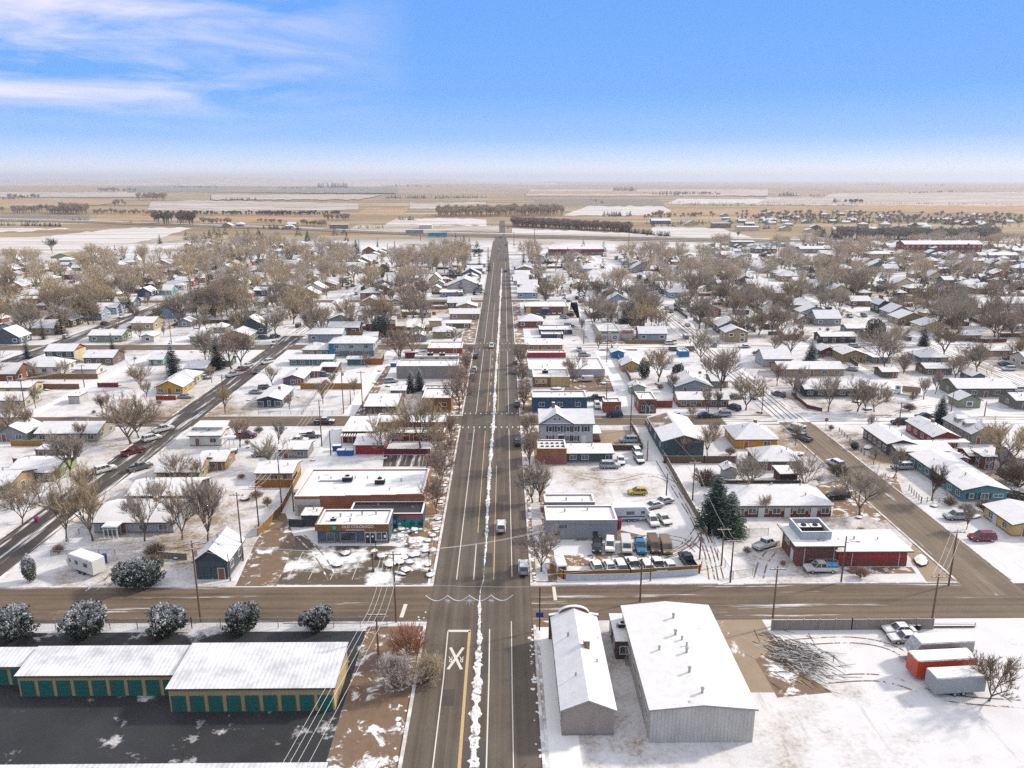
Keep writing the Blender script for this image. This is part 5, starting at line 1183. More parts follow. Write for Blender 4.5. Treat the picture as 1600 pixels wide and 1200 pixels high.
F_(1018, 1048, 350, 345, 14, 'gx', '5a6c80', 'blue-grey farmhouse beyond the highway with dark tree beside', 'farmhouse', pitch=.4, name='farmhouse')
F_(1114, 1142, 356, 349, 14, 'over', '8a8478', 'grey block building on the snowy rise', 'block building', name='block_building', win=(0, 0), dr=False)
F_(1152, 1186, 361, 355, 12, 'gx', 'cfcac0', 'white shed behind a row of small dark spruces', 'shed', pitch=.2, name='farm_shed', win=(0, 0), dr=False)
F_(28, 66, 474, 467, 8, 'gx', '27364a', 'dark navy long shed among the distant left houses', 'shed', pitch=.2, name='shed', win=(0, 0))
F_(215, 236, 464, 456, 9, 'gy', '2d4f7a', 'blue gabled house left of the aqua one', 'house', pitch=.6)
F_(248, 268, 461, 454, 10, 'gx', '6fb0c0', 'aqua house in the distant left streets', 'house', pitch=.5)
F_(397, 417, 463, 454, 9, 'gx', '2c456c', 'royal blue low house in the distant left streets', 'house', pitch=.3)
F_(397, 411, 481, 472, 8, 'gx', '6d8068', 'green-grey house below the royal blue one', 'house', pitch=.3)
F_(17, 38, 491, 482, 9, 'gy', '6b7c80', 'grey gabled house in the bare trees at far left', 'house', pitch=.55)
F_(97, 120, 488, 474, 10, 'gy', 'b8b1a4', 'tall white-roofed gabled house left of the dark spruces', 'house', pitch=.7)
F_(206, 240, 516, 505, 12, 'gx', 'a89878', 'wide white-roofed house along the slanting left street', 'house', pitch=.3)
F_(572, 622, 492, 484, 9, 'gx', '8796a4', 'long bluish house with white roof on open snow', 'house', pitch=.2, win=(6, 1))
F_(676, 709, 529, 519, 9, 'hip', '8f8a5e', 'olive cottage beside the main street with snowy hip roof', 'cottage', pitch=.4)
F_(697, 735, 513, 506, 8, 'gx', '6a5a50', 'brown house with flat snowy roof near the main street', 'house', pitch=.15)
F_(671, 689, 511, 502, 6, 'over', 'c4b088', 'cream box-shaped shed near the main street', 'shed', name='shed', win=(0, 0), dr=False)
F_(1112, 1145, 512, 502, 8, 'gx', '7a7064', 'brown-grey house with white roof above the beige gabled one', 'house', pitch=.25)
F_(1133, 1168, 535, 520, 9, 'gy', 'a08e6a', 'beige gabled house with balcony between bare trees', 'house', pitch=.4, storeys=2)
F_(1096, 1126, 495, 484, 8, 'gy', '8a4c32', 'rust brown gabled house among dense bare trees', 'house', pitch=.5)
F_(1372, 1388, 490, 476, 9, 'gy', '36484a', 'dark green steep gabled house among bare trees', 'house', pitch=.8)
F_(1570, 1640, 486, 474, 10, 'gx', 'a4b0a8', 'pale green two-part house at the far right edge', 'house', pitch=.5)
# ---------------------------------------------------------------- vehicles
WHT, SIL, GRY, BLK, NVY, RED = 'c9c9c6', '9a9ca0', '55585c', '15171a', '1a2740', '5c1a1f'
car(783, 827, 90, 'suv', WHT, 'white car driving away beside the snow ridge on the main street', None, .5)
car(818, 892, 90, 'suv', SIL, 'silver car parked at the main street kerb near the orange fence', None, .6)
car(768, 543, 270, 'suv', WHT, 'white car coming down the main street by the third cross street', None, .4, False)
for px, py, c, l in ((743, 559, BLK, 'black car parked at the main street kerb under branches'), (741, 580, WHT, 'snowy white car parked behind the black kerbside car'), (739, 590, GRY, 'grey car nearest in the kerbside pair under branches'),
                     (805, 583, SIL, 'silver car in the kerbside pair across from the bare street trees'), (805, 570, BLK, 'black pickup-tall car behind the silver kerbside car'), (808, 634, GRY, 'dark grey car parked beside the yellow crossing sign'), (809, 694, BLK, 'black car parked by the two-storey grey house kerb')):
    car(px, py, 90, 'suv', c, l, 'cars at the main street kerb', .45)
car(996, 772, 180, 'hatch', 'c9a81e', 'bright yellow small car alone on the white lot', None, .1)
car(1036, 787, 205, 'sedan', SIL, 'silver saloon at the back of the slanted pair', None, .6); car(1020, 794, 205, 'sedan', SIL, 'silver saloon in front of the slanted pair', None, .6)
car(1019, 818, 275, 'suv', WHT, 'white sport utility car with snowy bonnet beside the camper', None, .75); car(1037, 815, 282, 'sedan', SIL, 'snow-dusted silver saloon right of the white sport utility car', None, .7)
row = 'vehicles parked in the row behind the grey shop'
car(933, 858, 262, 'suv', BLK, 'black off-roader first in the row beside the grey shop wall', row, .35); car(953, 857, 262, 'suv', WHT, 'white snow-covered car second in the parked row', row, .9); car(978, 858, 266, 'van', WHT, 'white van in the parked row left of the blue truck', row, .35)
car(1000, 858, 268, 'pickup', '2a6f96', 'sky blue pickup in the parked row', row, .1); car(1021, 857, 270, 'van', '6b5138', 'brown-roofed van between blue pickup and last tan van', row, .1); car(1040, 859, 268, 'van', '7d6850', 'tan-roofed van at the end of the parked row', row, .1)
fr = 'snowed-in vehicles behind the orange fence'
for i, (px, k, l) in enumerate(((874, 'van', 'snow-covered van alone at the short end of the orange fence'), (931, 'hatch', 'first snowed-in car behind the orange fence beside bare earth'), (952, 'sedan', 'second snowed-in car behind the orange fence'), (968, 'suv', 'third snowed-in car behind the orange fence'), (989, 'pickup', 'snowed-in pickup just before the wooden pole at the fence'),
                                (1009, 'suv', 'snowed-in car hidden between the two poles at the fence'), (1027, 'pickup', 'white-roofed pickup with dark windscreen just past the second pole'), (1046, 'sedan', 'snowed-in saloon next to last behind the orange fence'), (1074, 'pickup', 'dark pickup showing above the last orange fence bay'))):
    car(px, 889-(i == 8)*8, 96, k, (WHT, SIL, WHT, SIL, GRY, WHT, GRY, SIL, BLK)[i], l, fr, .95 if i != 8 else .4)
car(953, 731, 0, 'suv', SIL, 'silver car beside the slate-blue bungalow', None, .5); car(970, 723, 265, 'sedan', GRY, 'snow-capped grey car at the bungalow corner', None, .8); car(998, 721, 275, 'suv', BLK, 'dark snow-capped car nearest the alley pole', None, .8); car(996, 711, 275, 'suv', GRY, 'snow-capped car behind the dark one near the alley pole', None, .9)
car(982, 691, 180, 'suv', SIL, 'silver car on the tan driveway behind the two-storey grey house', None, .3); car(960, 651, 180, 'suv', NVY, 'navy car parked in front of the small orange brick cube', None, .25); car(933, 637, 270, 'suv', WHT, 'white car facing out beside the deep blue building', None, .5); car(931, 626, 180, 'pickup', BLK, 'black pickup behind the deep blue building', None, .3)
car(1196, 855, 30, 'pickup', WHT, 'white flatbed truck left of the square brick building', None, .5); car(1282, 893, 180, 'pickup', WHT, 'white work truck with blue box in front of the brick building', None, .3)
t_ = LAB[-1]; m = MB(); m.box(-2.75, -.85, -.88, .88, .85, 1.5); m.obj('service_box', M['trim'], t_, None, hexc('2f86b0')); m = MB()
for y in (-.7, .7): m.box(-2.7, 2.0, y-.04, y+.04, 1.95, 2.05)
for x in (-2.6, -.9, .9): m.box(x-.04, x+.04, -.7, .7, 2.05, 2.12); m.box(x-.03, x+.03, -.72, -.66, 1.5, 1.95)
m.obj('ladder_rack', M['steel'], t_)
car(1494, 811, 180, 'suv', SIL, 'silver car left of the blue bin near the butter yellow house', None, .5); car(1534, 844, 180, 'suv', '7a1630', 'dark red car in front of the butter yellow house', None, .35)
car(1404, 989, 180, 'sedan', WHT, 'snow-covered saloon nearest the tyre stack', None, .8); car(1413, 1002, 180, 'sedan', SIL, 'snow-covered saloon against the silver camper', None, .85)
car(1309, 779, 180, 'suv', BLK, 'black car at the end of the long brick row house', None, .4); car(1253, 687, 120, 'pickup', GRY, 'grey pickup nearest of two on the tan street', None, .5); car(1244, 673, 120, 'van', WHT, 'white van behind the grey pickup on the tan street', None, .6); car(1305, 728, 110, 'suv', WHT, 'white car under the huge bare tree by the tan street', None, .6)
car(1409, 733, 180, 'suv', SIL, 'pale silver car in the driveway of the turquoise house', None, .6); car(1406, 663, 180, 'suv', BLK, 'black car on the snowy cross street near the red house', None, .3); car(1443, 653, 180, 'sedan', NVY, 'dark saloon beside the big green spruce', None, .3)
car(1103, 652, 0, 'sedan', NVY, 'dark blue saloon on the cross street in front of the tan brick ranch', None, .3); car(1129, 651, 180, 'suv', SIL, 'silver car nose to tail with the dark blue saloon', None, .4); car(1146, 640, 120, 'suv', BLK, 'black car turning beside the corner lawn', None, .4); car(1150, 623, 0, 'sedan', NVY, 'blue car behind the tan brick ranch corner', None, .3)
car(1216, 619, 120, 'suv', GRY, 'dark car on the snow-covered street near the curved fence', None, .5); car(1495, 624, 160, 'sedan', SIL, 'silver saloon in front of the long olive grey ranch', None, .5); car(1488, 610, 160, 'suv', GRY, 'grey car behind the silver saloon at the olive ranch', None, .5)
car(1586, 778, 150, 'pickup', BLK, 'black pickup at the end of the turquoise house', None, .5); car(1345, 526, 100, 'sedan', SIL, 'silver-blue car between dark house and tan garage', None, .4); car(1329, 579, 150, 'sedan', SIL, 'silver saloon below the sloping alley fence', None, .6)
car(1577, 562, 0, 'sedan', GRY, 'grey saloon on the snow lot near the tan garage', None, .3); car(1570, 571, 0, 'sedan', '1f3a78', 'blue saloon in front of the grey one on the snow lot', None, .3); car(1576, 579, 180, 'suv', WHT, 'white car nearest on the snow lot below the blue saloon', None, .4)
car(1588, 612, 180, 'suv', WHT, 'white car at the end of the olive ranch', None, .5); car(1592, 622, 180, 'suv', '4a6a6a', 'teal-grey car below the white one at the olive ranch', None, .5)
car(858+57, 596, 180, 'van', WHT, 'white van beside the long white-walled store', None, .5)
for i in range(6):
    car((823, 840, 849, 857, 865, 874)[i], 491, 270, ('suv','sedan','sedan','sedan','van','van')[i], (WHT, WHT, NVY, SIL, WHT, WHT)[i], None, 'cars in front of the brown brick store', .4, False)
for px, py, c in ((845, 498, GRY), (882, 498, SIL), (889, 494, BLK), (821, 499, BLK), (889, 511, GRY), (913, 557, SIL), (905, 548, WHT), (1060, 486, NVY), (1100, 503, WHT), (955, 520, RED), (1530, 552, NVY)): car(px, py, RND.choice((0, 180, 90)), 'suv', c, None, 'cars around the distant lots', .4, False)
car(165, 737, 50, 'suv', WHT, 'snow-covered car on the dark wet street below the red truck', None, .9); car(209, 709, 50, 'pickup', RED, 'red pickup on the dark wet street', None, .35); car(237, 688, 50, 'suv', WHT, 'white snow-capped car ahead of the red pickup', None, .8); car(255, 674, 50, 'pickup', WHT, 'white pickup near the corner of the dark wet street', None, .4); car(219, 734, 50, 'pickup', GRY, 'grey pickup in the yard opposite the snow-covered car', None, .5)
car(384, 684, 0, 'pickup', RED, 'red pickup in the yard beside the white corner house', None, .4); car(507, 662, 0, 'pickup', BLK, 'dark snow-dusted pickup on the cross street by the pole', None, .6); car(484, 684, 10, 'pickup', GRY, 'snow-filled grey truck in the yard beside the alley', None, .95); car(468, 690, 0, 'sedan', SIL, 'snow-buried saloon next to the snow-filled truck', None, .95); car(409, 713, 0, 'sedan', SIL, 'snow-buried saloon beside the grey shed', None, .95)
car(401, 615, 0, 'sedan', SIL, 'silver saloon left of the navy cottage', None, .4); car(415, 608, 20, 'suv', BLK, 'snow-capped dark car behind the navy cottage', None, .6); car(290, 622, 0, 'sedan', SIL, 'grey saloon in front of the mustard yellow house', None, .4)
for px, py, c, k, l in ((365, 588, SIL, 'pickup', 'silver pickup nearest in the kerb row by the green pine'), (378, 580, RED, 'pickup', 'red truck in the kerb row by the green pine'), (387, 573, WHT, 'sedan', 'white car at the far end of the kerb row'), (418, 568, WHT, 'suv', 'white car on the far kerb by the teal house')): car(px, py, 235, k, c, l, None, .5)
car(320, 592, 0, 'sedan', SIL, 'silver car under the young tree beside the cream hipped house', None, .7); car(611, 598, 20, 'suv', SIL, 'silver car behind the alley garage and two spruces', None, .5); car(606, 536, 0, 'van', WHT, 'white van near the third cross street beside the apartments', None, .4); car(430, 528, 60, 'suv', '3a4a44', 'dark green car in the corner driveway', None, .4); car(412, 530, 0, 'suv', NVY, 'navy car in the corner driveway', None, .3); car(388, 545, 0, 'sedan', WHT, 'white saloon on the third cross street', None, .4)
car(505, 588, 0, 'suv', GRY, 'grey car in the yard of the brown carport', None, .5)
for i, (px, py, c) in enumerate(((787, 368, BLK), (793, 380, WHT), (791, 384, BLK), (782, 372, GRY), (790, 425, BLK), (780, 392, WHT), (794, 357, GRY))): car(px, py, 90, 'suv', c, None, 'cars far along the main street', .2, False)
# boxy vehicles
def boxv(px, py, deg, L, Wd, H, z0, col, label, cat, name, snowroof=True, stripes=(), wins=(), wh=(-.6, .6), slope=0.0, extra=None):
    X, Y = G(px, py); r = empty(name, (X, Y, 0), label, cat, None, math.radians(deg))
    if isinstance(col, str): col = hexc(col)
    m = MB(); m.profile([(-L/2,z0),(L/2-slope*.6,z0),(L/2,z0+H*.45),(L/2-slope,z0+H),(-L/2,z0+H)], [(-Wd/2,.03),(-Wd/2+.08,0),(Wd/2-.08,0),(Wd/2,.03)]); m.obj('body', M['paint'], r, None, (col[0], col[1], col[2], .55))
    if snowroof: m = MB(); m.box(-L/2+.1, L/2-slope-.1, -Wd/2+.1, Wd/2-.1, z0+H+.005, z0+H+.13); m.obj('snow_cover', M['snowcap'], r)
    for x, z, w, h in wins:
        for s in (-1, 1): m = MB(); m.box(x-w/2, x+w/2, s*Wd/2-.03, s*Wd/2+.03, z-h/2, z+h/2); m.obj('side_window', M['glass'], r)
    for z, h, c in stripes:
        for s in (-1, 1): m = MB(); m.box(-L/2+.2, L/2-slope-.2, s*Wd/2-.02, s*Wd/2+.02, z, z+h); m.obj('stripe', M['trim'], r, None, hexc(c))
    for x in wh:
        for s in (-1, 1): w_ = link('wheel', WH[0], r, (x, s*(Wd/2-.2), .34)); link('rim', WH[1], w_)
    m = MB(); m.box(-L/2+.3, L/2+1.3 if name == 'camper_trailer' else L/2-.3, -.25, .25, .42, .56); m.obj('chassis', M['steel'], r)
    RECTS.append((X-L/2, X+L/2, Y-2, Y+2)); return r
boxv(136, 893, 152, 7.2, 2.5, 2.5, .75, 'c4c3bd', 'white fifth-wheel camper on the corner lot with a blue barrel', 'camper', 'camper_trailer', wins=((-1.8, 2.2, 1.0, .7), (.6, 2.2, .8, .7), (2.4, 2.2, .5, .6)), slope=.9)
boxv(985, 812, 2, 7.6, 2.5, 2.4, .7, 'b9bcc0', 'white camper trailer behind the grey shop with dark stripe', 'camper', 'camper_trailer', wins=((-.3, 2.0, 1.6, .7), (2.2, 2.1, .8, .6)), stripes=((1.1, .25, '3a4654'),), slope=1.0)
boxv(1464, 1029, 184, 8.8, 2.5, 2.6, .7, '8f9296', 'silver camper with snowy roof between saloon and orange trailer', 'camper', 'camper_trailer', wins=((-1.5, 2.2, 2.0, .8), (1.5, 2.2, 1.2, .6)), stripes=((1.2, .3, '2a2c30'),), slope=.9)
boxv(1468, 1054, 184, 8.6, 2.5, 2.5, .6, 'b5401f', 'orange-red box trailer with snowy roof below the silver camper', 'trailer', 'box_trailer')
boxv(1490, 1080, 184, 7.0, 2.4, 2.3, .6, '8f9296', 'grey box trailer below the orange-red one', 'trailer', 'box_trailer')
boxv(684, 371, 0, 22, 2.8, 4.6, 1.2, '1f7fa4', 'blue lorry trailer on the highway', 'lorry', 'lorry_trailer', False)
boxv(648, 366, 0, 22, 2.8, 4.2, 1.2, '8e8e92', 'silver lorry on the highway behind the blue one', 'lorry', 'lorry_trailer', False)
r = boxv(1423, 617, 152, 5.2, 2.5, 2.0, 1.0, '8a7458', 'dump truck with white cab in the snowy yard', 'truck', 'dump_truck', False, wh=(-1.6, -.6, 3.4))
m = MB(); m.box(2.9, 4.6, -1.2, 1.2, .6, 2.9); m.obj('cab', M['paint'], r, None, (.62, .64, .64, .5)); m = MB(); m.box(4.58, 4.64, -1.0, 1.0, 1.7, 2.7); m.box(3.4, 4.3, -1.23, 1.23, 1.8, 2.6); m.obj('cab_windows', M['glass'], r)
# ---------------------------------------------------------------- fences
fence([(862, 893), (880, 905), (985, 903), (1093, 896), (1096, 886)], 1.6, 'board', 'b5802c', 'orange plank fence around the parked vehicles with pale panels below', step=4.2)
fr_ = LAB[-1]; q0 = G(862, 893)
for (a, b_) in (((884, 907.5), (985, 905.5)), ((985, 905.5), (1090, 898.5))):
    A, Bp = G(*a), G(*b_); L = math.hypot(Bp[0]-A[0], Bp[1]-A[1]); m = MB(); m.box(0, L, -.05, .05, .05, 1.15); o = m.obj('pale_panel', M['plain'], fr_, (A[0]-q0[0], A[1]-q0[1], 0), hexc('b9c2c8')); o.rotation_euler = (0, 0, math.atan2(Bp[1]-A[1], Bp[0]-A[0]))
fence([(1205, 985), (1330, 984), (1457, 983)], 1.8, 'board', '9c948c', 'grey slatted fence along the snowy lot below the cross street', step=2.6)
fence([(1008, 655+8), (1037, 716), (1090, 812), (1104, 838)], 1.7, 'board', '8a7d6c', 'long weathered board fence along the snowy alley', step=3)
fence([(985, 665), (998, 690), (1004, 702)], 1.5, 'board', '7a6a58', 'short board fence between tan driveway and alley', step=3)
fence([(1037, 724), (1100, 724), (1150, 724)], 1.9, 'board', '6a5544', 'brown board fence below the blue-green metal shed', step=3)
fence([(1095, 760), (1170, 760), (1250, 760)], 1.5, 'board', '4e453c', 'dark board fence behind the big spruces and bare tree', step=3)
fence([(955, 543), (985, 595), (996, 640)], 1.6, 'board', '7d7266', 'board fence lining the upper snowy alley', step=3)
fence([(957, 704), (1003, 704)], 1.5, 'board', '5a4036', 'red-brown fence behind the snow-capped alley cars', step=3)
fence([(1025, 637), (1050, 637)], 2.2, 'board', '8a3a2c', 'red plank fence right of the brick storefront', step=3)
fence([(1311, 675), (1350, 712)], 1.2, 'rail', '6a625a', 'grey rail fence around the snowy side yard of the brown ranch', step=2)
fence([(1420, 767), (1439, 786), (1485, 786), (1478, 774)], 1.3, 'rail', 'b9b6ae', 'white picket-style fence around the turquoise house yard', step=1.2)
fence([(1237, 617), (1262, 638), (1284, 643)], 1.1, 'board', '6a2f2c', 'curving red-brown fence at the corner of the snowy streets', step=2)
fence([(1277, 536), (1336, 536)], 1.6, 'board', '2e2a28', 'dark board fence in front of the dark house', step=3); fence([(1498, 532), (1538, 536), (1572, 535)], 1.7, 'board', '74362a', 'red-brown fence in front of the cream house', step=3)
fence([(1310, 553), (1340, 574)], 1.7, 'board', '6a4a42', 'sloping board fence behind the silver saloon', step=3)
fence([(400, 762), (459, 762)], 2.0, 'board', 'a36f30', 'orange-brown plank fence in front of the tan alley shed', step=3); fence([(403, 838), (440, 800), (470, 742)], 1.6, 'board', '9a7440', 'long tan plank fence up the left alley', step=3)
fence([(22, 592), (153, 592)], 1.8, 'board', '9a7448', 'long tan plank fence below the crossed-roof bungalow', step=3); fence([(50, 608), (124, 608)], 1.8, 'board', '9a6446', 'rusty plank fence across the snowy lot left of the pole', step=3)
fence([(153, 605), (185, 605)], 1.5, 'board', '8a2a30', 'crimson plank fence beside the white box trailer', step=3); fence([(244, 625), (275, 625)], 1.4, 'board', 'a03424', 'bright red picket fence before the mustard yellow house', step=1.5)
fence([(22, 728), (95, 728)], 1.9, 'board', '6e3430', 'red-brown fence behind the lime green house', step=3); fence([(18, 697), (67, 697)], 1.6, 'board', 'b08440', 'honey coloured fence below the grey gabled house', step=3)
fence([(470, 608), (565, 608)], 2.0, 'board', 'b5803c', 'honey coloured plank fence behind the navy cottage lot', step=3); fence([(575, 570), (597, 570), (600, 562)], 2.4, 'board', 'b06a2a', 'tall orange plank fence beside the teal shed', step=3)
fence([(600, 710), (672, 710)], 1.5, 'board', '7d2630', 'dark red patio fence of the restaurant', step=3); fence([(452, 823), (474, 824)], 1.7, 'board', '39434a', 'dark slatted bin enclosure beside the store huts', step=2)
fence([(404, 648), (472, 648), (535, 648)], 1.2, 'chain', '777777', 'chain-link fence along the cross street below the navy cottage')
fence([(472, 648), (500, 610)], 1.1, 'chain', '777777', 'chain-link fence dividing the navy cottage lot', step=2.2)
fence([(-40, 987), (130, 984), (300, 982), (480, 981), (605, 980)], 1.8, 'chain', '777777', 'long chain-link fence behind the round snowy bushes', step=4)
fence([(80, 868), (180, 866)], 1.0, 'chain', '777777', 'low fence behind the fifth-wheel camper', step=3); fence([(90, 862), (155, 810)], 1.1, 'chain', '777777', 'chain-link fence along the dark wet street', step=4)
fence([(248, 872), (292, 875)], 1.3, 'board', '8a8478', 'grey plank fence left of the slate garage', step=2); fence([(1110, 838), (1121, 870), (1145, 905)], 1.4, 'chain', '777777', 'chain-link fence beside the alley near the brick building', step=4)
fence([(1140, 903), (1176, 899)], 1.3, 'chain', '777777', 'short chain-link gate section near the alley mouth', step=3); fence([(1110, 838), (1200, 836)], 1.4, 'chain', '777777', 'chain-link fence below the big spruce pair', step=4)
# ---------------------------------------------------------------- poles and wires
pA = pole(314, 972, 845, 'tall pole beside the round bushes and the cross street', 2, 1, ang=.4); pB = pole(380, 876, 770, 'brown pole right of the slate garage', 1); pB2 = pole(360, 908, 866, 'short pole in front of the slate garage', 0, rad=.12)
pC = pole(619, 972, 862, 'dark leaning-looking pole beside the reddish shrub', 1, 0, 1); pD = pole(592, 1040, 956, 'brown pole nearest the black lot end', 1)
pE = pole(1000, 940, 873, 'tan pole on the far kerb in front of the metal hall', 0); pF = pole(1016, 908, 866, 'dark pole just behind the orange fence', 0, rad=.11); pG = pole(1093, 874, 827, 'pole at the end of the orange fence with hanging box', 0, 1); pH = pole(1127, 884, 824, 'pole with crossarm beside the alley mouth', 1); pI = pole(1141, 910, 842, 'plain pole at the alley mouth kerb', 1)
pJ = pole(1206, 979, 885, 'pole at the near end of the grey slatted fence', 1, 0); pK = pole(1314, 910, 838, 'pole in front of the crimson brick wing', 0, 0, -1); pL = pole(1482, 915, 828, 'leaning pole at the tan street corner', 1); pM = pole(1455, 975, 897, 'pole at the far end of the grey slatted fence', 1)
pN = pole(1082, 782, 720, 'pole with crossarm and transformer above the board fence', 1, 1); pO = pole(1041, 775, 740, 'short plain pole on the white lot near the yellow car', 0); pP = pole(1011, 720, 687, 'pole beside the snow-capped alley cars', 0); pQ = pole(985, 672, 600, 'tall pole at the alley and cross street corner', 1); 
pole(947, 602+38, 597, 'pole beside the small orange brick cube', 0); pole(948, 566, 498+8, 'pole near the white two-bay garage', 1); pole(912, 538, 503, 'pole in the snowy lane behind the navy workshop', 0); pole(1106, 653, 605, 'pole between the dark blue saloon and the silver car', 0)
pole(1404, 667, 628, 'pole right of the black car on the snowy cross street', 1); pole(1486, 643, 612, 'pole beside the big green spruce', 0); pole(1538, 650, 627, 'pole behind the dormer house', 0); pole(1190, 647, 605, 'pole on the corner lawn', 0); pole(1478, 538, 512, 'pole by the snowy cross street near the cream house', 0)
pR = pole(41, 648, 592, 'pole at the left snowy lot on the cross street', 1); pS = pole(132, 605, 570, 'pole between the two plank fences', 1); pT = pole(537, 646, 573, 'thick pole with crossarms by the left alley', 2, 1); pU = pole(567, 646, 580, 'thin pole on the far side of the left alley', 1); pole(548, 632, 610, 'stub pole beside the thick alley pole', 0)
pV = pole(503, 698, 624, 'pole beside the snow-dusted pickup', 1); pW = pole(517, 711, 673, 'pole at the edge of the snowy car park', 0); pX = pole(352, 646, 585, 'pole on the corner of the dark street', 1); pY = pole(459, 799, 757, 'pole at the white end of the brick building', 0, 1); pZ = pole(440, 788, 712, 'pole beside the round snowy alley bush', 1); p0 = pole(405, 828, 758, 'pole in the yard behind the tan plank fence', 1)
pole(626, 560, 533, 'pole in the alley above the teal shed', 1); pole(635, 500, 478, 'pole with double crossarm on open snow', 2); pole(268, 536, 490, 'pole in front of the tall dark spruce', 0); pole(247, 487, 468, 'short pole on the slanting street', 0)
for i, (px, py, t) in enumerate(((835, 385, 358), (982, 391, 365), (1139, 384, 362), (657, 376, 356), (803, 385, 362))): pole(px, py, t, ('dark mast left of the diner', 'yellow-topped mast right of the diner', 'mast beside the grey metal shop', 'mast behind the highway lorries', 'mast at the main street end near the highway')[i], 1, rad=.35, group='masts near the highway')
def arm(p, s=0.0, dz=.1): return (p[0]+s, p[1], p[2]+dz)
wn = [0]
def span(a, b, what, offs=(-1.0, 0, 1.0), sag=.7):
    for i, s in enumerate(offs):
        w_ = ('outer', 'middle', 'inner', 'lowest')[i % 4]
        wire(arm(a, s, .05-(.9 if i == 3 else 0)), arm(b, s, .05-(.9 if i == 3 else 0)), '%s wire of the span %s' % (w_, what), sag)
span(pA, pB2, 'from the bush-side pole to the garage', (-.8, .8)); span(pC, pD, 'down beside the reddish shrub', (-1.1, -.4, .4, 1.1)); span(pD, (pD[0]-12, pD[1]-85, 9.5), 'running off below the black lot', (-1.1, -.4, .4, 1.1))
span(pA, pC, 'along the cross street over the parking lot', (-.5, .5, .9)); span(pC, (6.5, 119, 8.5), 'across the main street', (-.4, .4)); span(pB, p0, 'up the yard to the plank fence', (-.8, .8)); span(p0, pZ, 'along the left alley bush', (-1, 0, 1)); span(pZ, pV, 'over the grey shed', (-1, 0, 1)); span(pV, pT, 'across the second cross street', (-1, 0, 1)); span(pB, pA, 'over the slate garage', (-1, 1))
span(pQ, pN, 'over the blue-green metal shed', (0,), .9); span(pN, pH, 'in front of the big spruces', (0,), .9); span(pH, pI, 'near the alley mouth', (-.6, .6)); span(pI, pJ, 'over the cross street at the alley', (-.6, .6)); span(pL, pM, 'at the tan street corner', (-.9, 0, .9)); span(pR, pS, 'over the left snowy lot', (-.8, .8)); span(pE, (6.0, 107, 7.0), 'from the tan pole to the street corner', (0,))
# ---------------------------------------------------------------- festive garland across the main street
gz = 7.0; gy = G(750, 930, 7.0)[1]
ga = empty('street_garland', (-4, gy, gz), 'silver festive garland with stars strung across the main street', 'garland')
for i in range(4):
    m = MB(); x0 = -6.4+i*3.2-1.2; pts = [(x0+3.2*k/10, 0, -.9*math.sin(PI*k/10)) for k in range(11)]; m.tube(pts, .055, 5); m.obj('tinsel_swag', M['snowcap'], ga)
for i, x in enumerate((-4.4, -1.2, 2.0)):
    m = MB(); s = (.6, 1.1, .6)[i]
    for k in range(8): a = k*PI/4; m.add([(x+math.cos(a+.3)*.14*s,0,-.9+math.sin(a+.3)*.14*s),(x+math.cos(a)*s,-.02,-.9+math.sin(a)*s),(x+math.cos(a-.3)*.14*s,0,-.9+math.sin(a-.3)*.14*s),(x,.12,-.9)], [(0,1,2),(0,3,1),(1,3,2),(0,2,3)])
    m.obj('star', M['snowcap'], ga)
wire((-17, gy+1.5, 8.3), (12, gy+1, 8.0), 'bearer wire of the festive garland over the main street', .5, .025)
# ---------------------------------------------------------------- street furniture
def sign(px, py, h, shape, col, label, cat='sign', top=None):
    X, Y = G(px, py); r = empty('road_sign', (X, Y, 0), label, cat); m = MB(); m.tube([(0,0,0),(0,0,h)], .05, 6); m.obj('post', M['steel'], r)
    m = MB(); n = {'diamond':4,'oct':8,'disc':14,'rect':4}[shape]; s = .55; a0 = {'diamond':0,'oct':PI/8,'disc':0,'rect':PI/4}[shape]
    m.profile([(s*math.cos(a0+2*PI*k/n), h+s*math.sin(a0+2*PI*k/n)) for k in range(n)], [(-.09, 0), (-.055, 0)]); p = m.obj('sign_plate', M['trim'], r, None, hexc(col)); return r, p
sign(820, 637, 3.0, 'diamond', 'd8d21c', 'yellow-green diamond crossing sign at the far side of the cross street'); sign(823, 668, 3.2, 'diamond', 'd8d21c', 'yellow-green diamond crossing sign in front of the two-storey grey house')
rr_, pp = sign(1290, 670, 2.6, 'oct', 'a8181c', 'red octagonal stop sign at the snowy corner'); text('lettering', 'STOP', (0, -.10, 2.6), .34, 'snowcap', (PI/2, 0, 0), pp, .004)
X, Y = G(843, 985); h = ZH(X, Y, 918); r = empty('signal_post', (X, Y, 0), 'dark corner post with violet-blue plate beside the parapet hall', 'post'); m = MB(); m.tube([(0,0,0),(0,0,h)], .09, 8); m.obj('post', M['tyre'], r); m = MB(); m.box(-.55,.55,-.14,-.09,2.3,3.1); m.obj('blue_plate', M['trim'], r, None, hexc('3a2f8a'))
def lamp(px, py, h, label, kind=0):
    X, Y = G(px, py); r = empty('lamp_post', (X, Y, 0), label, 'lamp post', 'small lamp posts'); m = MB(); m.box(-.25,.25,-.25,.25,0,.5); m.obj('base', M['brick'], r, None, hexc('6a3a2c')); m = MB(); m.tube([(0,0,.5),(0,0,h)], .06, 6); m.obj('post', M['tyre'], r); m = MB(); m.tube([(0,0,h),(0,0,h+.35)], [.12,.2], 8); m.tube([(0,0,h+.35),(0,0,h+.5)], [.24,.02], 8); m.obj('lantern', M['tyre'], r)
lamp(588, 873, 3.0, 'dark lamp post on a brick foot nearer the shopfront'); lamp(583, 893, 3.0, 'dark lamp post on a brick foot by the cross street')
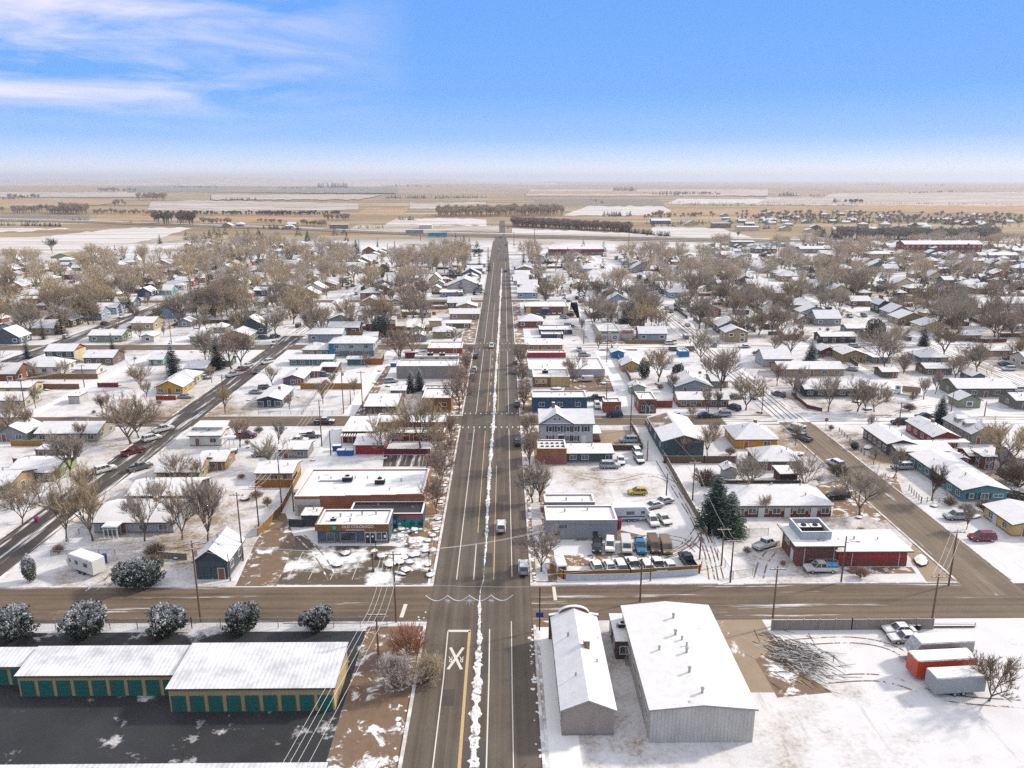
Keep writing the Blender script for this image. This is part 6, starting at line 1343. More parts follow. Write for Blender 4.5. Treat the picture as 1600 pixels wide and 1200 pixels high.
for i, (px, py, l) in enumerate(((702, 660, 'black lamp post by the crosswalk corner'), (700, 690, 'black lamp post beside the red restaurant kerb'), (718, 640, 'black lamp post across from the tan timber shop'), (671, 895, 'black lamp post at the muddy verge corner'))): lamp(px, py, 3.6, l)
def picnic(px, py, label, rz=0):
    X, Y = G(px, py); r = empty('picnic_table', (X, Y, 0), label, 'picnic table', 'snowy picnic tables by the mural', rz)
    m = MB(); m.tube([(0,0,.68),(0,0,.74)], .75, 10); m.obj('table_top', M['steel'], r); m = MB(); m.tube([(0,0,.745),(0,0,.84)], [.73,.5], 10); m.obj('snow_cover', M['snowcap'], r); m = MB(); m.tube([(0,0,0),(0,0,.68)], .08, 6); m.obj('pedestal', M['steel'], r)
    for k in range(4):
        a = k*PI/2+.4; x, y = math.cos(a)*1.15, math.sin(a)*1.15; m = MB(); m.box(x-.3, x+.3, y-.3, y+.3, .40, .46, 0); m.box(x-.26, x+.26, y-.26, y+.26, .46, .56, 1); m.tube([(x,y,0),(x,y,.40)], .05, 5); m.obj('seat', [M['steel'], M['snowcap']], r)
for px, py, l in ((627, 831, 'snowy round picnic table nearest the navy mural corner'), (648, 832, 'snowy round picnic table in front of the teal mural'), (626, 842, 'snowy round picnic table in the middle of the patio'), (644, 852, 'snowy round picnic table farthest from the mural')): picnic(px, py, l)
def rockish(px, py, s, name, label, cat, group, seed, mats=('plain', 'snowcap'), col='6a6058'):
    X, Y = G(px, py); r = random.Random(seed); m = MB(); k = 8; ring = lambda z, q: [(math.cos(2*PI*j/k)*s*q*r.uniform(.8,1.15), math.sin(2*PI*j/k)*s*q*r.uniform(.8,1.15), z*s) for j in range(k)]
    R_ = ring(0, 1)+ring(.4, .95); m.add(R_, [(j, (j+1) % k, k+(j+1) % k, k+j) for j in range(k)], 0); m.add(R_[k:]+[(0, 0, .75*s)], [(j, (j+1) % k, k) for j in range(k)], 1)
    o = m.obj(name, [M[x] for x in mats], None, (X, Y, 0), hexc(col)); tag(o, label, cat, group)
bl = ['by the cross street end of the muddy verge', 'beside the parking exit', 'near the brick-footed lamps', 'between the lamps and the kerb', 'level with the shop doors', 'beside the patio edge', 'under the row of street trees', 'opposite the picnic tables', 'at the mural corner', 'beside the brick building corner', 'halfway along the brick building', 'at the snowy car park exit']
for i, (px, py) in enumerate(((672, 900), (668, 884), (640, 880), (650, 868), (664, 862), (668, 846), (676, 838), (680, 828), (684, 812), (688, 786), (693, 760), (699, 733))): rockish(px, py, .75, 'planter_rock', 'snow-capped landscaping rock '+bl[i], 'rock', 'snow-capped rocks on the verge', i)
for i, (px, py, l) in enumerate(((598, 870, 'first snowy shrub mound beside the lamps'), (610, 884, 'snowy mound between lamp and pole'), (624, 880, 'snowy mound right of the pole'), (634, 892, 'snowy mound near the verge corner'), (540, 866, 'lone snowy mound on the parking lot'), (526, 884, 'snowy mound on the parking lot edge'))): rockish(px, py, 1.0, 'snowy_mound', l, 'mound', 'snowy mounds on the parking lot', 40+i, col='5a5040')
def dumpster(px, py, col, label, w=1.9, d=1.4, h=1.4, name='dumpster', cat='dumpster'):
    X, Y = G(px, py); r = empty(name, (X, Y, 0), label, cat); m = MB(); m.profile([(-w/2,.1),(w/2,.1),(w/2+.12,h),(-w/2-.12,h)], [(-d/2,0),(d/2,0)]); m.obj('bin', M['thing'], r, None, hexc(col)); m = MB(); m.box(-w/2-.12, w/2+.12, -d/2-.05, d/2+.05, h, h+.1, 0, 1); m.obj('lid', [M['tyre'], M['snowcap']], r)
dumpster(527, 704, '134f9a', 'blue dumpster behind the nearer blue pair'); dumpster(534, 711, '1660b4', 'left one of the two nearer blue dumpsters'); dumpster(546, 711, '1660b4', 'blue dumpster touching the crimson shed'); dumpster(615, 573, '1660a8', 'blue dumpster against the blank grey wall'); dumpster(366, 685+24, '1a6a74', 'teal bin in the yard below the red pickup', 1.4, 1.2, 1.2)
def barrel(px, py, col, label, h=1.2, r_=.4, name='wheelie_bin', cat='bin'):
    X, Y = G(px, py); r = empty(name, (X, Y, 0), label, cat); m = MB(); m.tube([(0,0,.05),(0,0,h)], [r_*.85, r_], 8); m.obj('drum', M['thing'], r, None, hexc(col)); m = MB(); m.tube([(0,0,h),(0,0,h+.12)], [r_*1.08, r_*.7], 8); m.obj('lid', M['thing'], r, None, hexc(col))
barrel(163, 880, '2438a0', 'royal blue barrel beside the fifth-wheel camper', 1.6, .6); barrel(1515, 806, '1c48a8', 'royal blue bin beside the silver car', 1.4, .55); barrel(966, 826, '8a1850', 'magenta bin at the grey shop corner', 2.0, .7); barrel(148, 742, '2a2a5a', 'dark purple bin beside the snow-covered street car', 1.4, .5); barrel(58, 815, '9a2a78', 'bright pink toy house at the dark street kerb', .9, .5, 'toy_house', 'toy')
for i, l in enumerate(('left tyre stack by the grey slatted fence', 'middle tyre stack by the grey slatted fence', 'last tyre stack by the grey slatted fence')):
    X, Y = G(1418+i*8, 983); r = empty('tyre_stack', (X, Y, 0), l, 'tyre stack', 'tyre stacks'); 
    for k in range(3): m = MB(); m.tube([(0,0,.02+k*.25),(0,0,.25+k*.25)], .38, 12); m.obj('tyre', M['tyre'], r)
    m = MB(); m.tube([(0,0,.77),(0,0,.84)], [.34,.2], 12); m.obj('snow_cover', M['snowcap'], r)
X, Y = G(1250, 1030); rr = random.Random(8); tk = MB()
for i in range(330):
    x, y = rr.gauss(0, 2.2), rr.gauss(0, 2.6); z = max(.05, 1.3-.25*math.hypot(x, y)+rr.uniform(-.5, .2)); a = rr.gauss(-.7, .5); l = rr.uniform(.7, 1.9); tk.tube([(x-math.cos(a)*l, y-math.sin(a)*l, max(.03, z-.25)), (x+math.cos(a)*l, y+math.sin(a)*l, max(.05, z+rr.uniform(-.3, .3)))], [.05, .02], 4, rr.random() > .6)
o = tk.obj('brush_pile', [M['bark'], M['snowcap']], None, (X, Y, 0)); tag(o, 'heap of cut branches dusted with snow beside the concrete slab', 'brush pile')
X, Y = G(1490, 972+6); r = empty('timber_stack', (X, Y, 0), 'dark beams lying along the kerb past the grey slatted fence', 'beams')
for i in range(3): m = MB(); m.box(-4+i*.4, 3+i*.3, -.5+i*.4, -.25+i*.4, 0, .35, 0, 1); m.obj('beam', [M['wood'], M['snowcap']], r)
# ---------------------------------------------------------------- trees placed from the photo
TANL, GREYB, REDB, GOLD = (.41,.32,.225), (.40,.34,.275), (.38,.285,.225), (.50,.39,.245)
for i, (px, py, tp, pr, c, fr, l) in enumerate((
 (205,694,597,BIG,TANL,.3,'left trunk of the tall twin bare trees at the dark street corner'), (217,684,606,BIG,TANL,.3,'right trunk of the tall twin bare trees at the dark street corner'), (110,745,660,BIG,GREYB,.3,'broad bare tree between lime green house and dark street'),
 (35,818,748,BIG,TANL,.4,'bare tree at the frame edge by the dirt verge'), (104,846,742,BIG,TANL,.3,'first bare tree left of the pale grey porch house'), (145,845,730,BIG,GOLD,.3,'golden bare tree at the corner of the pale grey porch house'), (226,845,738,BIG,GREYB,.35,'bare tree right in front of the glazed porch'), (285,843,742,BIG,TANL,.3,'slim bare tree between porch house and its right neighbour yard'), (325,848,722,BIG,GREYB,.3,'tallest bare tree behind the slate garage'),
 (275,756,698,BIG,REDB,.35,'reddish bare tree over the tan house'), (310,752,710,SMALL,TANL,.3,'small bare tree between the tan house and its outbuilding'), (18,795,742,BIG,GREYB,.45,'bare tree over the tan edge house'), (62,786,735,BIG,TANL,.45,'bare tree behind the pink toy house'), (92,762,722,SMALL,TANL,.4,'small bare tree beside the lime green gable'), (132,772,720,BIG,GOLD,.3,'golden bare tree leaning over the dark street kerb'), (247,800,745,SMALL,GREYB,.3,'small bare tree by the low dark-fronted house'),
 (15,675,622,BIG,TANL,.4,'bare tree beside the grey gabled edge house'), (45,680,628,SMALL,TANL,.4,'small bare tree over the long ranch roof'), (126,690,656,SMALL,TANL,.3,'low bare tree in front of the long ranch house'), (426,729,674,BIG,GREYB,.3,'bare tree between red pickup yard and tan alley shed'), (436,662+34,650,SMALL,GREYB,.3,'young bare tree beside the cross street yard'),
 (603,709,640,BIG,GOLD,.6,'thin frosted tree at the restaurant patio end'), (657,700,606,BIG,GOLD,.6,'big frosted spreading tree in the restaurant patio'), (681,709,652,BIG,GOLD,.6,'frosted tree at the street end of the restaurant patio'), (630,690,640,SMALL,GOLD,.5,'small frosted tree behind the dark red patio fence'),
 (220,606,560,BIG,TANL,.3,'rounded bare tree left of the mustard yellow house'), (321,562,505,BIG,GREYB,.3,'bare tree behind the tall dark spruce'), (362,577,498,BIG,REDB,.3,'bare tree behind the parked kerb row'), (378,577,508,BIG,TANL,.3,'bare tree at the street side of the kerb row'), (331,598,568,SMALL,GOLD,.3,'small tan tree beside the cream hipped house'), (352,642,600,THIN,GOLD,.3,'slender tan tree beside the corner pole'), (426,602,566,THIN,GREYB,.3,'slender young tree left of the purple-grey house'),
 (490,531,464,BIG,GREYB,.2,'large rounded tree behind the third cross street'), (503,523,470,BIG,GREYB,.2,'second rounded tree behind the third cross street'), (549,519,476,BIG,GREYB,.2,'bare tree above the apartments'), (625,566,504,BIG,REDB,.25,'dark-trunked bare tree at the left alley head'), (645,558,496,BIG,REDB,.25,'dense brown tree beside the dark-trunked one'), (709,537,506,BIG,GREYB,.25,'bare tree by the olive cottage'), (520,606,578,SMALL,TANL,.3,'small bare tree in the brown carport yard'),
 (846,893,812,BIG,GREYB,.6,'snowy bare tree at the near end of the right kerb'), (843,784,718,THIN,GREYB,.6,'frosted street tree above the snowy grey shop'), (832,785,712,BIG,GREYB,.5,'frosted kerb tree beside the white lot'), (828,730,662,THIN,REDB,.5,'frosted kerb tree beside the orange brick cube'), (823,690,640,THIN,REDB,.5,'frosted kerb tree beside the two-storey grey house'), (818,640,590,THIN,REDB,.45,'frosted kerb tree beside the deep blue building'), (815,606,560,THIN,REDB,.45,'kerb tree beside the tan shop'), (813,575,530,THIN,REDB,.4,'kerb tree beside the long white-walled store'),
 (1172,770,700,BIG,GREYB,.5,'wide frosted tree behind the long brick row house'), (1343,804,714,BIG,GREYB,.35,'huge spreading bare tree beside the tan street'), (1257,767,698,BIG,GREYB,.4,'bare tree right of the small dark carport'), (1456,782,720,SMALL,(.13,.09,.075),.3,'dark bare tree inside the white picket yard'), (1560,735,642,BIG,GOLD,.3,'spreading golden bare tree by the dormer house'), (1105,713,660,BIG,TANL,.4,'tan bare tree right of the blue-green metal shed'), (1072,716,678,SMALL,REDB,.35,'reddish tree in front of the blue-green gable'), (1195,806,770,SMALL,REDB,.4,'small reddish tree before the brick row house'),
 (1165,641,574,BIG,TANL,.35,'tan bare tree on the corner lawn'), (1126,612,530,BIG,GREYB,.3,'forked bare tree beside the wide blue-grey house'), (1096,565,504,BIG,GREYB,.3,'tall bare tree above the vivid blue garage'), (1028,600,536,BIG,TANL,.3,'bare tree between the cottage and two dark pines'), (1052,612,580,SMALL,REDB,.3,'small reddish tree left of the wide blue-grey gable'), (895,596,546,BIG,REDB,.5,'frosted round tree beside the white van'), (1081,657,630,SMALL,TANL,.3,'small bare tree in front of the tan brick ranch'), (1122,640,606,SMALL,REDB,.3,'small tree hiding the tan brick ranch corner'),
 (1243,623,568,BIG,GREYB,.3,'first bare tree of the four before the dark teal house'), (1294,643,578,BIG,GREYB,.3,'second bare tree of the four before the dark teal house'), (1340,643,580,BIG,GREYB,.3,'third bare tree of the four before the dark teal house'), (1366,643,590,BIG,GREYB,.3,'last bare tree of the four before the dark teal house'), (1236,556,492,BIG,REDB,.2,'dense brown vase-shaped tree behind the snowy spruce'), (1214,603,562,SMALL,REDB,.3,'small reddish tree at the snowy corner'), (1492,592,548,BIG,REDB,.3,'bare tree between the blue and olive houses'), (1512,577,545,BIG,TANL,.3,'bare tree on the snow lot right of the slate blue house'), (1412,583,545,BIG,GREYB,.3,'bare tree by the bluish trailer home'), (1443,624,586,SMALL,GREYB,.3,'low crooked tree behind the dump truck'), (1395,542,496,BIG,TANL,.2,'bare tree on the far cross street kerb'), (1590,565,520,BIG,TANL,.3,'bare tree beside the tan garage house'),
 (1545,1095,1010,BIG,(.2,.14,.09),.3,'bare tree overhanging the orange-red trailer'),
 (82,395,369,BIG,(.12,.095,.08),.1,'lone dark tree in the white field above the sage barn'), (310+843,372,359,SMALL,TANL,.3,'lone small tree on the snowy rise'))):
    T(px, py, tp, pr, 'bare_tree', c, l, fr, base=i, wide=.72 if 4 <= i <= 8 else RND.uniform(.95, 1.2))
for i, (px, py, tp) in enumerate(((717,646,560),(723,618,552),(728,590,542),(733,565,530),(687,770,690),(682,802,735),(695,728,662),(692,748,690),(705,690,640))):
    T(px, py, tp, BIG, 'bare_tree', REDB, 'slender verge tree left of main street, '+('fifth up past the cross street','third past the crossing','fourth, by the kerbside cars','last, by the red brick shop','beside the brick building roof corner','lowest, opposite the picnic tables','beside the snowy car park','between brick building and car park','nearest the crosswalk')[i], .45, base=i, wide=.72, group='street trees on the verge')
T(637, 1026, 964, BIGSHR, 'bare_shrub', (.52,.28,.18), 'rounded reddish shrub at the lower street corner', .45, base=0, cat='shrub', wide=1.0); T(668, 1064, 1018, TANGLE, 'bare_shrub', (.62,.50,.34), 'pale frosted shrub against the main street kerb', .9, base=1, cat='shrub', wide=.95); T(622, 1074, 1016, TANGLE, 'bare_shrub', (.55,.46,.42), 'white-frosted branching shrub beside the black lot', 1.0, base=0, cat='shrub', wide=.85)
for px, py, tp, l in ((1103,758,730,'reddish rounded shrub beside the tiny garden shed'),(1420,642,628,'low spreading shrub before the snowy yard'),(240,886,866,'low shrub by the camper lot fence'),(1590,760,722,'frosted rounded shrub behind the turquoise house'),(1575,752,728,'second frosted shrub behind the turquoise house'),(1540,800,780,'brown hedge shrub below the turquoise house'),(1510,802,786,'brown shrub beside the white picket corner'),(1310,745,722,'dark shrub under the huge spreading tree'),(243,868,846,'twiggy shrub left of the grey plank fence')): T(px, py, tp, SHR, 'bare_shrub', (.2,.14,.1), l, .45, cat='shrub', wide=1.4)
for px, py, tp, pr, c, fr, wd, l in (
 (22,997,948,BUSH,(.03,.05,.035),.6,1.05,'round snowy bush at the outer end of the fence row'),(138,993,944,BUSH,(.035,.05,.03),.6,1.0,'round snowy bush second in the fence row'),(263,989,946,BUSH,(.03,.05,.03),.65,1.05,'round snowy bush in the middle of the fence row'),(380,986,941,BUSH,(.035,.05,.03),.6,.95,'round snowy bush next to the tall pole'),(495,983,947,BUSH,(.03,.045,.03),.55,1.05,'round snowy bush nearest the black lot end'),
 (210,916,872,BUSH,(.05,.075,.045),.55,1.0,'left half of the twin round pines by the camper lot'),(230,914,874,BUSH,(.05,.075,.045),.55,1.0,'right half of the twin round pines by the camper lot'),(48,908,866,PINE,(.10,.11,.06),.8,.7,'small frosted pine on the street corner lawn'),
 (1118,826,742,DSPR,(.035,.065,.04),.12,1.08,'taller dark spruce of the big pair by the alley'),(1140,836,768,DSPR,(.055,.09,.055),.25,1.15,'shorter greener spruce of the big pair by the alley'),(1468,664,618,DSPR,(.02,.055,.035),.35,1.0,'big green spruce on the snowy cross street'),(1266,574,532,DSPR,(.025,.05,.045),.5,1.1,'snowy spruce above the long tan house'),(1443,540,511,DSPR,(.03,.05,.045),.5,1.2,'wide blue-green spruce across the far cross street'),
 (272,590,532,DSPR,(.018,.032,.038),.45,.7,'tall dark narrow spruce behind the mustard yellow house'),(340,577,528,DSPR,(.03,.075,.035),.15,.85,'green pine beside the blue-grey house'),(43,560,527,SPR,(.025,.035,.035),.4,1.1,'dark spruce left of the dark green two-storey house'),(97,522,478,SPR,(.03,.05,.04),.25,1.0,'tall spruce above the slanting street'),(68,530,500,SPR,(.05,.06,.04),.4,1.0,'frosted spruce beside the tall spruce'),(176,548,520,SPR,(.06,.07,.05),.5,1.0,'frosted spruce beside the third cross street'),
 (642,613,578,DSPR,(.02,.035,.035),.5,.95,'left one of the two snowy spruces by the alley garage'),(656,610,575,DSPR,(.02,.035,.035),.5,.9,'right one of the two snowy spruces by the alley garage'),(594,530,490,PINE,(.03,.055,.04),.25,.8,'open green pine above the white van'),(1058,597,566,PINE,(.03,.05,.03),.2,.8,'dark pine left of the wide blue-grey house'),(1006,592,560,PINE,(.03,.05,.03),.25,.7,'dark pine beside the tan gabled cottage'),(1335,690+12,690,BUSH,(.05,.06,.04),.3,.8,'small conical bush at the brown ranch corner'),
 (818,418,388,SPR,(.02,.045,.04),.1,.9,'dark spruce on the open lawn near the diner'),(763,424,386,SPR,(.02,.04,.03),.1,.55,'narrow dark spruce at the main street kerb'),(749,422,387,SPR,(.02,.035,.025),.1,.5,'narrow dark spruce beside the kerb one'),(735,410,390,SPR,(.03,.045,.03),.1,.7,'dark spruce left of the narrow pair'),
 (557,405,375,SPR,(.018,.03,.045),.05,.9,'front spruce left of the brown lodge'),(561,396,373,SPR,(.018,.03,.04),.05,.8,'rear spruce left of the brown lodge'),(606,397,380,SPR,(.02,.03,.03),.05,.7,'slim spruce right of the brown lodge'),(617,396,376,SPR,(.02,.03,.035),.05,.9,'broad spruce right of the brown lodge'),(590,386,372,SPR,(.02,.03,.035),.05,.9,'spruce behind the brown lodge'),
 (572,428,411,SPR,(.02,.03,.035),.05,1.0,'dark spruce in the street below the brown lodge'),(585,422,405,SPR,(.02,.03,.035),.05,1.0,'dark spruce behind the one below the lodge'),(601,437,410,PINE,(.20,.16,.06),.1,.9,'golden green pine in the distant streets'),(570,455,432,SPR,(.025,.035,.03),.1,.8,'slim spruce left of the round green pine'),(587,462,446,PINE,(.04,.055,.035),.1,1.0,'round green pine in the distant streets'),
 (216,444,402,SPR,(.03,.05,.045),.15,.8,'tall spruce among the distant left roofs'),(207,446,416,SPR,(.035,.05,.04),.15,1.0,'spruce left of the tall one among distant roofs'),(236,426,408,SPR,(.03,.05,.045),.1,1.0,'short spruce in the distant left streets'),(253,428,409,SPR,(.04,.06,.045),.15,1.0,'spruce left of the golden bare tree'),(264,430,410,SPR,(.04,.06,.045),.15,.9,'second spruce left of the golden bare tree'),
 (311,417,383,SPR,(.03,.055,.05),.1,.8,'tall blue-green spruce in the distance'),(321,416,396,PINE,(.03,.05,.05),.1,.9,'wide blue-green spruce base beside the tall one'),(364,415,386,SPR,(.03,.055,.045),.1,.9,'lone blue-green spruce right of the wide one'),(250,381,366,SPR,(.02,.03,.045),.05,1.4,'dark blue spruce clump near the highway fields'),(1030,349,341,SPR,(.02,.04,.045),.0,1.2,'dark tree beside the blue-grey farmhouse'),
 (1223,414,395,SPR,(.025,.045,.045),.1,1.0,'dark spruce below the green-roofed house'),(1327,418,398,SPR,(.02,.04,.04),.05,.9,'dark spruce in front of the tan two-storey block'),(1320,424,411,SPR,(.03,.045,.045),.1,1.0,'small spruce below the dark one'),(977,402,390,SPR,(.02,.04,.04),.05,.9,'dark spruce right of the yellow-topped mast'),(989,400,390,SPR,(.02,.04,.045),.05,.9,'second dark spruce right of the yellow-topped mast'),(1365,537,496,PINE,(.13,.12,.075),.2,.7,'olive pine among the bare trees on the far right')):
    nm = 'spruce_tree' if pr in (SPR, DSPR) else ('pine_tree' if pr is PINE else 'round_bush')
    T(px, py, tp, pr, nm, c, l, fr, wide=wd, cat='bush' if pr is BUSH else 'tree')
# ---------------------------------------------------------------- the rest of the town: streets of houses
XS = [-4+95*k if k else -4 for k in range(-8, 9)]
XS = [-850, -755, -660, -565, -470, -375.5, -279.5, -184.5, -91, -4, 81.5, 174.5, 266.5, 360.5, 455, 550, 645, 740]
YS = [207.4, 306.5, 428, 549, 700, 815]
COLS = [('tan','a08a66'),('white','cfcac0'),('grey','8a8c8e'),('cream','cdbf98'),('brown','6e5644'),('pale blue','8fa3b4'),('sage','87917a'),('brick','86503c'),('slate','56626c'),('beige','b7a888')]
def inframe(X, Y, mx=20, top=300, bot=1230):
    q = PX(X, Y); return q is not None and -mx < q[0] < 1600+mx and top < q[1] < bot
R4 = random.Random(21)
def autohouse(X, Y, far=False, small=False):
    w, d = (R4.uniform(10, 14.5), R4.uniform(8, 10.5)) if not small else (R4.uniform(5, 7), R4.uniform(5, 6.5))
    if not free(X, Y, 1.0) or not free(X-w/2, Y-d/2, .6) or not free(X+w/2, Y+d/2, .6) or not free(X+w/2, Y-d/2, .6) or not free(X-w/2, Y+d/2, .6): return False
    cn, ch = R4.choice(COLS); k = R4.choice(('gx','gx','hip','gy','gy'))
    p = R4.uniform(.3, .62) if k != 'hip' else R4.uniform(.4, .6)
    r, ro, rz = house(X-w/2, X+w/2, Y-d/2, d, R4.uniform(2.7, 3.5) if not small else 2.4, k, hexc(ch), p, 'siding', near=False, vents=0, snow=R4.choice((1.05, 1.0, .93, .87, .83)), shingle=R4.choice(((.09,.08,.07),(.14,.09,.07),(.2,.19,.18))), win=(3, 2) if not small else (1, 0), chim=R4.random() < .2, name='house' if not small else 'outbuilding')
    auto(r, '%s %s %s' % (cn, {'gx':'side-gabled','gy':'gable-fronted','hip':'hip-roofed'}[k], 'house' if not small else 'outbuilding'), 'house' if not small else 'outbuilding', ('houses' if not small else 'outbuildings')+' along the distant streets', X, Y); return True
def onroad(X, Y, r=0.0):
    return any(abs(X-x) < (8.6 if x == -4 else 5)+r for x in XS) or any(abs(Y-y) < 5+r for y in [110.6]+YS) or Y > 815 and False
nH = nS = 0; HC = []
for yb0, yb1 in zip(YS, YS[1:]):
    for xa, xb in zip(XS, XS[1:]):
        for k, X in enumerate((xa+R4.uniform(17, 21), xb-R4.uniform(17, 21), (xa+xb)/2-R4.uniform(8, 11), (xa+xb)/2+R4.uniform(8, 11))):
            Y = yb0+R4.uniform(11, 16)
            while Y < yb1-9:
                xx = X+R4.uniform(-2.5, 2.5); q = PX(xx, Y)
                ok = q and -30 < q[0] < 1630 and (q[1] < 545 or q[0] < 60 or q[0] > 1500)
                if ok and q[1] < 410 and q[0] < 290: ok = False
                if ok and 540 < q[0] < 780 and q[1] < 392: ok = False
                if ok and 800 < q[0] < 1100 and q[1] < 404: ok = False
                if ok and q[1] < 383: ok = False
                if ok and k >= 2 and R4.random() < .15: ok = False
                if ok and Y > 520 and abs(xx+4) < 46 and R4.random() < .6: ok = False
                if ok: HC.append((Y, xx, k >= 2))
                Y += R4.uniform(15.5, 20) if k < 2 else R4.uniform(14, 24)
HC.sort(); EXTRA = []
for Y, X, sm in HC:
    if sm and nS < 270: nS += autohouse(X, Y, small=True)
    elif not sm and nH < 235: nH += autohouse(X, Y)
    elif free(X, Y, 4) and not sm: EXTRA.append((X, Y)); RECTS.append((X-6, X+6, Y-5, Y+5))
XC = {}
for X, Y in EXTRA:
    ch = R4.choice(COLS)[1]; mw, mr = XC.setdefault(ch, (MB(), MB())); a, b, h = R4.uniform(5, 7), R4.uniform(4, 5), R4.uniform(2.7, 3.4); zr = h+R4.uniform(1.4, 2.6)
    mw.box(X-a, X+a, Y-b, Y+b, -.2, h)
    if R4.random() < .5:
        mw.add([(X-a,Y-b,h),(X+a,Y-b,h),(X,Y-b,zr-.2)], [(0,1,2)]); e = [(x, y, z) for y in (Y-b-.4, Y+b+.4) for x, z in ((X-a-.4, h-.05), (X, zr), (X+a+.4, h-.05))]; mr.add(e, [(0,1,4,3),(1,2,5,4)])
    else:
        mw.add([(X-a,Y-b,h),(X-a,Y+b,h),(X-a,Y,zr-.2),(X+a,Y-b,h),(X+a,Y+b,h),(X+a,Y,zr-.2)], [(0,1,2),(3,4,5)]); e = [(x, y, z) for x in (X-a-.4, X+a+.4) for y, z in ((Y-b-.4, h-.05), (Y, zr), (Y+b+.4, h-.05))]; mr.add(e, [(0,1,4,3),(1,2,5,4)])
    for t_ in (-.5, .3): mw.box(X+a*t_-.7, X+a*t_+.7, Y-b-.06, Y-b, 1.0, 2.1, 1)
for ch, (mw, mr) in XC.items():
    o = mw.obj('distant_houses', [M['plain'], M['glass']], None, None, hexc(ch)); o['kind'] = 'stuff'; o = mr.obj('distant_roofs', M['roof'], None, None, (.1,.09,.08,1.02)); o['kind'] = 'stuff'
# cars parked along the side streets
nC = 0
for i in range(600):
    if nC >= 85: break
    Y = 214+400*R4.random()**1.2; xs_ = R4.choice(XS); vert = R4.random() < .7
    X, Y, dg_ = (xs_+R4.choice((-3.9, 3.9)), Y, R4.choice((90, 270))) if vert and xs_ != -4 else (xs_+R4.uniform(12, 80), R4.choice(YS[:4])+R4.choice((-8.5, 8.5, -3.3, 3.3)), R4.choice((0, 180)))
    q = PX(X, Y)
    if not q or not (5 < q[0] < 1595) or q[1] > 640 or not free(X, Y, 2.5): continue
    car(q[0], q[1], dg_, R4.choice(('sedan','suv','suv','pickup','hatch','van')), R4.choice((WHT, WHT, SIL, SIL, GRY, GRY, BLK, NVY, RED)), None, 'cars parked along the side streets', R4.uniform(.3, .9), False); nC += 1
# yard fences along the lot lines
nF = 0
for i in range(900):
    if nF >= 150: break
    Y = 300+330*R4.random()**1.3; xa = R4.choice(XS[:-1]); X = xa+R4.uniform(8, 60); q = PX(X, Y)
    if not q or not (0 < q[0] < 1600) or q[1] > 545 or -50 < X < 40 and Y < 430: continue
    L_ = R4.uniform(12, 30); hz_ = R4.random() < .6; e = (X+L_, Y) if hz_ else (X, Y+L_)
    if onroad(X, Y) or onroad(*e) or not all(free(X+(e[0]-X)*t, Y+(e[1]-Y)*t) for t in (0, .25, .5, .75, 1)): continue
    cn, ch = R4.choice((('brown','6e4c38'),('tan','9a7a50'),('grey','7a7268'),('red-brown','7c4434'),('dark','3e362f')))
    fence([(X, Y), e], 1.7, 'board', ch, 'x', False, 30); o = LAB.pop(); auto(o, '%s yard fence' % cn, 'fence', 'yard fences', X, Y); nF += 1
for (x0, x1, y0, y1, n) in ((1180, 1600, 334, 364, 52), (1060, 1260, 338, 354, 14), (250, 520, 352, 360, 5), (90, 170, 322, 327, 3), (1000, 1300, 300, 308, 5)):
    for i in range(n):
        px, py = R4.uniform(x0, x1), R4.uniform(y0, y1); X, Y = G(px, py)
        if free(X, Y, 12): autohouse(X, Y)
# ---------------------------------------------------------------- trees of the town
import numpy as np
def make_far(seed, n=280, H=11.0, W=9.5, rw=.06):
    r = random.Random(seed); V = []; F = []
    def quad(p, q, w0, w1):
        t = (q-p).normalized(); u = t.cross(Vector((r.uniform(-1,1), r.uniform(-1,1), r.uniform(-.3,.3)))).normalized(); o = len(V)
        V.extend([tuple(p-u*w0), tuple(p+u*w0), tuple(q+u*w1), tuple(q-u*w1)]); F.append((o,o+1,o+2,o+3))
    quad(Vector((0,0,-.2)), Vector((0,0,H*.26)), .34, .26); quad(Vector((0,0,-.2)), Vector((.01,0,H*.26)), .34, .26)
    limbs = []
    for k in range(9):
        a = 2*PI*k/9+r.uniform(-.3, .3); t = r.uniform(.15, .85); d = Vector((math.cos(a)*math.sin(t), math.sin(a)*math.sin(t), math.cos(t)))
        e = Vector((d.x*W*.55, d.y*W*.55, H*.24+d.z*H*.66)); mpt = Vector((0,0,H*.24)).lerp(e, .5)+Vector((0,0,.05*H)); limbs.append((mpt, e, d)); quad(Vector((0,0,H*.23)), mpt, .2, .13); quad(mpt, e, .13, .05)
    for k in range(n):
        mpt, e, d = r.choice(limbs); b = mpt.lerp(e, r.uniform(-.15, 1.0)); v = Vector((r.gauss(0,1), r.gauss(0,1), r.gauss(.5,.8))).normalized()
        v = (v+d*.6).normalized(); b = b+Vector((r.gauss(0,.5), r.gauss(0,.5), r.gauss(0,.4))); quad(b, b+v*r.uniform(.8, 2.1), rw, rw*.45)
    return np.array(V, dtype=np.float32), np.array(F, dtype=np.int32)
FARP = [make_far(s) for s in (71, 72, 73, 74)]
FARD = [make_far(s, 420, 11, 8.5, .13) for s in (75, 76)]
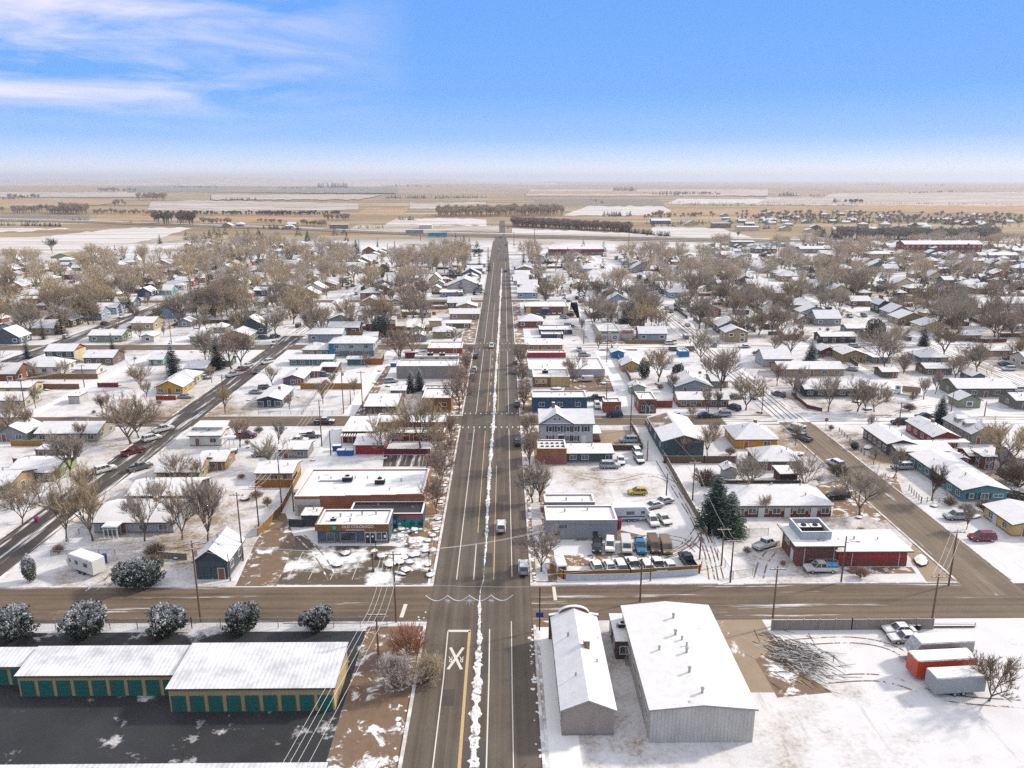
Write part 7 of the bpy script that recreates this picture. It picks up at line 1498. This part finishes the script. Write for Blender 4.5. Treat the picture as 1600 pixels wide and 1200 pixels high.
def conef(seed, H=8.0, W=4.2, n=120):
    r = random.Random(seed); V = []; F = []
    for i in range(n):
        f = r.random()**1.3; z = H*(.04+.93*f); R_ = W*.5*(1-f)*r.uniform(.75, 1.1)+.1; a = r.uniform(0, 2*PI); s = .65*(1-.5*f); c = Vector((math.cos(a)*R_, math.sin(a)*R_, z)); o = len(V)
        u = Vector((math.cos(a), math.sin(a), -.45))*s; v = Vector((-math.sin(a), math.cos(a), r.uniform(-.3,.3)))*s*.8
        V.extend([tuple(c-v-u*.4), tuple(c+v-u*.4), tuple(c+u*.8+v*.4), tuple(c+u*.8-v*.4)]); F.append((o,o+1,o+2,o+3))
    return np.array(V, dtype=np.float32), np.array(F, dtype=np.int32)
FARC = [conef(s) for s in (81, 82)]
def mass(name, items, protos, mat, col, frost, label=None):
    r = random.Random(len(items)); Vs = []; Fs = []; o = 0
    for (X, Y, h, wd) in items:
        V, F = protos[r.randrange(len(protos))]; a = r.uniform(0, 6.28); k = h/V[:, 2].max(); c, s = math.cos(a), math.sin(a); W = V.copy()
        W[:, 0] = (V[:, 0]*c-V[:, 1]*s)*k*wd+X; W[:, 1] = (V[:, 0]*s+V[:, 1]*c)*k*wd+Y; W[:, 2] = V[:, 2]*k
        Vs.append(W); Fs.append(F+o); o += len(V)
    V = np.concatenate(Vs); F = np.concatenate(Fs); me = bpy.data.meshes.new(name)
    me.vertices.add(len(V)); me.vertices.foreach_set('co', V.ravel()); me.loops.add(F.size); me.loops.foreach_set('vertex_index', F.ravel())
    me.polygons.add(len(F)); me.polygons.foreach_set('loop_start', np.arange(0, F.size, 4, dtype=np.int32)); me.polygons.foreach_set('loop_total', np.full(len(F), 4, dtype=np.int32))
    me.materials.append(M[mat]); me.update(calc_edges=True); me.validate()
    ob = link(name, me, None, None, (col[0], col[1], col[2], frost)); ob['kind'] = 'stuff'
    if label: ob['label'] = label
    return ob
R5 = random.Random(33); cand = []
for i in range(14000):
    Y = 212+620*R5.random(); X = R5.uniform(-640, 640); q = PX(X, Y)
    if not q or not (-25 < q[0] < 1625) or onroad(X, Y, 1.5) or not free(X, Y, .8): continue
    if q[1] > 530 and (not (q[0] < 60 or q[0] > 1380)): 
        continue
    if any(a-8 < q[0] < b+8 and yb-2 < q[1] < yb+(24 if yb < 470 else 17) for a, b, yb, yt in NAMEDB if yb < 545): continue
    if q[1] > 530 and R5.random() < .6: continue
    if q[1] < 412 and q[0] < 300: continue
    if q[1] < 400 and 520 < q[0] < 1100: continue
    if q[1] < 384: continue
    if -48 < X < 42 and Y < 560 and R5.random() < .8: continue
    if 24 > abs(X+4) : continue
    dn = .42
    if q[0] < 780: dn = .50 if 400 < q[1] < 500 else .4
    else: dn = .44 if 900 < q[0] < 1320 and q[1] < 480 else (.34 if q[0] > 1320 and q[1] < 470 else .42)
    dn *= .95
    cl = math.sin(X*.045+1.7)*math.sin(Y*.05+.6)+math.sin(X*.021-Y*.017)*.6   # groves and clearings
    if R5.random() < dn*(1+.4*cl): cand.append((Y, X))
cand.sort(); sp_ = []; nb = 0; rest = []; rest2 = []
ny_ = 0
for i in range(1500):
    if ny_ >= 110: break
    Y = 119+420*R4.random()**1.1; X = R5.uniform(-330, 330); q = PX(X, Y)
    if not q or not (0 < q[0] < 1600) or onroad(X, Y, 1.5) or not free(X, Y, 1.5) or (-20 < X < 12) or (Y < 205 and -46 < X < 42): continue
    ny_ += 1; tn_, tc_ = R5.choice((('tan', TANL), ('grey', GREYB), ('grey', GREYB), ('reddish', REDB))); sl = R5.random() < .4
    tree(X, Y, R5.uniform(5, 9.5), THIN if sl else SMALL, 'young_tree', tc_, None, R5.uniform(.25, .6), 'young trees in the yards', '%s %s young tree' % ('slender' if sl else 'bushy', tn_), wide=R5.uniform(.75, 1.15))
nj_ = 0
for i in range(1500):
    if nj_ >= 170: break
    Y = 120+330*R4.random()**1.1; X = R5.uniform(-240, 240); q = PX(X, Y)
    if not q or not (0 < q[0] < 1600) or onroad(X, Y, 1) or not free(X, Y, .6) or (-14 < X < 8) or (Y < 200 and 8 < X < 42): continue
    jk = R5.choice((('brown', '5a4636'), ('slate', '3a3f4a'), ('grey', '6e6a64'), ('rusty', '7a3a2a'), ('blue', '2f4a5e'), ('olive', '4a4a40'))); nj_ += 1; rockish(q[0], q[1], R5.uniform(.45, 1.15), 'junk_heap', 'x', 'heap', 'junk heaps in the yards', 900+i, ('thing', 'snowcap'), jk[1]); o = LAB.pop()
    if R5.random() < .5: o.scale = (R5.uniform(1, 2.4), R5.uniform(.6, 1.2), R5.uniform(.7, 1.3)); o.rotation_euler = (0, 0, R5.uniform(0, 3))
    auto(o, 'snow-capped %s junk heap' % jk[0], 'heap', 'junk heaps in the yards', X, Y)
ns_ = 0
for i in range(900):
    if ns_ >= 105: break
    Y = 118+380*R5.random()**1.2; X = R5.uniform(-260, 260); q = PX(X, Y)
    if not q or not (0 < q[0] < 1600) or onroad(X, Y, 1) or not free(X, Y, 1.2) or -46 < X < 42: continue
    ns_ += 1; tree(X, Y, R5.uniform(1.0, 2.6), SHR, 'bare_shrub', R5.choice(((.36,.27,.19),(.40,.25,.18),(.30,.25,.2))), None, R5.uniform(.3, .7), 'yard shrubs', R5.choice(('reddish', 'tan', 'grey'))+' bare shrub', cat='shrub', wide=R5.uniform(.8, 1.4))
TONE = [('tan',TANL),('grey-brown',GREYB),('reddish',REDB),('golden',GOLD)]
for Y, X in cand:
    u = R5.random()
    if u < .07:
        if len(sp_) < 60:
            sp_.append(1); tree(X, Y, R5.uniform(7, 13), SPR, 'spruce_tree', R5.choice(((.02,.04,.04),(.03,.055,.04),(.05,.06,.04))), None, R5.uniform(.1, .4), 'spruces among the streets', R5.choice(('dark', 'green'))+' spruce', wide=R5.uniform(.8, 1.15))
        continue
    left = X < -4
    tn, tc = R5.choices(TONE, (.35, .35, .1, .2) if left else (.3, .55, .1, .05))[0]
    kk = R5.uniform(.8, 1.2); tc = tuple(c*kk for c in tc)
    if nb < 200:
        nb += 1; hh = R5.choices((R5.uniform(13, 19), R5.uniform(7, 11)), (.72, .28))[0]
        tree(X, Y, hh, BIG if hh > 11 else SMALL, 'bare_tree', tc, None, R5.uniform(.15, .35), 'bare trees in the yards', '%s %s bare tree' % ('tall' if hh > 11 else 'low', tn), wide=R5.uniform(.9, 1.2))
    else: (rest if left else rest2).append((X, Y, R5.uniform(10, 18), R5.uniform(.95, 1.35)))
third = len(rest)//3
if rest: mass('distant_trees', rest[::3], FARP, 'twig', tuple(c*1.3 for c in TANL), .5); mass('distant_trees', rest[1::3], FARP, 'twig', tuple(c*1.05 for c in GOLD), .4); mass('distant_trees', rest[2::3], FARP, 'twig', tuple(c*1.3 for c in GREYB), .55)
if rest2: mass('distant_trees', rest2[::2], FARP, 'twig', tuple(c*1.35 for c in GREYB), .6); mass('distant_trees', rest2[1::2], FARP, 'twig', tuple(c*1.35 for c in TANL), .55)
ev = []
for i in range(380):
    px, py = (R5.uniform(290, 560), R5.uniform(366, 425)) if i < 110 else ((R5.uniform(0, 780), R5.uniform(400, 470)) if i < 170 else (R5.uniform(830, 1600), R5.uniform(392, 470)))
    X, Y = G(px, py)
    if free(X, Y, 1) and not onroad(X, Y): ev.append((X, Y, R5.uniform(6, 12), R5.uniform(.9, 1.4)))
for i in range(26):
    X, Y = R5.choice((-1, 1))*R5.uniform(17, 60)-4, R5.uniform(480, 800)
    if free(X, Y, 1) and not onroad(X, Y): ev.append((X, Y, R5.uniform(8, 14), R5.uniform(.7, 1.1)))
mass('distant_trees', ev, FARC, 'needle', (.03, .048, .045), .2)
def line(x0, y0, x1, y1, n, hpx, jit, protos, mat, col, frost, name, wd=1.0):
    it = []
    for i in range(n):
        t = R5.random(); px = x0+(x1-x0)*t+R5.gauss(0, 1); py = y0+(y1-y0)*t+R5.uniform(-jit, jit); X, Y = G(px, py); h = ZH(X, Y, py-hpx*R5.uniform(.65, 1.1)); it.append((X, Y, max(1.5, h), wd*R5.uniform(.8, 1.2)))
    return mass(name, it, protos, mat, col, frost)
DG = (.022, .035, .045)
for a in ((0,352,95,354,60,6,.6,FARC,'needle',DG,.05), (33,348,60,348,10,5,.6,FARC,'needle',DG,0), (113,344.6,135,344.6,14,4,.3,FARC,'needle',DG,0), (190,348,208,349,8,4,.4,FARC,'needle',DG,0),
          (0,333,135,333,90,13,1.5,FARD,'twig',GREYB,.1), (145,334,240,336,50,9,1.2,FARD,'twig',GREYB,.1), (98,334,136,335,30,18,1.5,FARD,'twig',TANL,.1), (240,349,305,350,26,20,2,FARD,'twig',(.16,.12,.09),.05), (310,349,360,350,26,11,2,FARD,'twig',GREYB,.1), (240,336,240+230,336,120,7,1.2,FARD,'twig',(.12,.11,.09),.1), (405,336,530,336,80,7,1.2,FARD,'twig',(.10,.10,.085),.1),
          (178,321,200,321,14,10,.8,FARD,'twig',GREYB,.1), (215,312,258,312,36,12,1,FARD,'twig',GOLD,.1), (155,300,215,300,40,7,1,FARD,'twig',GREYB,.1), (10,310,70,310,30,7,1,FARD,'twig',REDB,.1), (497,293,542,293,40,8,1,FARC,'needle',(.03,.07,.07),0), (595,291,675,292,40,4,.6,FARC,'needle',(.05,.08,.08),0), (600,310,760,309,120,5,.8,FARC,'needle',(.05,.07,.075),.1), (350,312,400,312,30,4,.6,FARC,'needle',(.05,.06,.07),.1), (0,311,30,311,14,4,.6,FARC,'needle',(.05,.06,.07),.1), (270,294,340,294,40,4,.6,FARD,'twig',GREYB,.1), (430,296,500,296,30,4,.6,FARD,'twig',GREYB,.1),
          (684,337,880,335,220,16,2.5,FARD,'twig',GOLD,.15), (800,353,985,362,420,15,1.2,FARD,'twig',(.34,.26,.20),.2), (968,362,1047,370,90,8,.6,FARC,'needle',DG,.05), (470,352,510,354,26,10,1,FARD,'twig',GREYB,.1), (505,343,545,345,20,11,2,FARD,'twig',REDB,.1), (410,357,470,359,40,7,1,FARC,'needle',(.03,.05,.05),.1), (400,347,440,349,20,7,1,FARD,'twig',TANL,.1), (620,343,650,344,20,6,.6,FARC,'needle',DG,.1), (555,357,600,356,20,5,1,FARC,'needle',(.05,.07,.07),.1),
          (958,297.5,993,298,40,6,.6,FARC,'needle',(.02,.07,.05),0), (1020,304,1060,304,26,6,1,FARC,'needle',DG,.1), (1055,305,1130,305,40,6,1,FARD,'twig',GREYB,.1), (920,311,942,318,14,4,.5,FARC,'needle',DG,.1), (1040,317,1600,320,90,3.2,.3,FARC,'needle',DG,.1), (1050,321,1340,321,90,3.2,.3,FARC,'needle',DG,.1), (1215,306,1244,306,26,6,.6,FARC,'needle',DG,.1), (1264,307,1285,307,10,4,.5,FARC,'needle',DG,.1), (1303,316,1312,316,10,7,.5,FARC,'needle',DG,.1), (1315,317,1350,317,30,6,.7,FARD,'twig',(.1,.08,.07),.1), (1420,303,1490,300,40,3,.4,FARD,'twig',(.12,.1,.09),.1), (1350,288.5,1390,288.5,26,3,.3,FARC,'needle',DG,0), (1440,290,1500,289,26,3,.3,FARC,'needle',DG,0),
          (1150,340,1600,346,260,9,7,FARD,'twig',GREYB,.25), (1330,348,1600,350,60,10,3,FARC,'needle',(.035,.05,.05),.15), (1180,337,1320,348,60,8,4,FARC,'needle',(.03,.045,.05),.1), (1310,374,1560,374,200,20,1.5,FARD,'twig',(.34,.30,.25),.4), (1320,377,1400,377,60,6,.4,FARC,'needle',DG,.1), (1400,377,1555,378,60,5,.4,FARC,'needle',DG,.1), (1270,367,1312,372,34,12,2,FARC,'needle',(.03,.05,.055),.1), (1180,344,1600,350,90,7,7,FARC,'needle',DG,.1), (1010,353,1110,350,40,6,3,FARC,'needle',DG,.1), (1000,342,1120,338,40,8,2,FARD,'twig',TANL,.15), (938,337,985,338,30,8,1,FARC,'needle',(.04,.05,.05),.15), (1160,357,1210,358,16,7,.5,FARC,'needle',DG,.1), (1020,340,1036,338,14,11,1,FARD,'twig',TANL,.2)):
    line(*a[:9] if False else a[:7], a[7], a[8], a[9], a[10], 'distant_treeline')
# ---------------------------------------------------------------- labels for the things placed by street
ORD = ['first','second','third','fourth','fifth','sixth','seventh','eighth','ninth','tenth','eleventh','twelfth','thirteenth','fourteenth','fifteenth','sixteenth','seventeenth','eighteenth','nineteenth','twentieth']
def ordw(n): return ORD[n] if n < 20 else 'twenty-'+ORD[(n-20) % 10] if n < 30 else 'thirty-'+ORD[n-30] if n < 40 else 'forty-'+ORD[n-40] if n < 50 else 'fifty-'+ORD[(n-50) % 10]
def band(Y):
    for lim, t in ((110, 'below first cross street'), (207, 'before second cross street'), (306, 'before third cross street'), (428, 'before fourth cross street'), (549, 'before fifth cross street'), (700, 'before sixth cross street'), (900, 'before the highway')):
        if Y < lim: return t
    return 'beyond the highway'
grp = {}
CN = {}
for o, desc, X, Y in AUTO:
    if desc == '%s' or desc is None:
        c = o.children[0].color if o.children else (1, 1, 1); c = tuple(c)[:3]; l = sum(c)/3
        desc = 'red car' if c[0] > 2.2*c[2] and c[0] > .08 else ('white car' if l > .45 else 'silver car' if l > .25 else 'blue car' if c[2] > 1.5*c[0] else 'grey car' if l > .06 else 'black car')
    grp.setdefault((desc, X < -4, band(Y)), []).append((abs(X+4), o))
for (desc, left, bd), L in grp.items():
    L.sort(key=lambda q: q[0])
    for i, (_, o) in enumerate(L):
        o['label'] = ('%s, %s out %s of main street, %s' % (desc, ordw(i), 'left' if left else 'right', bd)) if len(L) > 1 else '%s %s of main street, %s' % (desc, 'left' if left else 'right', bd)
# ---------------------------------------------------------------- air, sky, sun, camera
m = MB(); m.box(-14400, 14400, -600, 25400, -30, 190); hz = bpy.data.materials.new('thin_winter_haze'); hz.use_nodes = True; t = hz.node_tree
t.nodes.remove(t.nodes['Principled BSDF']); v = t.nodes.new('ShaderNodeVolumePrincipled'); v.inputs['Color'].default_value = (.90, .93, 1.0, 1); v.inputs['Density'].default_value = HAZE = .90e-4
v.inputs['Anisotropy'].default_value = .2
t.links.new(v.outputs[0], t.nodes['Material Output'].inputs['Volume'])
struct('haze', m, hz, kind='stuff')
SUNV = Vector((.92, .36, .56)).normalized()
el = math.asin(SUNV.z); az = math.atan2(SUNV.x, SUNV.y)
ld = bpy.data.lights.new('sun', 'SUN'); ld.energy = 2.5; ld.angle = math.radians(4.0); ld.color = (1.0, .90, .76)
so = bpy.data.objects.new('sun', ld); C.objects.link(so); so.rotation_euler = (-SUNV).to_track_quat('-Z', 'Y').to_euler(); so.location = (100, 60, 150)
w = bpy.data.worlds.new('World'); S.world = w; w.use_nodes = True; t = w.node_tree; nd, lk = t.nodes, t.links
bg = nd['Background']; sky = nd.new('ShaderNodeTexSky'); sky.sky_type = 'NISHITA'; sky.sun_disc = False; sky.sun_elevation = el; sky.sun_rotation = az; sky.air_density = 1.0; sky.dust_density = .6; sky.ozone_density = 2.0
tc = nd.new('ShaderNodeTexCoord'); sp = nd.new('ShaderNodeSeparateXYZ'); lk.new(tc.outputs['Generated'], sp.inputs[0])
rp = nd.new('ShaderNodeValToRGB'); lk.new(sp.outputs[2], rp.inputs[0]); cr = rp.color_ramp
stops = [(0.0, (.78,.81,.90)), (.012, (.76,.81,.94)), (.026, (.50,.67,.94)), (.048, (.27,.50,.90)), (.10, (.15,.39,.86)), (.20, (.13,.35,.85)), (.40, (.10,.28,.75))]
while len(cr.elements) < len(stops): cr.elements.new(.5)
for e, (p, c) in zip(cr.elements, stops): e.position = p; e.color = c+(1,)
SKYK = 4.6
sc = nd.new('ShaderNodeMix'); sc.data_type = 'RGBA'; sc.blend_type = 'MULTIPLY'; sc.inputs['Factor'].default_value = 1; lk.new(rp.outputs[0], sc.inputs['A']); sc.inputs['B'].default_value = (SKYK, SKYK, SKYK, 1)
# cirrus
mp = nd.new('ShaderNodeMapping'); lk.new(tc.outputs['Generated'], mp.inputs[0]); mp.inputs['Scale'].default_value = (3.0, 3.0, 16.0); mp.inputs['Rotation'].default_value = (0, .10, 0)
nz = nd.new('ShaderNodeTexNoise'); lk.new(mp.outputs[0], nz.inputs['Vector']); nz.inputs['Scale'].default_value = 1.6; nz.inputs['Detail'].default_value = 8; nz.inputs['Roughness'].default_value = .6; nz.inputs['Distortion'].default_value = .5
cm = nd.new('ShaderNodeValToRGB'); lk.new(nz.outputs[0], cm.inputs[0]); cm.color_ramp.elements[0].position = .38; cm.color_ramp.elements[1].position = .66
def wmath(op, a, b):
    o = nd.new('ShaderNodeMath'); o.operation = op; o.use_clamp = True
    for i, q in enumerate((a, b)):
        if isinstance(q, (int, float)): o.inputs[i].default_value = q
        else: lk.new(q, o.inputs[i])
    return o.outputs[0]
def wr(sock, a, b):
    o = nd.new('ShaderNodeMapRange'); lk.new(sock, o.inputs['Value']); o.inputs['From Min'].default_value = a; o.inputs['From Max'].default_value = b; return o.outputs[0]
lf = wr(sp.outputs[0], -.10, -.46); hi_ = wr(sp.outputs[2], .045, .095)
cl = wmath('MULTIPLY', wmath('MULTIPLY', cm.outputs[0], wmath('MULTIPLY', lf, .9)), hi_)
cx = nd.new('ShaderNodeMix'); cx.data_type = 'RGBA'; lk.new(cl, cx.inputs['Factor']); lk.new(sc.outputs['Result'], cx.inputs['A']); cx.inputs['B'].default_value = (.86*SKYK, .80*SKYK, .92*SKYK, 1)
up = wr(sp.outputs[2], .22, .50)
mx = nd.new('ShaderNodeMix'); mx.data_type = 'RGBA'; lk.new(up, mx.inputs['Factor']); lk.new(cx.outputs['Result'], mx.inputs['A']); hzm = nd.new('ShaderNodeMix'); hzm.data_type = 'RGBA'; hzm.inputs['Factor'].default_value = .6; lk.new(sky.outputs[0], hzm.inputs['A']); hzm.inputs['B'].default_value = (5.2, 4.9, 4.6, 1)
lk.new(hzm.outputs['Result'], mx.inputs['B'])
lk.new(mx.outputs['Result'], bg.inputs['Color']); bg.inputs['Strength'].default_value = .15
cd = bpy.data.cameras.new('camera'); co = bpy.data.objects.new('camera', cd); C.objects.link(co); S.camera = co
cd.sensor_width = 36; cd.lens = 36*CF/1600; cd.clip_end = 60000; cd.clip_start = 1
co.location = (0, 0, CH); mt = Matrix((VR, VU, tuple(-c for c in VF))).transposed().to_4x4(); co.rotation_euler = mt.to_euler()
S.view_settings.view_transform = 'Standard'; S.view_settings.look = 'None'; S.view_settings.gamma = 1.0; S.view_settings.exposure = 0.76
S.cycles.max_bounces = 4; S.cycles.diffuse_bounces = 2; S.cycles.glossy_bounces = 2; S.cycles.transparent_max_bounces = 6; S.cycles.volume_bounces = 0
S.cycles.use_denoising = False
try: S.cycles.denoiser = 'OPENIMAGEDENOISE'
except Exception: pass
labs = {}
for o in bpy.data.objects:
    if o.get('label') and o.parent is None: labs.setdefault(o['label'].lower(), []).append(o.name)
for k, v_ in labs.items():
    if len(v_) > 1: print('DUPLABEL', k, v_)
    if not 4 <= len(k.replace(',', ' ').split()) <= 16: print('LABLEN', k)
print('COUNTS', len(bpy.data.objects), 'autoH', nH, 'bare', nb, 'rest', len(rest)+len(rest2), 'sp', len(sp_))
